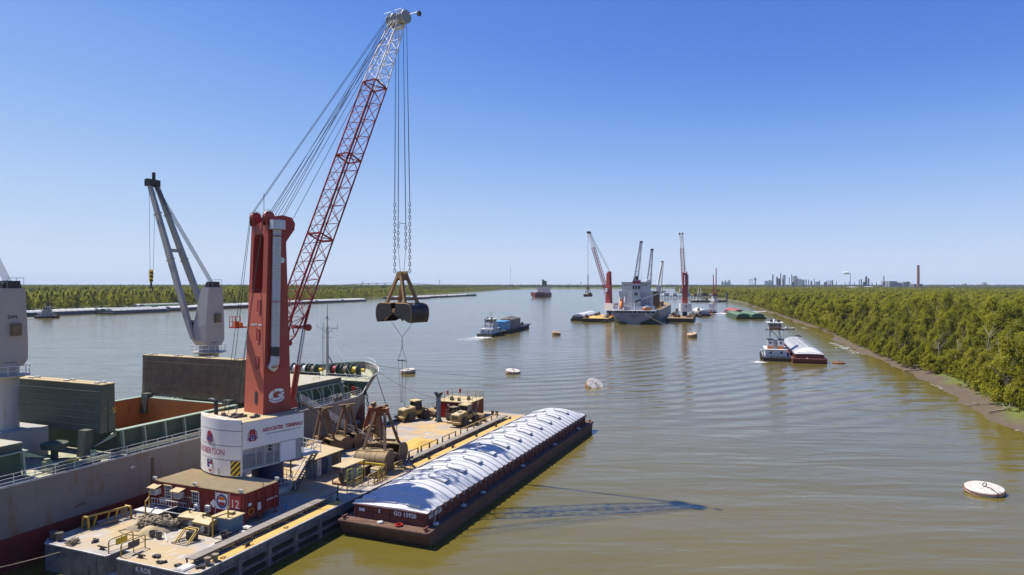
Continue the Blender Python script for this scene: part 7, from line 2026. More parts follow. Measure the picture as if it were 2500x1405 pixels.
k.hexa([(-.3,-.3,4.3),(.3,-.3,4.3),(.3,.3,4.3),(-.3,.3,4.3),(-.35,-.75,5.1),(.35,-.75,5.1),(.35,-.45,5.1),(-.35,-.45,5.1)]); k.hexa([(-.3,-.3,4.3),(.3,-.3,4.3),(.3,.3,4.3),(-.3,.3,4.3),(-.35,.45,5.1),(.35,.45,5.1),(.35,.75,5.1),(-.35,.75,5.1)]); k.build('fork', M['dark_steel'], sp3)
for a in range(4):
    k = MB(); d_ = Vector((math.cos(a*PI/2),math.sin(a*PI/2),0)); p = d_*.28
    k.add([tuple(p+Vector((0,0,.0))),tuple(d_*.85),tuple(p+Vector((0,0,.9))),tuple(p+Vector((-d_.y*.05,d_.x*.05,0))),tuple(d_*.85+Vector((-d_.y*.05,d_.x*.05,0))),tuple(p+Vector((-d_.y*.05,d_.x*.05,.9)))],[(0,1,2),(5,4,3),(0,3,4,1),(1,4,5,2),(2,5,3,0)]); k.build('gusset', M['tank_blue'], sp3)
def stop_rail(s0, s1, t, n, label, mat='rail_yellow'):
    o = thing('stop_rail', label, 'rail', at(s0, t), ANG)
    ln = s1-s0; tp = MB(); tp.hexa([(-.28,-.05,0),(.28,-.05,0),(.28,.05,0),(-.28,.05,0),(-.09,-.05,1.1),(.09,-.05,1.1),(.09,.05,1.1),(-.09,.05,1.1)]); tm = tp.mesh('post', M[mat])
    for i in range(n): place('post', tm, o, (ln*i/(n-1),0,0))
    k = MB(); k.bar((-.1,0,1.13),(ln+.1,0,1.13),.12,.1); k.build('top_rail', M[mat], o)
stop_rail(21.0, 23.4, 14.75, 2, 'short brown stop rail by the big drum grab', 'grab_brown')
stop_rail(24.3, 29.0, 14.75, 3, 'brown stop rail abreast of the yellow grain heap', 'grab_brown')
stop_rail(30.6, 34.8, 14.75, 3, 'brown stop rail between grain heap and loaders', 'rope_pile')
stop_rail(36.6, 50.8, 14.75, 7, 'long yellow stop rail in front of the loader and red container')
k = MB(); k.grid(lambda a, c: ((a-.5)*6.5, (c-.5)*4.4, .55*max(0,math.sin(PI*a))**1.2*max(0,math.sin(PI*c))**1.1*(1+.35*mnoise.noise(Vector((a*6,c*5,1)))) - .01), 24, 18)
M['corn'] = pmat('corn', (0.60,0.38,0.09), .9, col2=(0.50,0.29,0.06), scale=2, bump=.03, bump_scale=12)
tag(k.build('grain_heap', M['corn'], loc=at(29.5,18.6,DZ+.01), rz=ANG, smooth=180), 'low heap of spilled yellow grain on the far deck', 'grain', kind='stuff')
rl2 = thing('guard_rail', 'thin yellow guard rail beyond the left loader at the far end', 'rail', at(50.0, 30.3), ANG)
rail_run(rl2, [(0,0,0),(5.5,0,0),(5.5,-3.5,0)], 1.05, M['rail_yellow'], .035, 2, 1.8)
k = MB(); k.span(0,26,-.25,.25,0,.35); k.span(0,26,-.4,.4,0,.08); tag(k.build('kerb_beam', M['timber'], loc=at(28,30.5), rz=ANG), 'long low brown beam along the ship side of the far deck', 'beam')

# ------------------------------------------------------------------ the worker
def person(loc, rz, label):
    o = thing('person', label, 'person', loc, rz)
    V = {'pel':(0,0,.95,.15,.12),'wai':(.02,0,1.10,.155,.12),'che':(.03,0,1.32,.17,.125),'nec':(.05,0,1.50,.065,.065),'hea':(.10,0,1.63,.10,.095),'cro':(.11,0,1.72,.075,.075),
         'lh':(0,.10,.90,.10,.10),'lk':(.03,.13,.50,.075,.075),'la':(-.02,.14,.10,.055,.055),'lt':(.16,.16,.045,.045,.04),
         'rh':(0,-.10,.90,.10,.10),'rk':(.01,-.12,.50,.075,.075),'ra':(-.03,-.13,.10,.055,.055),'rt':(.15,-.15,.045,.045,.04),
         'ls':(.03,.20,1.42,.075,.075),'le':(.06,.27,1.14,.055,.055),'lw':(.28,.12,1.08,.04,.04),'lp':(.33,.06,1.08,.04,.025),
         'rs':(.03,-.20,1.42,.075,.075),'re':(.06,-.27,1.14,.055,.055),'rw':(.29,-.12,1.12,.04,.04),'rp':(.34,-.06,1.12,.04,.025)}
    E_ = [('pel','wai'),('wai','che'),('che','nec'),('nec','hea'),('hea','cro'),('pel','lh'),('lh','lk'),('lk','la'),('la','lt'),('pel','rh'),('rh','rk'),('rk','ra'),('ra','rt'),
          ('che','ls'),('ls','le'),('le','lw'),('lw','lp'),('che','rs'),('rs','re'),('re','rw'),('rw','rp')]
    for sd__, sg in (('l',-1),('r',1)):
        bx, by, bz = V[sd__+'p'][:3]
        for i, (dx_, dz_, ln) in enumerate(((.03,.025,.05),(.035,.008,.06),(.03,-.008,.055),(.025,-.022,.045))):
            V[f'{sd__}f{i}'] = (bx+dx_*.6, by+sg*ln*.6, bz+dz_, .010, .010); V[f'{sd__}g{i}'] = (bx+dx_*.3, by+sg*ln*1.25, bz+dz_-.012, .008, .008)
            E_ += [(sd__+'p', f'{sd__}f{i}'), (f'{sd__}f{i}', f'{sd__}g{i}')]
        V[sd__+'th'] = (bx-.01, by+sg*.02, bz+.05, .011, .011); E_.append((sd__+'w', sd__+'th'))
    names = list(V); me = bpy.data.meshes.new('body'); me.from_pydata([V[n][:3] for n in names], [(names.index(a), names.index(b_)) for a, b_ in E_], [])
    ob = bpy.data.objects.new('body', me); COL.objects.link(ob)
    sk_ = ob.modifiers.new('skin', 'SKIN'); 
    if not me.skin_vertices: me.skin_vertices.new()
    for i, n in enumerate(names):
        sv = me.skin_vertices[0].data[i]; sv.radius = V[n][3:5]; sv.use_root = (n == 'pel')
    ss = ob.modifiers.new('sub', 'SUBSURF'); ss.levels = 1; ss.render_levels = 1
    dg = bpy.context.evaluated_depsgraph_get(); dg.update()
    m2 = bpy.data.meshes.new_from_object(ob.evaluated_get(dg)); bpy.data.objects.remove(ob)
    m2.materials.clear(); m2.materials.append(M['hi_vis']); m2.materials.append(M['skin'])
    for p in m2.polygons:
        c = p.center; p.use_smooth = True
        if c.z > 1.52 or (c.x > .30 and c.z > 1.0): p.material_index = 1
    body = place('body', m2, o)
    k = MB(); k.lathe([(.145,0),(.12,.01),(.122,.05),(.10,.11),(.05,.15),(0,.16)],14,Matrix.Translation((.10,0,1.66)) @ Matrix.Rotation(rad(12),4,'Y')); k.build('hard_hat', M['helmet'], o, smooth=50)
    for y in (.132,-.125):
        k = MB(); k.lathe([(.086,0),(.086,.05)],12,Matrix.Translation((.012,y,.36))); k.build('reflective_band', M['reflect'], o, smooth=60)
    k = MB(); k.lathe([(.178,0),(.178,.045)],14,Matrix.Translation((.02,0,1.14)) @ Matrix.Diagonal((1,1.05,1,1))); k.build('reflective_belt', M['reflect'], o, smooth=60)
    for y in (.10,-.10):
        k = MB(); k.path([(-.10,y,1.46),(-.135,y,1.3),(-.14,y,1.16)],.022,5); k.build('reflective_strap', M['reflect'], o)
    for y in (.15,-.14):
        k = MB(); k.loft([[(-.09,y-.055,0),(.20,y-.05,0),(.20,y+.05,0),(-.09,y+.055,0)],[(-.09,y-.055,.06),(.19,y-.045,.05),(.19,y+.045,.05),(-.09,y+.055,.06)],[(-.085,y-.055,.22),(.03,y-.055,.22),(.03,y+.055,.22),(-.085,y+.055,.22)]]); k.build('boot', M['black'], o)
    k = MB(); k.box((.19,-.03,1.63),(.03,.035,.05)); k.build('nose', M['skin'], o)
    for y in (-.045,.03):
        k = MB(); k.box((.185,y,1.655),(.012,.028,.012)); k.build('eye', M['black'], o)
    return o
person(at(2.9, 13.0), rad(25), 'worker in dark overalls with reflective bands and a red hard hat, head bowed')
# ================================================================== RIVER TRAFFIC
# ------------------------------------------------------------------ mooring buoys
def buoy(px, py, dia, h_, label, mat='buoy', tilt=(0,0), tan_=False):
    x, y = gp(px, py)
    o = thing('mooring_buoy', label, 'buoy', (x, y + dia*.42, 0), 0)
    r = dia/2
    R_ = Matrix.Rotation(tilt[0],4,'X') @ Matrix.Rotation(tilt[1],4,'Y')
    k = MB(); k.lathe([(r*.96,-.9),(r,-.75),(r,h_-.12),(r*.96,h_-.02),(0,h_+.05)], 28, R_); k.build('drum', M[mat], o, smooth=35)
    if mat == 'buoy':
        k = MB(); k.lathe([(r+.02,-.9),(r+.02,h_*.35)], 28, R_, cap=False); k.build('rusty_rim', M['buoy_rust'], o, smooth=35)
    for z in (h_*.25, h_*.7):
        k = MB(); k.path([R_ @ Vector(((r+.03)*math.cos(a),(r+.03)*math.sin(a),z)) for a in [2*PI*i/24 for i in range(24)]],.06,5,closed=True); k.build('rubbing_band', M['buoy_rust'], o)
    k = MB(); k.path([R_ @ Vector((.25*math.cos(a),0,h_+.3+.25*math.sin(a))) for a in [2*PI*i/10 for i in range(10)]],.06,5,closed=True); k.build('mooring_eye', M['dark_steel'], o)
    k = MB(); k.path([R_ @ Vector(p) for p in ((0,0,h_+.1),(.3,-.6,h_+.1),(.2,-r*.98,h_),(.25,-r-.05,0))],.07,5); k.build('chain', M['dark_steel'], o)
    return o
b1 = buoy(994, 913, 4.3, 1.1, 'mottled white drum buoy under the hanging bridle, left of the three white buoys', tilt=(.06,-.05))
b2 = buoy(1252, 914, 4.3, 1.0, 'mottled white drum buoy in the middle of the three white buoys', tilt=(.12,.10))
b3 = buoy(1452, 947, 4.4, 1.05, 'white drum buoy pulled onto its side by a mooring line', tilt=(.62,.32))
b4 = buoy(1358, 819, 4.6, 1.6, 'brown drum buoy between the deck-cargo tow and the anchored ship', 'buoy_tan', (.1,.15))
b5 = buoy(1693, 825, 4.8, 2.0, 'tan drum buoy with a white line from the anchored ship', 'buoy_tan', (.15,-.2))
b6 = buoy(2428, 1214, 4.3, .75, 'large white disc buoy alone at the lower right', tilt=(.10,-.04))
k = buoy(2053, 889, 3.8, .5, 'flat rusty buoy right of the brown covered barge', 'buoy_rust', (.05,0))

# ------------------------------------------------------------------ foam, as small flecks
def foam(name, label, path, width, n, size, seed, spread=1.0):
    r_ = random.Random(seed); k = MB()
    for i in range(n):
        f = r_.random()**1.3; q = f*(len(path)-1); j = min(int(q), len(path)-2); g = q-j
        a, b_ = path[j], path[j+1]
        x = a[0]+(b_[0]-a[0])*g; y = a[1]+(b_[1]-a[1])*g; w_ = width[0]+(width[1]-width[0])*f
        d = Vector((b_[0]-a[0], b_[1]-a[1])).normalized(); off = r_.gauss(0,.42)*w_
        x += -d.y*off; y += d.x*off; s = size*r_.uniform(.3,1.2)*(1-.5*f)
        m_ = r_.randint(5,7); ph = r_.uniform(0,6)
        kk = len(k.v)
        for c in range(m_):
            an = ph+2*PI*c/m_; rr_ = s*r_.uniform(.5,1.1)
            k.v.append((x+rr_*1.7*math.cos(an), y+rr_*math.sin(an), .02+.01*(i%7)/7))
        k.f.append(tuple(range(kk,kk+m_)))
    o = k.build(name, M['foam']); tag(o, label, 'foam', kind='stuff'); return o

# ------------------------------------------------------------------ towboats
def towboat(loc, rz, label, ln=20.0, bw=7.5, col=('far_white','dark_steel'), trim=None, tall=False, hull='dark_steel'):
    o = thing('towboat', label, 'towboat', loc, rz)
    k = MB(); k.loft([[(0,-bw/2+.4,-.6),(ln,-bw/2+.2,-.6),(ln,bw/2-.2,-.6),(0,bw/2-.4,-.6)],[(-.4,-bw/2,1.1),(ln+.3,-bw/2,1.5),(ln+.3,bw/2,1.5),(-.4,bw/2,1.1)]]); k.build('hull', M[hull], o)
    k = MB(); k.path([(-.4,-bw/2,1.1),(ln*.5,-bw/2-.05,1.2),(ln+.3,-bw/2,1.5),(ln+.3,bw/2,1.5),(ln*.5,bw/2+.05,1.2),(-.4,bw/2,1.1)],.16,6,closed=True); k.build('rubbing_strake', M['black'], o)
    for y in (-bw/4,bw/4):
        k = MB(); k.span(ln+.2,ln+.8,y-.35,y+.35,-.3,3.2); k.build('push_knee', M[hull], o)
    ww = M[col[0]]
    def house(x0,x1,hw,z0,z1,name,win=True,mat=None):
        k = MB(); k.span(x0,x1,-hw,hw,z0,z1); d = k.build(name, mat or ww, o)
        k = MB(); k.span(x0-.25,x1+.25,-hw-.25,hw+.25,z1,z1+.1); k.build('deck_plate', ww if mat is None else M['timber'], d)
        if win:
            n = max(2,int((x1-x0)/2.2)); wm = MB(); wm.span(-.35,.35,-.03,.03,-.4,.4); wme = wm.mesh('window', M['glass'])
            for i in range(n):
                for sg in (-1,1): place('window', wme, d, (x0+(x1-x0)*(i+.5)/n, sg*(hw+.02), z0+(z1-z0)*.6))
            for yv in (-hw*.5,hw*.5): place('window', wme, d, (x0-.02, yv, z0+(z1-z0)*.6), PI/2)
        return d
    house(ln*.12, ln*.82, bw/2-1.0, 1.25, 3.7, 'deckhouse')
    if tall:
        zt2 = 3.8
        for y in (-1.75,1.75):
            k = MB(); k.span(ln*.22,ln*.36,y-.95,y+.95,3.8,6.9); st2 = k.build('stack_house', ww, o)
            k = MB(); k.span(ln*.22-.03,ln*.36+.03,y-.98,y+.98,3.85,4.75); k.build('stack_band', M['orange'], st2)
            k = MB(); k.span(ln*.22-.1,ln*.36+.1,y-1.0,y+1.0,6.9,7.25); k.build('stack_cap', M['dark_steel'], st2)
            k = MB(); k.span(ln*.22-.06,ln*.22-.03,y-.3,y+.3,5.6,6.2); k.build('vent_window', M['glass'], st2)
        house(ln*.40, ln*.66, 1.9, 3.8, 6.4, 'second_deckhouse')
        for (x,y) in ((ln*.40,-1.7),(ln*.40,1.7),(ln*.62,-1.7),(ln*.62,1.7)):
            k = MB(); k.bar((x,y*1.15,6.4),(x,y*.8,10.4),.3); k.build('tower_leg', ww, o)
        k = MB(); k.bar((ln*.40,-1.8,6.6),(ln*.40,1.3,10.2),.22); k.build('stair', M['dark_steel'], o)
        pz, px0, px1, phw = 10.4, ln*.38, ln*.62, 2.15
    else:
        house(ln*.30, ln*.72, bw/2-1.6, 3.8, 6.0, 'second_deckhouse')
        pz, px0, px1, phw = 6.1, ln*.42, ln*.68, 1.9
    k = MB(); k.loft([[(px0,-phw,pz),(px1,-phw,pz),(px1,phw,pz),(px0,phw,pz)],[(px0-.15,-phw-.15,pz+2.3),(px1+.3,-phw-.2,pz+2.3),(px1+.3,phw+.2,pz+2.3),(px0-.15,phw+.15,pz+2.3)]]); ph = k.build('pilothouse', ww, o)
    for i in range(3):
        yv = (-1+i)*phw*.62; k = MB(); k.span(px0-.2,px0-.05,yv-phw*.26,yv+phw*.26,pz+1.0,pz+2.0); k.build('window', M['glass'], ph)
        for sg in (-1,1):
            xv = px0+(px1-px0)*(i+.5)/3; k = MB(); k.span(xv-.55,xv+.55,sg*(phw+.1)-.06,sg*(phw+.1)+.06,pz+1.0,pz+2.0); k.build('window', M['glass'], ph)
    if trim:
        k = MB(); k.span(px0-.06,px0-.01,-phw*.9,phw*.9,pz+.1,pz+.8); k.build('trim_band', M[trim], ph)
    k = MB(); k.span(px0-.7,px1+.8,-phw-.6,phw+.6,pz+2.3,pz+2.5); k.build('pilothouse_roof', ww, ph)
    if tall:
        k = MB(); k.span(px0-.9,px1+.6,-phw-.9,phw+.9,pz-.15,pz-.02); k.build('bridge_deck', M['dark_steel'], ph)
        for sg in (-1,1):
            k = MB(); k.path([(px0-.8,sg*(phw+.8),pz+.9),(px1,sg*(phw+.8),pz+.9)],.06,5); k.build('bridge_rail', M['dark_steel'], ph)
    mz = pz+2.5
    k = MB(); k.tube(((px0+px1)/2,0,mz),((px0+px1)/2,0,mz+4.4),.11,.06,6); k.tube(((px0+px1)/2,-1.5,mz+2.6),((px0+px1)/2,1.5,mz+2.6),.06,n=5); k.build('mast', M['dark_steel'], o)
    for yv in (-1.2,1.2):
        k = MB(); k.box((px0+.4,yv,mz+.5),(.7,.9,.7)); k.tube((px0+.4,yv,mz),(px0+.4,yv,mz+1.6),.05,n=5); k.build('search_light', M['dark_steel'], o)
    k = MB(); k.lathe([(.5,0),(.6,.5),(.3,.9),(0,1.0)],10,Matrix.Translation((px1-.3,0,mz))); k.build('radar_dome', ww, o, smooth=50)
    if not tall:
        for y in (-1.6,1.6):
            k = MB(); k.tube((ln*.30,y,6.1),(ln*.30,y,9.0),.32,.28,10); k.build('exhaust_stack', M['dark_steel'], o)
    for sg in (-1,1):
        for z in (.5,1.0):
            k = MB(); k.path([(0,sg*(bw/2-.15),1.15+z),(ln*.5,sg*(bw/2-.15),1.3+z),(ln,sg*(bw/2-.15),1.5+z)],.035,5); k.build('rail', M['white_rail'], o)
        ty = MB(); ty.lathe([(.35,-.15),(.62,-.15),(.62,.15),(.35,.15)],12,Matrix.Rotation(PI/2,4,'X')); tym = ty.mesh('tyre_fender', M['black'], 40)
        for i in range(4): place('tyre_fender', tym, o, (ln*(.12+.25*i), sg*(bw/2+.2), .75))
    for y in (-2,0,2):
        k = MB(); k.lathe([(.3,0),(.3,.5),(.1,.7)],10,Matrix.Translation((ln*.05,y*.9,1.2))); k.build('capstan', M['timber'], o)
    return o

x, y = gp(1183, 823)
t1 = towboat((x,y,0), rad(74.4), 'grey and white towboat pushing a cargo deck barge in mid river', 20, 8.0, ('far_white','dark_steel'))
ux, uy = math.cos(rad(74.4)), math.sin(rad(74.4))
db = thing('deck_barge', 'low dark deck barge with a blue container pushed by the mid-river towboat', 'barge', (x+ux*21.2, y+uy*21.2, 0), rad(74.4))
k = MB(); k.loft([[(1,-4.6,-.6),(52,-4.6,-.6),(52,4.6,-.6),(1,4.6,-.6)],[(0,-5.2,1.7),(50,-5.2,1.7),(50,5.2,1.7),(0,5.2,1.7)],[(0,-5.2,1.71),(58,-4.8,2.4),(58,4.8,2.4),(0,5.2,1.71)]]); k.build('hull', M['dark_steel'], db)
k = MB(); k.span(.2,50,-5.0,5.0,1.72,1.78); k.build('deck', M['rope_pile'], db)
tyr = MB(); tyr.span(-.5,.5,-.1,.1,-.5,.5); tym = tyr.mesh('fender', M['black'])
for i in range(12): place('fender', tym, db, (3+4*i, -5.25, 1.0))
k = MB(); k.span(2,14,-3.6,2.0,1.8,6.4); c = k.build('blue_container', M['container_blue'], db)
k = MB(); k.span(1.9,14.1,-3.7,2.1,6.4,6.55); k.build('container_roof', M['container_blue'], c)
k = MB(); k.span(18,34,-4.0,3.2,1.8,7.0); c = k.build('work_shed', M['grey_steel'], db)
for i in range(8):
    k = MB(); k.span(18.3+2*i,19.1+2*i,-4.06,-4.0,2.0,6.6); k.build('shed_panel', M['timber'], c)
k = MB(); k.grid(lambda a,c_: (15+22*a,-4.3+8*c_,7.0+1.3*math.sin(PI*a)*math.sin(PI*c_)+.5*mnoise.noise(Vector((a*9,c_*6,0)))),14,8); k.build('cargo_net', M['timber'], c)
k = MB(); k.tube((36,0,1.8),(41,-1,9.0),.4,.25,8); k.box((36,0,2.6),(3,2.5,1.8)); k.build('deck_crane', M['far_white'], db)
for (xx,yy,mt,s) in ((39,-2,'letter_red',1.4),(42,1,'rope_pile',1.6),(45,-2,'dark_steel',1.5),(47,2,'grab_red',1.3)):
    k = MB(); k.box((xx,yy,1.8+s/2),(s*1.6,s,s),.4); k.box((xx+.6,yy,1.8+s*1.2),(s*.6,s*.5,s*.5),.9); k.build('deck_cargo', M[mt], db)
foam('wake_foam', 'white churned wake behind the mid-river towboat', [(x-ux*.5,y-uy*.5),(x-ux*10,y-uy*10),(x-ux*24-3,y-uy*24)], (5,9), 420, .55, 1)

x, y = gp(1893, 884)
t2 = towboat((x+1.0,y+1.5,0), rad(72), 'white and orange towboat with a tall raised pilothouse alongside the brown barge', 21, 9.0, ('far_white','dark_steel'), 'orange', True, 'dark_steel')
foam('wake_foam', 'splash of white water at the stern quarter of the orange and white towboat', [(x-4.5,y+.5),(x-6.2,y-1),(x-7.5,y-2.5)], (2,3), 120, .4, 2)
x, y = gp(2020, 890)
hopper_barge('brown covered barge with white roof lashed to the orange and white towboat', (x, y, 0), rad(72.5), mats=('barge_red','barge_red','cover_white'), detail=2, rise=1.9)
bx_, by_ = gp(1922, 805)
k = MB(); k.loft([[(-3.4,-.7,0),(2.8,-.9,0),(4.2,0,0),(2.8,.9,0),(-3.4,.7,0)],[(-3.6,-1.0,.8),(3.0,-1.2,.9),(4.8,0,1.1),(3.0,1.2,.9),(-3.6,1.0,.8)]]); k.box((-.3,0,1.2),(1.6,1.0,.7))
tag(k.build('skiff', M['far_white'], loc=(bx_,by_,0), rz=.1), 'small white float adrift behind the tall towboat', 'boat')
for px, py, s, lb_ in ((1946,822,1.4,'dark drifting lump near the right shore'),(1881,788,.7,'dark log floating below the green barges'),(1865,779,1.6,'dark float at the corner of the green barges')):
    bx_, by_ = gp(px, py); k = MB(); k.lathe([(0,-.4),(s*.9,-.1),(s,.2),(s*.6,.7),(0,.9)],10,Matrix.Diagonal((1.6,1,1,1))); tag(k.build('flotsam', M['dark_steel'], loc=(bx_,by_,0), smooth=60), lb_, 'flotsam')

x, y = gp(1834, 780)
hopper_barge('green covered barge, right one of a moored pair near the right bank', (x+11.2, y, 0), rad(80), mats=('green_hull','green_hull','green_cover'), detail=1, covers=9, rise=1.2, group='pair of green barges')
hopper_barge('green covered barge, left one of a moored pair near the right bank', (x-.1, y, 0), rad(80), mats=('green_hull','green_hull','green_cover'), detail=1, covers=9, rise=1.2, group='pair of green barges')
hopper_barge('red covered barge moored behind the pair of green barges', (x+17.5, y+62, 0), rad(80), mats=('far_barge_red','far_barge_red','red_cover'), detail=1, covers=9, rise=1.8)

x, y = gp(1747, 766)
towboat((x+2, y+14, 0), rad(-118), 'small red and white towboat running light with a curling white wake', 15, 6.5, ('far_white','dark_steel'), None, False, 'grab_red')
foam('wake_foam', 'long curling white wake behind the small red towboat', [(x-3,y-4),(x+12,y+4),(x+40,y+30),(x+75,y+60),(x+110,y+95)], (16,7), 1500, 1.1, 3)

# ------------------------------------------------------------------ second ship, stern towards us
SX, SY = gp(1546, 793)
SA = rad(73.5)
M['hull_blue'] = pmat('hull_blue', (0.22,0.235,0.25), .6, col2=(0.18,0.19,0.2), scale=.3, rust=(0.2,0.13,0.07), rust_amt=.25, rust_scale=.5)
s2 = thing('cargo_ship', 'grey cargo ship moored in mid river with its stern towards the camera', 'ship', (SX, SY, 0), SA)
BH = 15.4
def h2(s, z):
    full = BH*(1 if s < 150 else max(.02, 1-((s-150)/37)**2.2))
    if s < 22:                       # round counter stern
        f = max(0, min(1, (z+1.0 - (1-s/22)*3.0)/(7.0)))
        return full*(.28+.72*f**.45) if z > -.9 else full*.25
    return full*(1 if z > 1 or s < 140 else .93)
rows = []
ss2 = [0,2,5,9,14,22,40,80,120,150,160,168,175,181,185,187]
zz2 = [-1.0,0.2,1.5,3.0,4.5,6.0,7.5,9.0]
for sg in (-1,1):
    k = MB(); k.loft([[(s - max(0,(6-z))*.25*(1 if s == 0 else 0), sg*h2(s,z), z + (2.2*((s-150)/37) if s > 150 and z > 6 else 0)) for z in zz2] for s in ss2], caps=False, closed=False)
    if sg > 0: k.f = [q[::-1] for q in k.f]
    k.build('hull_plating', M['hull_blue'], s2, smooth=40)
k = MB(); k.loft([[(0,-h2(0,z),z),(0,h2(0,z),z)] for z in zz2], caps=False, closed=False); k.f = [q[::-1] for q in k.f]; k.build('transom', M['hull_blue'], s2)
k = MB(); k.loft([[(s,-h2(s,8.9),8.9+(2.2*((s-150)/37) if s>150 else 0)),(s,h2(s,8.9),8.9+(2.2*((s-150)/37) if s>150 else 0))] for s in ss2], caps=False, closed=False); k.f = [q[::-1] for q in k.f]; k.build('main_deck', M['grab_brown'], s2)
for i in range(9):
    k = MB(); k.span(-.03,.02,-13+2.95*i-1.0,-13+2.95*i+1.2,7.75,8.7); k.build('mooring_opening', M['black'], s2)
k = MB(); k.span(-.3,24,-14.6,14.6,8.95,9.25); k.build('poop_deck', M['far_white'], s2)
write('NAVIOS', 1.1, M['letter_dark'], s2, (-.06,0,6.2), (0,-1,0), (-1,0,0)) if False else None
for zz, w_ in ((6.1,7.0),(4.9,3.2)):
    n = int(w_/.75)
    for i in range(n):
        k = MB(); k.span(-.08,-.03,-w_/2+i*.75,-w_/2+i*.75+.5,zz-.4,zz+.4); k.build('name_letter', M['letter_dark'], s2)
# superstructure
def blk(x0,x1,y0,y1,z0,z1,mat='far_white',name='deckhouse'):
    k = MB(); k.span(x0,x1,y0,y1,z0,z1); return k.build(name, M[mat], s2)
M['ship_white'] = pmat('ship_white', (0.45,0.47,0.49), .5, col2=(0.38,0.39,0.40), scale=.5, rust=(0.4,0.28,0.16), rust_amt=.12, rust_scale=.5)
dh = blk(12,22,-11.0,11.0,9.25,21.8,'ship_white','accommodation_block')
blk(6,12,-13.2,13.2,9.25,12.0,'ship_white','deckhouse')
br = blk(13,23,-14,14,21.8,22.1,'ship_white','bridge_deck')
bd = blk(14,22,-9.4,9.4,22.1,27.8,'ship_white','bridge')
blk(13.6,22.4,-10,10,27.8,28.1,'ship_white','bridge_roof')
wm = MB(); wm.span(-.05,.05,-.28,.28,-.35,.35); wme = wm.mesh('window', M['glass'])
for z in (11.0,13.6,16.2,18.8):
    for yv in (-8.8,-6.6,6.0,8.6): place('window', wme, dh, (11.96, yv, z))
for yv in (-7.4,-6.2,-4.6,4.6,6.2,7.4,3.4): place('window', wme, bd, (13.96, yv, 26.0))
for z in (12.0,14.6,17.2):
    k = MB(); k.span(11.7,12,-10.6,10.6,z-.1,z+.1); k.build('deck_edge', M['ship_white'], dh)
fn = blk(6.5,12,-4.0,1.5,9.25,21.5,'ship_white','engine_casing')
fu = MB(); fu.span(7.0,11.8,-3.7,1.2,21.5,29.5); fu_ = fu.build('funnel', M['ship_white'], s2)
k = MB(); k.span(6.95,11.85,-3.75,1.25,27.0,28.8); k.build('funnel_band', M['letter_red'], fu_)
for yv in (-3.0,-1.2,.6):
    k = MB(); k.span(6.93,6.99,yv-.55,yv+.55,23.3,25.6); k.build('louvre', M['black'], fu_)
for yv in (-1.7,-.6):
    k = MB(); k.span(6.44,6.49,yv-.4,yv+.4,19.0,21.0); k.build('louvre', M['black'], fn)
k = MB(); k.tube((9.5,-1.2,29.5),(9.5,-1.2,32.0),1.0,.9,12); k.tube((9.5,.5,29.5),(9.5,.5,31.0),.4,.4,8); k.build('exhaust', M['black'], fu_)
# free-fall lifeboat on its ramp
lf = thing('lifeboat_ramp', 'white ramp frame at the stern of the mid-river ship', 'ramp', (SX,SY,0), SA)
for yv in (6.6,9.9):
    k = MB(); k.bar((1.0,yv,9.3),(8.0,yv,18.0),.4); k.build('ramp_beam', M['far_white'], lf)
    k = MB(); k.tube((8.0,yv,9.3),(8.0,yv,18.0),.2,n=6); k.build('ramp_leg', M['far_white'], lf)
k = MB(); k.bar((8.0,6.4,18.0),(8.0,10.1,18.0),.4); k.build('ramp_top', M['far_white'], lf)
lbt = thing('lifeboat', 'orange free-fall lifeboat on the white ramp at the mid-river ship stern', 'lifeboat', (SX,SY,0), SA)
k = MB(); a0, a1 = Vector((1.4,8.25,10.2)), Vector((6.2,8.25,16.2)); dd_ = (a1-a0)
k.path([a0, a0+dd_*.15, a0+dd_*.5, a0+dd_*.85, a1], [.25,1.0,1.3,1.15,.5], 12); k.build('hull', M['orange'], lbt, smooth=60)
k = MB(); k.box(tuple(a0+dd_*.78+Vector((-.6,0,.9))),(1.2,1.3,1.0)); k.build('cockpit', M['orange'], lbt)
lb2 = thing('rescue_boat', 'small orange rescue boat on deck at the right of the mid-river ship stern', 'lifeboat', (SX,SY,0), SA)
k = MB(); k.path([(4,-11.5,10.4),(4.2,-10.8,10.3),(4.2,-8.5,10.2),(4.2,-6.2,10.3),(4,-5.5,10.4)],[.2,.9,1.1,.9,.2],10); k.build('hull', M['orange'], lb2, smooth=60)
k = MB(); k.path([(4,-10.6,11.2),(4.2,-8.5,11.5),(4,-6.4,11.2)],[.3,.8,.3],8); k.build('canopy', M['far_white'], lb2, smooth=60)
pc = thing('provision_crane', 'white provision crane with a long slanting jib over the mid-river ship stern', 'crane', (SX,SY,0), SA)
k = MB(); k.tube((2.8,-.8,9.3),(2.8,-.8,15.0),.6,.5,10); k.build('post', M['ship_white'], pc)
k = MB(); k.bar((2.8,-.8,14.6),(3.2,-4.6,16.6),1.0); k.build('ram_housing', M['black'], pc)
k = MB(); k.bar((3.0,-2.5,15.6),(6.0,-20.5,22.0),.8,1.0); k.build('jib', M['ship_white'], pc)
for yv in (-9,-4,2,7):
    k = MB(); k.tube((18,yv,28.1),(18,yv,29.5+abs(yv)*.12),.09,n=5); k.build('antenna', M['far_white'], s2)
k = MB(); k.tube((19,-.5,28.1),(19,-.5,34.5),.25,.12,8); k.tube((19,-2.2,30),(19,1.2,30),.1,n=5); k.box((18.7,-.5,28.4),(.6,3.0,.25)); k.build('radar_mast', M['ship_white'], s2)
k = MB(); k.lathe([(.6,0),(1.0,.6),(.8,1.3),(0,1.6)],12,Matrix.Translation((16,-7.5,28.1))); k.build('radome', M['far_white'], s2, smooth=50)
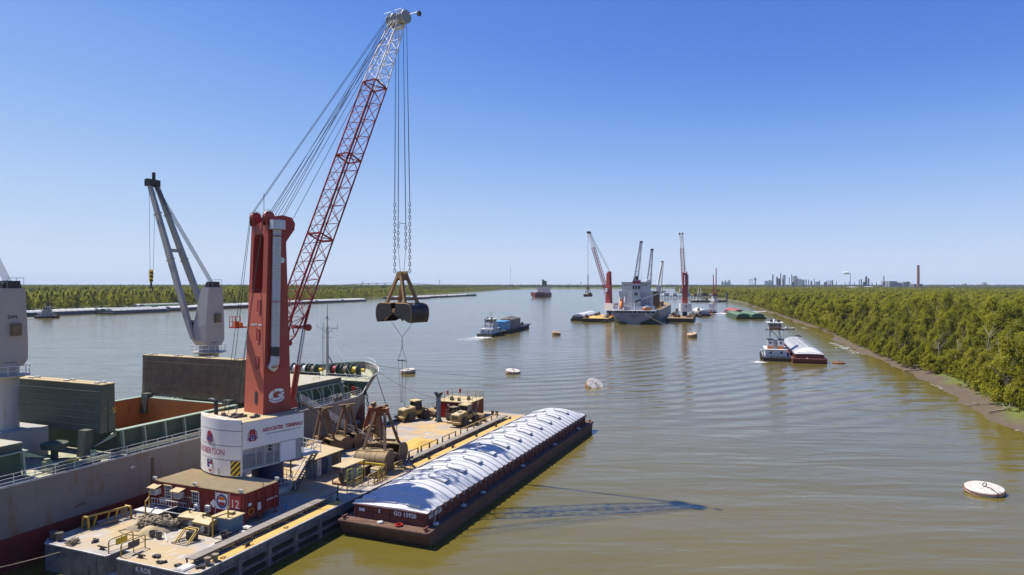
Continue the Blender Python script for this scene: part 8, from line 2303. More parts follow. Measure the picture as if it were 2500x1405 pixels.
# cargo cranes of the second ship, in plan positions along the deck
def cargo_crane(s, yv, zt, jib, label):
    o = thing('deck_crane', label, 'crane', (SX,SY,0), SA)
    k = MB(); k.lathe([(1.5,9),(1.4,zt-7)],14,Matrix.Translation((s,yv,0))); k.build('pedestal', M['ship_white'], o, smooth=40)
    k = MB(); k.loft([[(s-1.9,yv-1.8,zt-7),(s+1.9,yv-1.8,zt-7),(s+1.9,yv+1.8,zt-7),(s-1.9,yv+1.8,zt-7)],[(s-1.2,yv-1.4,zt),(s+1.2,yv-1.4,zt),(s+1.2,yv+1.4,zt),(s-1.2,yv+1.4,zt)]]); k.build('crane_house', M['ship_white'], o)
    tp_ = Vector(jib)
    for q in (-1.5,1.5):
        k = MB(); a = Vector((s,yv+q,zt-6)); e_ = tp_ + Vector((0,q*.3,0)); k.bar(a, e_, 1.0, 1.3); k.build('jib_leg', M['far_white'], o)
    for f in (.35,.6,.85):
        c = Vector((s,yv,zt-6)).lerp(tp_,f); k = MB(); k.bar(c-Vector((0,1.2,0)),c+Vector((0,1.2,0)),.4); k.build('jib_tie', M['ship_white'], o)
    k = MB(); k.box(tuple(tp_),(1.4,2.2,1.4)); k.build('jib_head', M['dark_steel'], o)
    for q in (-.6,.6):
        k = MB(); k.tube((s,yv+q,zt+.4),tp_+Vector((0,q,0)),.03,n=4); k.build('luffing_rope', M['wire'], o)
    k = MB(); k.tube(tp_,tp_+Vector((0,0,-(tp_.z-zt+4))),.06,n=4); k.build('hoist_rope', M['wire'], o)
    k = MB(); k.box(tuple(tp_+Vector((0,0,-(tp_.z-zt+4.8)))),(1.0,1.0,1.6)); k.build('hook_block', M['yellow'], o)
cargo_crane(42, 3.5, 30, (46,-.5,57), 'white ship crane with its jib raised highest above the mid-river ship')
cargo_crane(75, -3.0, 30, (78,-5.5,53), 'white ship crane jib standing just behind the highest one on the mid-river ship')
cargo_crane(118, -7.0, 26, (124,-10,45), 'lower white ship crane right of the funnel on the mid-river ship')
k = MB(); k.span(30,34,-14.5,4,11,21.5); rh = k.build('raised_hatch_cover', M['hatch_brown'] if 'hatch_brown' in M else M['grab_brown'], s2)
for i in range(6):
    k = MB(); k.span(29.93,30,-14.4,3.9,11.6+1.6*i,11.8+1.6*i); k.build('cover_rib', M['grab_brown'], rh)
for (a,b_) in ((38,66),(70,108),(112,146)):
    k = MB(); k.span(a,b_,-9.5,9.5,8.9,11.6); k.build('hatch_coaming', M['grab_brown'], s2)
    k = MB(); k.span(a+.5,b_-.5,-9.8,9.8,11.6,12.4); k.build('hatch_cover', M['grab_arm'], s2)
for i in range(14):
    k = MB(); k.tube((26+9*i,-h2(30,9)+.1,9),(26+9*i,-h2(30,9)+.1,10.2),.08,n=5); k.build('rail_post', M['far_white'], s2)
k = MB(); k.tube((26,-BH+.1,10.2),(146,-BH+.1,10.2),.08,n=5); k.build('rail', M['far_white'], s2)
k = MB(); k.box((52,-12.5,10.6),(5,2.5,3.0)); k.build('yellow_gear', M['yellow'], s2)

# ------------------------------------------------------------------ the two distant harbour cranes and their barges
def far_crane(loc, rz, label, luff=67, base=1.4):
    o = thing('harbour_crane', label, 'crane', loc, rz)
    B = base
    k = MB(); k.lathe([(1.9,0),(1.8,3.6)],16); k.build('pedestal', M['blue_steel'], o)
    k = MB(); k.span(-5.7,1.9,-3.8,3.8,3.9,9.1); hs = k.build('machine_house', M['sign_white'], o)
    k = MB(); ar = arc_pts(0.0); k.prism(ar+[(-5.7,-3.95),(-5.7,3.95)],3.5,9.4); k.build('counterweight', M['sign_white'], o, smooth=30)
    k = MB(); k.span(-5.4,-1.2,-3.9,-3.8,4.3,5.7); k.build('window', M['glass'], hs)
    for yv in (0,):
        k = MB(); k.span(-7.2,-7.1,-.45,.45,6.6,7.9); k.build('emblem', M['letter_red'], hs)
    k = MB(); z0_, z1_, z2_, z3_ = 9.1, 23, 30, 31.5
    def rg3(z, ya=-1, yb=1):
        f = (z-9.1)/22.4; return [(-1.87+.88*f,ya*(1.87-.2*f),z),(1.87-.63*f,ya*(1.87-.2*f),z),(1.87-.63*f,yb*(1.87-.2*f),z),(-1.87+.88*f,yb*(1.87-.2*f),z)]
    k.loft([rg3(z0_),rg3(z1_)]); k.loft([rg3(z1_,.42,1),rg3(z2_,.42,1)]); k.loft([rg3(z1_,-1,-.42),rg3(z2_,-1,-.42)]); k.loft([rg3(z2_),rg3(z3_)])
    tw_ = k.build('tower', M['crane_red'], o)
    k = MB()
    for i in range(5): k.span(-1.3,1.2,-.78,.78,z1_+.8+i*1.3,z1_+1.05+i*1.3)
    k.build('slot_rungs', M['crane_red'], tw_)
    for yv in (-1.3,1.3):
        k = MB(); k.lathe([(.3,-.35),(.85,-.35),(.85,.35),(.3,.35)],14,Matrix.Translation((-.4,yv,31.8)) @ Matrix.Rotation(PI/2,4,'X')); k.build('sheave', M['crane_red'], tw_, smooth=40)
    k = MB(); k.tube((-.3,-2.3,14),(-.1,-2.2,30.5),.45,n=10); k.build('exhaust_duct', M['galv'], o)
    k = MB(); k.span(-.5,1.6,1.9,3.6,17.5,20.3); cb2 = k.build('operator_cab', M['far_white'], o)
    k = MB(); k.span(-.8,1.9,1.8,4.2,17.1,17.5); k.build('cab_platform', M['crane_red'], cb2)
    lr = rad(luff); P = Vector((1.9,0,17)); D_ = Vector((math.cos(lr),0,math.sin(lr))); Nn = Vector((-D_.z,0,D_.x)); LN = 47
    def pt(d, yv, n_): return P + D_*d + Vector((0,yv,0)) + Nn*n_
    def lat(d0,d1,nb,mat,name):
        k = MB(); w0 = 1.2; st_ = (d1-d0)/nb
        for yv in (-w0,w0):
            for n_ in (-1,1): k.bar(pt(d0,yv,n_),pt(d1,yv,n_),.24)
        for i in range(nb):
            a, c = d0+i*st_, d0+(i+1)*st_
            for yv in (-w0,w0): k.bar(pt(a,yv,-1),pt((a+c)/2,yv,1),.13); k.bar(pt((a+c)/2,yv,1),pt(c,yv,-1),.13)
            for n_ in (-1,1): k.bar(pt(a,-w0,n_),pt(c,w0,n_),.13); k.bar(pt(a,w0,n_),pt(c,-w0,n_),.13)
        return k.build(name, M[mat], o)
    lat(2,36,13,'boom_red','boom'); lat(36,LN,5,'boom_white','boom_tip')
    hd_ = pt(LN+.8,0,0)
    for yv in (-1.1,1.1):
        k = MB(); k.lathe([(.2,-.5),(1,-.5),(1,.5),(.2,.5)],14,Matrix.Translation(hd_+Vector((0,yv,0))) @ Matrix.Rotation(PI/2,4,'X')); k.build('head_sheave', M['dark_steel'], o, smooth=40)
    for q in (-1.2,-.5,.3,1.2):
        k = MB(); k.tube((-.6,q,32.4),hd_+Vector((-.4,q,.4)),.06,n=4); k.build('luffing_rope', M['wire'], o)
    k = MB(); k.tube((3.0,-.4,9.6),pt(5.5,-.4,-1),.3,n=8); k.build('luffing_cylinder', M['chrome'], o)
    return o, hd_
def far_grab(o, hd_, rz, zb, label):
    Mw = Matrix.Translation(o.location) @ Matrix.Rotation(rz,4,'Z'); w_ = Mw @ Vector((hd_.x+.8,0,0))
    g_ = thing('clamshell_grab', label, 'grab', (w_.x,w_.y,zb), rz)
    clamshell(g_, 3.2, 2.6, 3.5, 'grab_black', 'grab_brown', 7.2, 'grab_brown', gap=.1, plate=OPEN_PLATE)
    top = hd_.z + o.location.z - zb
    for x_, y_ in ((-.3,1.1),(.3,-1.1)):
        k = MB(); k.tube((x_,y_,7.3),(x_,y_,17),.16,n=5); k.build('chain', M['dark_steel'], g_)
        k = MB(); k.tube((x_,y_,17),(x_*.5,y_*.8,top),.06,n=4); k.build('hoist_rope', M['wire'], g_)
c2x, c2y = 237*505/FPX, 505.0
ra = math.atan2(.62,-.78)
fc, fh = far_crane((c2x,c2y,3.4), ra, 'red harbour crane left of the mid-river ship with its boom leaning left', 71)
far_grab(fc, fh, ra, 17.0, 'dark clamshell grab hanging from the crane left of the mid-river ship')
c3x, c3y = 422*500/FPX, 500.0
ra3 = rad(84)
fc3, fh3 = far_crane((c3x,c3y,3.2), ra3, 'red harbour crane right of the mid-river ship with its boom straight up', 69)

def work_barge(cx_, cy_, rz, ln, bw, label, seed):
    o = thing('crane_barge', label, 'barge', (cx_,cy_,0), rz)
    k = MB(); k.loft([[(-ln/2+1,-bw/2,-.6),(ln/2-1,-bw/2,-.6),(ln/2-1,bw/2,-.6),(-ln/2+1,bw/2,-.6)],[(-ln/2,-bw/2,2.6),(ln/2,-bw/2,2.6),(ln/2,bw/2,2.6),(-ln/2,bw/2,2.6)]]); k.build('hull', M['dark_steel'], o)
    k = MB(); k.span(-ln/2+.2,ln/2-.2,-bw/2+.2,bw/2-.2,2.6,2.7); k.build('deck', M['ochre'] if seed % 2 else M['grab_brown'], o)
    r_ = random.Random(seed)
    for i in range(10):
        k = MB(); xx, yv = r_.uniform(-ln/2+3,ln/2-3), r_.choice((-1,1))*r_.uniform(bw*.25,bw*.42); s = r_.uniform(.8,1.8)
        k.box((xx,yv,2.7+s/2),(s*1.8,s,s),r_.uniform(0,3)); k.box((xx+.4,yv,2.7+s*1.2),(s*.7,s*.6,s*.5),r_.uniform(0,3)); k.build('deck_gear', M[r_.choice(('grab_red','edge_white','rope_pile','timber','grab_brown'))], o)
    for i in range(int(ln/4)):
        k = MB(); k.tube((-ln/2+2+4*i,-bw/2+.3,2.7),(-ln/2+2+4*i,-bw/2+.3,3.8),.09,n=5); k.build('rail_post', M['rail_yellow'], o)
    return o
cxx, cyy = c2x-3, c2y+2
work_barge(cxx-2, cyy, rad(73.5), 62, 18, 'dusty deck barge under the crane left of the mid-river ship', 1)
work_barge(c3x-1, c3y+6, rad(73.5), 60, 19, 'cluttered deck barge under the crane right of the mid-river ship', 2)
x, y = gp(1428, 784)
hopper_barge('dark covered barge with a white arched roof left of the mid-river ship', (x, y, 0), rad(73.5), mats=('dark_steel','grab_brown','cover_white'), detail=1, covers=11, rise=2.0)
x, y = gp(1735, 772.5)
hopper_barge('grey barge with a white arched roof right of the upright crane', (x, y, 0), rad(80), mats=('dark_steel','grey_steel','cover_white'), detail=1, covers=11, rise=2.2)
k = thing('spare_grab', 'spare grab standing right of the upright crane foot', 'grab', (c3x+8.5, c3y-6, 2.7), .4); clamshell(k, 2.3,1.9,2.6,'grab_brown','grab_brown',6.4,'grab_brown')
k = thing('spare_grab', 'spare grab standing left of the upright crane foot', 'grab', (c3x-7.5, c3y-7, 2.7), .9); clamshell(k, 2.3,1.9,2.6,'grab_brown','grab_brown',6.0,'grab_brown')

# ------------------------------------------------------------------ far red ship, bow on
FX, FY = gp(1330, 724.5)
fs_ = thing('tanker', 'distant red-hulled ship with green funnels heading down river', 'ship', (FX, FY, 0), rad(-100))
def hf(s): return 15*(1 if s < 105 else max(.03, 1-((s-105)/45)**2))
for sg in (-1,1):
    k = MB(); k.loft([[(s,sg*hf(s)*(.75 if z < 2 and s > 100 else 1),z) for z in (-1,1.5,5,9 if s < 110 else 11)] for s in (0,10,40,80,105,118,130,140,146,150)], caps=False, closed=False)
    if sg > 0: k.f = [q[::-1] for q in k.f]
    k.build('hull_plating', M['ship_red'], fs_, smooth=40)
k = MB(); k.loft([[(s,-hf(s),8.8),(s,hf(s),8.8)] for s in (0,40,105,130,146,150)], caps=False, closed=False); k.f = [q[::-1] for q in k.f]; k.build('deck', M['grab_red'], fs_)
k = MB(); k.span(8,26,-13,13,8.9,20); ac_ = k.build('accommodation_block', M['ship_white'], fs_)
k = MB(); k.span(10,26,-16,16,20,22.6); br2 = k.build('bridge', M['ship_white'], fs_)
k = MB(); k.span(26,26.1,-14,14,21,22); k.build('bridge_window', M['glass'], br2)
for yv, zt3 in ((-2.6,37),(2.6,34)):
    k = MB(); k.span(2,9,yv-2.2,yv+2.2,9,zt3); k.build('funnel', M['ship_green'], fs_)
k = MB(); k.tube((110,0,9),(110,0,20),.4,n=6); k.tube((110,-4,15),(110,4,15),.2,n=5); k.build('foremast', M['far_white'], fs_)
for (s,yv) in ((60,-6),(85,5)):
    k = MB(); k.tube((s,yv,9),(s,yv,14),.8,n=8); k.bar((s,yv,14),(s+10,yv,16),.8); k.build('hose_crane', M['far_white'], fs_)
foam('wake_foam', 'thin bow wave at the distant red ship', [(FX-29,FY-146),(FX-34,FY-150),(FX-20,FY-151)], (4,5), 120, 1.6, 4)

# ------------------------------------------------------------------ dock by the right bank with crawler cranes
DXx, DYy = gp(1700, 738)
dk_ = thing('deck_barge', 'flat pink and grey deck barge moored below the dock', 'barge', (DXx+21, DYy+8, 0), rad(8))
k = MB(); k.loft([[(-24,-8,-.5),(24,-8,-.5),(24,8,-.5),(-24,8,-.5)],[(-28,-8,2.6),(24,-8,2.6),(24,8,2.6),(-28,8,2.6)]]); k.build('hull', M['dark_steel'], dk_)
k = MB(); k.span(-27,23.5,-7.7,7.7,2.6,2.8); k.build('deck', M['edge_white'], dk_)
for i in range(8):
    k = MB(); k.span(-24+6*i,-21+6*i,-8.1,-7.9,.3,2.2); k.build('fender', M['black'], dk_)
for i in range(6):
    k = MB(); k.box((-18+7*i,0,3.6),(4.5,3,1.6),.2*i); k.box((-18+7*i,1,4.6),(2,1.5,.8),.5); k.build('deck_cargo', M[('edge_white','grey_steel','far_barge_red','far_white','timber','grey_steel')[i]], dk_)
tw4 = towboat((DXx+26, DYy-14, 0), rad(98), 'white towboat nosed against the barge below the dock', 18, 7.5, ('far_white','dark_steel'), None, False, 'far_white')
k = MB(); k.tube((0,0,-.5),(0,0,14),1.0,n=10); k.lathe([(1.3,14),(1.3,14.6),(0,15)],10); tag(k.build('mooring_dolphin', M['blue_steel'], loc=(DXx+46, DYy, 0)), 'dark blue mooring pile at the right end of the dock barge', 'pile')
pr = thing('dock', 'dark timber dock on piles reaching out from the right bank', 'dock', (350, 1290, 0), rad(4))
k = MB(); k.span(-90,70,-6,6,4.2,5.4); k.build('deck', M['timber'], pr)
pm2 = MB(); pm2.tube((0,0,-.5),(0,0,4.2),.5,n=6); pme2 = pm2.mesh('pile', M['timber'])
for i in range(28):
    for yv in (-5,5): place('pile', pme2, pr, (-88+5.8*i,yv,0))
for i,(xx,w_,h_,mt) in enumerate(((-60,10,5,'far_white'),(-44,7,4,'edge_white'),(-22,14,5,'container_blue'),(-2,9,3,'far_barge_red'),(14,10,4,'dark_steel'),(30,8,3,'grey_steel'))):
    k = MB(); k.span(xx-w_/2,xx+w_/2,-3,3,5.4,5.4+h_); k.span(xx-w_/2-.4,xx+w_/2+.4,-3.4,3.4,5.4+h_,5.7+h_); k.build('dock_shed', M[mt], pr)
def crawler(px, ytop, D, label, lean=0):
    X0 = (px-1250)*D/FPX; zt3 = CAM_H + (HOR-ytop)*D/FPX
    o = thing('lattice_crane', label, 'crane', (X0, D, 5.4), 0)
    h_ = zt3-5.4; k = MB()
    for xx in (-.9,.9):
        for yv in (-.9,.9): k.bar((xx,yv,3),(xx*.5+lean,yv*.5,h_),.32)
    n = int(h_/3)
    for i in range(n):
        a, c = 3+(h_-3)*i/n, 3+(h_-3)*(i+1)/n; fa, fb = (a-3)/(h_-3), (c-3)/(h_-3)
        for yv in (-.9,.9): k.bar((-.9*(1-.5*fa)+lean*fa,yv,a),(.9*(1-.5*fb)+lean*fb,yv,c),.2); k.bar((.9*(1-.5*fa)+lean*fa,yv,a),(-.9*(1-.5*fb)+lean*fb,yv,c),.2)
    k.build('lattice_boom', M['crane_red'], o)
    k = MB(); k.span(-2.5,2.5,-2,2,.8,3.6); k.build('crane_house', M['crane_red'], o)
    for yv in (-2,2):
        k = MB(); k.span(-3,3,yv-.5,yv+.5,-.9,.8); k.build('crawler_track', M['dark_steel'], o)
    k = MB(); k.box((lean,0,h_),(1.4,1.4,1.2)); k.build('boom_head', M['dark_steel'], o)
crawler(1748, 656, 1290, 'taller red lattice crane on the dock by the right bank', .5)
crawler(1742, 672, 1284, 'shorter red lattice crane beside the taller one on the dock', -.3)
for i,(px,lb_) in enumerate(((1704,'white curved loading arm on the dock, left one'),(1710,'white curved loading arm on the dock, right one'))):
    X0 = (px-1250)*1286/FPX; k = MB(); k.path([(0,0,5.4),(-.5,0,9),(1.5,0,14),(1.0,0,19.5)],[1.0,.9,.8,.3],8); k.box((0,0,6.4),(3,2.5,2)); tag(k.build('loading_arm', M['far_white'], loc=(X0,1286,0)), lb_, 'loading arm', 'loading arms')

# ------------------------------------------------------------------ fleet of barges along the left bank
fleet_cols = [('far_barge_green','far_barge_green','fleet_roof'),('far_barge_red','far_barge_red','fleet_roof'),('far_barge_grey','far_barge_grey','fleet_roof'),
              ('far_barge_green','far_barge_green','green_cover'),('dark_steel','far_barge_red','fleet_roof'),('far_barge_grey','far_barge_grey','edge_white')]
cname = ['green','red','grey','dark green','brown','pale grey']; rname = ['white','white','white','green','white','dusty grey']
tiers = [((-412,520),70,2,2,'at the far left, beyond the left ship crane'),((-353,603),67.5,1,3,'behind the small tug at the left'),((-336,672),67.5,1,2,'beside the dark green barge end'),((-400,742),68,1,2,'under the left bank trees by the striped hook'),
         ((-318,728),68,2,3,'between the left ship crane and the red tower'),((-292,895),69,3,2,'right of the red tower'),((-172,1225),70,1,6,'behind the hanging grab'),((-166,1296),74,5,2,'in the far string right of the hanging grab')]
ci = 0
ordw = ['first','second','third','fourth','fifth','sixth']
for (sx0,sy0),hd_,nl,na,where in tiers:
    a = rad(hd_); du = Vector((math.cos(a),math.sin(a))); dv_ = Vector((-du.y,du.x))
    for j in range(nl):
        for i in range(na):
            c = (ci*5 + i*2 + j) % 6 if na > 1 else ci % 6
            jx = random.Random(ci).uniform(-6,6)*(1 if na > 1 and i else 0)
            p = Vector((sx0,sy0)) + du*(61.5*j + jx) + dv_*(11.0*i)
            nm = f'{cname[c]} barge with {rname[c]} roof {where}'
            if nl*na > 1: nm += f', {ordw[i]} from the water' if na > 1 else ''
            if nl > 1: nm += f', {ordw[j]} along'
            words = nm.split()
            if len(words) > 16: nm = f'{cname[c]} barge {where}, {ordw[i]} out, {ordw[j]} along'
            ob = hopper_barge(nm, (p.x,p.y,0), a, length=59.5, mats=fleet_cols[c], covers=10, detail=1, group='barge fleet along the left bank', rise=1.5+.3*random.Random(ci).random())
            ci += 1
x, y = gp(88, 777)
towboat((x,y,0), rad(12), 'small dark-hulled tug running past the barges at the left', 15, 6.0, ('grey_steel','dark_steel'), None, False, 'grab_red')
foam('wake_foam', 'white wake trailing the small tug at the left', [(x-1,y),(x-14,y-2),(x-40,y-6)], (3,5), 260, .7, 5)

# ------------------------------------------------------------------ mooring lines
def line(name, label, a, b_, r=.05, sag=.6, mat='rope_pile', n=14):
    a, b_ = Vector(a), Vector(b_); pts = []
    for i in range(n+1):
        f = i/n; p = a.lerp(b_,f); p.z -= sag*4*f*(1-f); pts.append(p)
    k = MB(); k.path(pts, r, 5); tag(k.build(name, M[mat]), label, 'rope')
bow = L(52.6, TC-.6, 10.9)
def top(o_, dz=.9): return (o_.location.x, o_.location.y, dz)
line('mooring_line', 'mooring line from the ship bow to the toppled white buoy', bow, top(b3,1.4), .03, 1.0)
line('mooring_line', 'mooring line from the ship bow to the left white buoy', bow + Vector((0,0,-.4)), top(b1,1.2), .025, .6)
line('mooring_line', 'mooring line from the ship bow to the middle white buoy', bow + Vector((0,0,-.2)), top(b2,1.2), .02, 1.0)
line('mooring_line', 'dark line from the bow rail down to the grab deck', L(48.2, TC-6.0, 10.6), L(33.5, 24.5, 2.7), .06, .4, 'dark_steel')
line('mooring_line', 'thin line from the bow rail to the forked steel post', L(48.6, TC-5.6, 10.6), L(45.4, 23.5, 6.5), .035, .8, 'wire')
line('mooring_line', 'slack line from the near end netting towards the left edge', L(-18.2, 27.5, 2.2), L(-34, 34.5, 3.2), .04, .5)
ca = math.cos(SA); sa = math.sin(SA)
def S2(s,t,z): return (SX+s*ca-t*sa, SY+s*sa+t*ca, z)
line('mooring_line', 'white line from the mid-river ship stern to the tan buoy', S2(0,-7,7.6), top(b5,1.8), .07, 1.5, 'rope_pile')
line('mooring_line', 'line from the mid-river ship stern to the brown buoy', S2(0,9,7.6), top(b4,1.4), .06, 2.5)

# ------------------------------------------------------------------ driftwood and shore foam
def log(px, py, ang, ln, r, label, z=.35, branches=3):
    x, y = gp(px, py, z); rr_ = random.Random(px)
    o = thing('driftwood_log', label, 'driftwood', (x,y,z), ang)
    k = MB(); k.path([(-ln/2,0,0),(-ln/6,.15,.12),(ln/6,-.1,.2),(ln/2,.1,.55)],[r,r*.9,r*.7,r*.35],7); k.build('trunk', M['driftwood'], o, smooth=60)
    for i in range(branches):
        f = rr_.uniform(-.1,.45); k = MB(); a = rr_.uniform(-1.2,1.2); b0 = Vector((ln*f,0,.2)); e_ = b0+Vector((math.cos(a),math.sin(a),rr_.uniform(.2,.8)))*ln*.22
        k.path([b0,b0.lerp(e_,.5)+Vector((0,0,.1)),e_],[r*.45,r*.3,r*.12],5); k.build('branch', M['driftwood'], o)
log(2450, 1003, .35, 9, .17, 'long pale driftwood trunk on the mud at the right edge', .5)
log(2235, 905, .15, 8, .2, 'pale driftwood trunk reaching into the water below the willows', .3)
log(2380, 990, .1, 4, .12, 'tangle of grey driftwood at the water line near the right edge', .3, 6)
log(2160, 842, .1, 9, .22, 'fallen pale trunk lying on the bank under the willows', .9)
log(2185, 862, .2, 6, .15, 'short fallen trunk on the mud below the bank', .5)
def shore_foam(pts, label, n, seed, w=(1.0,1.2), size=.35):
    foam('shore_foam', label, [gp(px,py) for px,py in pts], w, n, size, seed)
shore_foam([(2035,838),(2052,846),(2068,853),(2085,862),(2108,866)], 'small white breakers on the bank beyond the brown barge', 110, 11, (3,3), .5)
shore_foam([(2275,938),(2300,950),(2330,964),(2362,988)], 'thin white wash along the mud near the right edge', 60, 12, (.6,.6), .22)
shore_foam([(2458,1024),(2475,1040),(2500,1055),(2540,1075)], 'white wash on the mud at the right edge', 90, 13, (.7,.9), .25)
shore_foam([(1960,800),(1990,812),(2020,826)], 'white ripples on the bank behind the brown barge', 50, 14, (2,2), .4)
# ================================================================== HORIZON
def farpos(px, D): return ((px-1250)*D/FPX, D)
def ztop(yp, D): return CAM_H + (HOR-yp)*D/FPX
bx, by = farpos(2242, 3000)
ch = thing('brick_chimney', 'tall brown brick chimney standing alone at the right', 'chimney', (bx,by,2), 0)
k = MB(); hz_ = ztop(648,3000)-2; k.lathe([(6.4,0),(5.5,hz_*.55),(4.9,hz_-4),(5.3,hz_-3.8),(5.3,hz_)],18); k.build('shaft', M['brick'], ch, smooth=40)
for f in (.3,.55,.8):
    k = MB(); k.lathe([(6.1-1.2*f,hz_*f),(6.4-1.2*f,hz_*f+.3),(6.4-1.2*f,hz_*f+1.2),(6.1-1.2*f,hz_*f+1.5)],18); k.build('band', M['brick'], ch)
def column(px, yt, w_, D, mat, label, cap=True, group='refinery columns'):
    x, y = farpos(px, D); h_ = ztop(yt, D) - 2; r = w_*D/FPX/2
    o = thing('process_column', label, 'tower', (x,y,2), 0, group)
    k = MB(); k.lathe([(r*1.15,0),(r,h_*.3),(r,h_*.9),(r*.75,h_)],10); k.build('shell', M[mat], o, smooth=40)
    k = MB()
    for f in (.55,.7,.85): k.lathe([(r*1.35,h_*f),(r*1.35,h_*f+1.2)],10)
    k.build('platform_rings', M['far_dark'], o)
    return o
def ORD(i):
    o1 = ['first','second','third','fourth','fifth','sixth','seventh','eighth','ninth','tenth','eleventh','twelfth','thirteenth','fourteenth','fifteenth','sixteenth','seventeenth','eighteenth','nineteenth']
    i += 1
    if i < 20: return o1[i-1]
    t_ = {2:'twent',3:'thirt'}[i//10]
    return t_+'ieth' if i % 10 == 0 else t_+'y-'+o1[i%10-1]
cols = [(1887,670,3,3600),(1897,676,4,3650),(1906,667,2,3600),(1912,682,4,3700),(1903,680,8,3680),(1927,678,1.6,3600),(1933,670,2,3600),(1937,688,6,3650),(1945,682,2,3650),(1961,685,2,3600),(1966,682,1.5,3600),
        (1969,683,1.6,3700),(1974,683,2,3600),(1981,686,4,3650),(1988,680,1.4,3600),(2001,685,2.2,3600),(2014,689,4,3650),(2018,687,3,3600),(2022,684,1.6,3600),(2027,685,2.2,3650),(2032,684,3.4,3600),(2042,686,1.4,3600),(2063,689,1.4,3500),
        (2073,688,1.4,3500),(2086,690,1.5,3500),(2098,683,2,3500),(2103,682,2.6,3500),(2110,688,5,3500),(2115,675,5,3500),(2121,680,3,3500),(2129,690,1.6,3500),(2140,690,1.6,3500),(2153,686,1.4,3500)]
cols.sort()
for i,(px,yt,w_,D) in enumerate(cols):
    column(px, yt, w_, D, 'far_dark', f'dark refinery column, {ORD(i)} from the left along the skyline')
fx, fy = farpos(2076, 3500)
k = MB(); k.tube((0,0,0),(0,0,ztop(670,3500)-2),1.6,1.1,8); k.lathe([(1.8,40),(1.8,42)],8); tag(k.build('flare_stack', M['far_dark'], loc=(fx,fy,2)), 'thin stack with a white puff of steam at its top', 'stack')
fx2, fy2 = farpos(2158, 3500)
k = MB(); h_ = ztop(674,3500)-2
for xx in (-4,4):
    for yy_ in (-4,4): k.bar((xx,yy_,0),(xx*.25,yy_*.25,h_),.9)
for i in range(6): k.bar((-4+.6*i,-4+.6*i,h_*i/6),(4-.6*(i+1),-4+.6*(i+1),h_*(i+1)/6),.6)
k.box((0,0,h_*.4),(8,8,h_*.3)); tag(k.build('derrick', M['far_dark'], loc=(fx2,fy2,2)), 'open derrick tower left of the long dark plant building', 'tower')
def block(px0, px1, yt, D, mat, label, name='plant_building', cat='building', steps=((0,1,1),), group=None):
    x0, y = farpos(px0, D); x1, _ = farpos(px1, D); h_ = ztop(yt, D) - 2
    o = thing(name, label, cat, ((x0+x1)/2, y, 2), 0, group)
    w_ = x1-x0; dp = min(w_, 60)
    for a, b_, hh in steps:
        k = MB(); k.span(-w_/2+w_*a, -w_/2+w_*b_, -dp/2+.02*a, dp/2-.02*a, 0, h_*hh); k.build('wing', M[mat], o)
    k = MB(); k.box((0,0,h_*.5),(w_*.6,dp+1.0,h_*.06)); k.box((0,0,h_*.75),(w_*.5,dp+.8,h_*.05)); k.build('storey_band', M['far_dark'] if mat != 'far_dark' else 'far_grey' and M['far_grey'], o)
    return o
block(2165,2189,687,3500,'far_grey','long low dark plant building left of the brick chimney',steps=((0,.75,1),(.76,1,.85)))
block(2189,2200,692,3500,'far_grey','lowest dark plant building beside the long one')
block(2201,2218,688,3500,'far_grey','short dark plant building nearest the brick chimney',steps=((0,.4,.9),(.41,.8,1),(.81,1,.92)))
block(2226,2247,694,3200,'far_dark','low shed at the foot of the brick chimney')
for i,(px0,px1,yt,st,lb_) in enumerate(((1867,1873,686,((0,1,1),),'pale city block at the left end of the skyline'),(1874,1884,684,((0,.3,.8),(.31,.7,1),(.71,1,.85)),'pale stepped city block left of the refinery'),
        (1911,1917,672,((0,1,1),),'slim pale city tower behind the refinery'),(1936,1945,674,((0,1,1),),'widest pale city tower on the skyline'),(1946,1950,680,((0,1,1),),'pale city tower right of the widest one'),
        (1952,1962,682,((0,.5,1),(.51,1,.9)),'pale twin city block behind the right columns'),(1990,1998,688,((0,1,1),),'low pale city block right of the city centre'),(1761,1766,686,((0,.3,.7),(.31,.7,1),(.71,1,.7)),'pale stepped tower, left of the three by the dock cranes'),
        (1768,1774,685,((0,.3,.7),(.31,.7,1),(.71,1,.7)),'pale stepped tower, middle of the three by the dock cranes'),(1776,1783,684,((0,.3,.7),(.31,.7,1),(.71,1,.7)),'pale stepped tower, right of the three by the dock cranes'),
        (2351,2359,693,((0,1,1),),'tiny pale block right of the chimney'),(2399,2408,690,((0,.6,1),(.61,1,.7)),'tiny pale stepped block far right on the horizon'))):
    block(px0, px1, yt, 8800, 'far_grey', lb_, 'city_tower', 'building', st)
def water_tower(px, yt, w_, D, label):
    x, y = farpos(px, D); h_ = ztop(yt,D)-2; r = w_*D/FPX/2; k = MB(); k.lathe([(r*.6,0),(r*.55,h_*.7),(r,h_*.8),(r,h_)],12); o = k.build('water_tower', M['far_grey'], loc=(x,y,2), smooth=40); tag(o, label, 'tower')
water_tower(1844, 679, 6, 7000, 'stout pale water tower at the left of the refinery')
x, y = farpos(1833.5, 7000); h_ = ztop(683,7000)-2; k = MB()
for xx in (-14,14):
    for yy_ in (-10,10): k.bar((xx,yy_,0),(xx,yy_,h_),2.2)
k.span(-17,17,-12,12,h_-8,h_); k.span(-15,15,-11,11,h_*.6,h_*.6+3); tag(k.build('gantry_tower', M['far_grey'], loc=(x,y,2)), 'open square frame tower left of the stout water tower', 'tower')
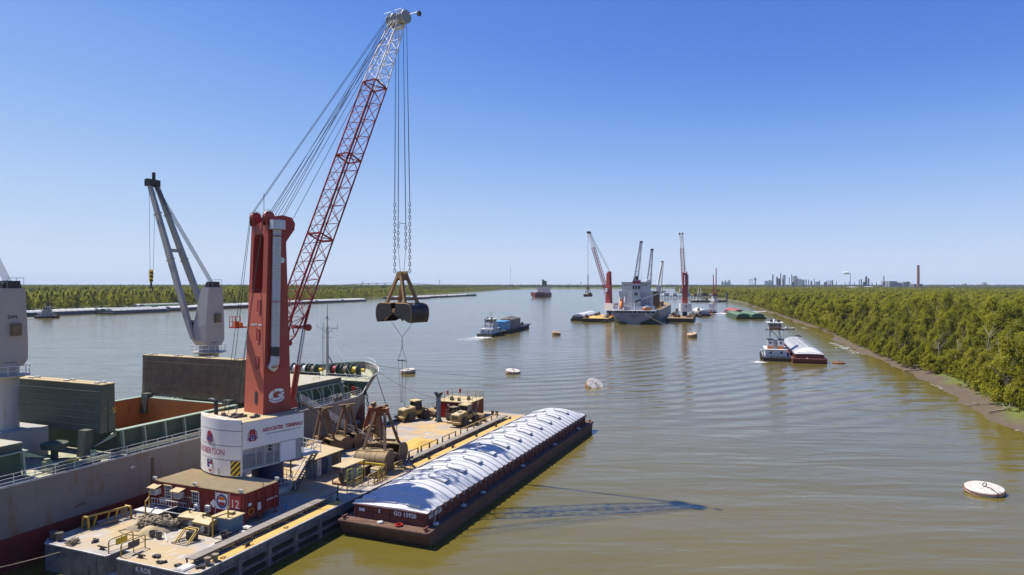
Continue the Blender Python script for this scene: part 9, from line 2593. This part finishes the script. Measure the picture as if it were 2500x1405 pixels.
# masts on the left horizon
def mast_(px, yt, D, label, guy=False):
    x, y = farpos(px, D); h_ = ztop(yt,D)-2; k = MB(); k.tube((0,0,0),(0,0,h_),1.1,.8,6)
    if guy: k.lathe([(1.6,h_*.85),(1.6,h_*.95)],6)
    tag(k.build('radio_mast', M['far_grey'], loc=(x,y,2)), label, 'mast')
mast_(1246.5, 653, 5200, 'tall thin radio mast above the far bank left of the red ship', True)
mast_(1636, 686, 4600, 'dark stub chimney on the far shore right of the mid-river ship')
def pylon(px, yt, D, label):
    x, y = farpos(px, D); h_ = ztop(yt,D)-2; k = MB()
    for xx in (-5,5): k.bar((xx,0,0),(xx*.15,0,h_),1.0)
    for f in (.6,.75,.9): k.bar((-9,0,h_*f),(9,0,h_*f),.9)
    for i in range(5): k.bar((-5*(1-.17*i),0,h_*i/5),(5*(1-.17*(i+1)),0,h_*(i+1)/5),.6)
    tag(k.build('power_pylon', M['far_grey'], loc=(x,y,2)), label, 'pylon')
pylon(1073, 683, 4200, 'power pylon right of the hanging grab on the horizon')
pylon(885, 687, 4400, 'power pylon at the left end of the far bridge')
pylon(1418, 688, 4600, 'power pylon pair left of the mid-river cranes')
# far bridge
br_ = thing('far_bridge', 'long low arched highway bridge on the horizon behind the boom', 'bridge', (0,0,0), 0)
pts = []
for i in range(31):
    f = i/30; px = 800 + 300*f; D = 4600; x, y = farpos(px, D); pts.append(Vector((x, y, 22 + 14*math.sin(PI*min(1,max(0,(f-.05)/.9)))**1.4)))
k = MB()
for a, b_ in zip(pts, pts[1:]): k.bar(a, b_, 14, 3.2)
k.build('deck', M['far_grey'], br_)
pm_ = MB(); pm_.span(-2.2,2.2,-5,5,-36,0); pme_ = pm_.mesh('pier', M['concrete_pale'])
for p in pts[2:-2:2]: place('pier', pme_, br_, p - Vector((0,0,1.5)))
# pale storage roofs in the trees
for i,(px,py,w_) in enumerate(((1968,703,22),(2020,704,24),(2080,701,18),(2120,700,16),(2148,712,8),(2206,706,8),(2345,716,14),(2365,715,10),(2497,715,7),(2320,702,12))):
    D = 1250 + 120*i if py > 705 else 2300 + 60*i
    x, y = farpos(px, D); z = CAM_H - (py-HOR)*D/FPX; w2 = w_*D/FPX
    o = thing('storage_shed', f'pale flat roof among the trees on the right plain, {["first","second","third","fourth","fifth","sixth","seventh","eighth","ninth","tenth"][i]} listed', 'shed', (x,y,1.8), 0)
    k = MB(); k.span(-w2/2,w2/2,-w2/3,w2/3,0,z-2.6); k.build('wall', M['far_grey'], o)
    k = MB(); k.hexa([(-w2/2-1,-w2/3-1,z-2.6),(w2/2+1,-w2/3-1,z-2.6),(w2/2+1,w2/3+1,z-2.6),(-w2/2-1,w2/3+1,z-2.6),(-w2/2-1,-1,z-1.2),(w2/2+1,-1,z-1.2),(w2/2+1,1,z-1.2),(-w2/2-1,1,z-1.2)]); k.build('roof', M['far_white'], o)
# steam puff
k = MB(); r_ = random.Random(9)
x, y = farpos(2076, 3500); zc = ztop(669,3500)
for i in range(16):
    f = i/15; rr_ = (3 + 6*math.sin(PI*min(1,f*1.1)))*r_.uniform(.7,1.1); Mx = Matrix.Translation((x-3-34*f, y+r_.uniform(-3,3), zc+2+3*f+r_.uniform(-2,2))) @ Matrix.Diagonal((1.5,1,.75,1))
    k.lathe([(0,-rr_),(rr_*.6,-rr_*.8),(rr_,-rr_*.1),(rr_*.85,rr_*.5),(rr_*.4,rr_*.9),(0,rr_)],9,Mx)
M['steam'] = pmat('steam', (0.85,0.85,0.85), 1.0, amount=.1)
tag(k.build('steam_plume', M['steam'], smooth=180), 'small white steam plume drifting left from the thin stack', 'steam', kind='stuff')
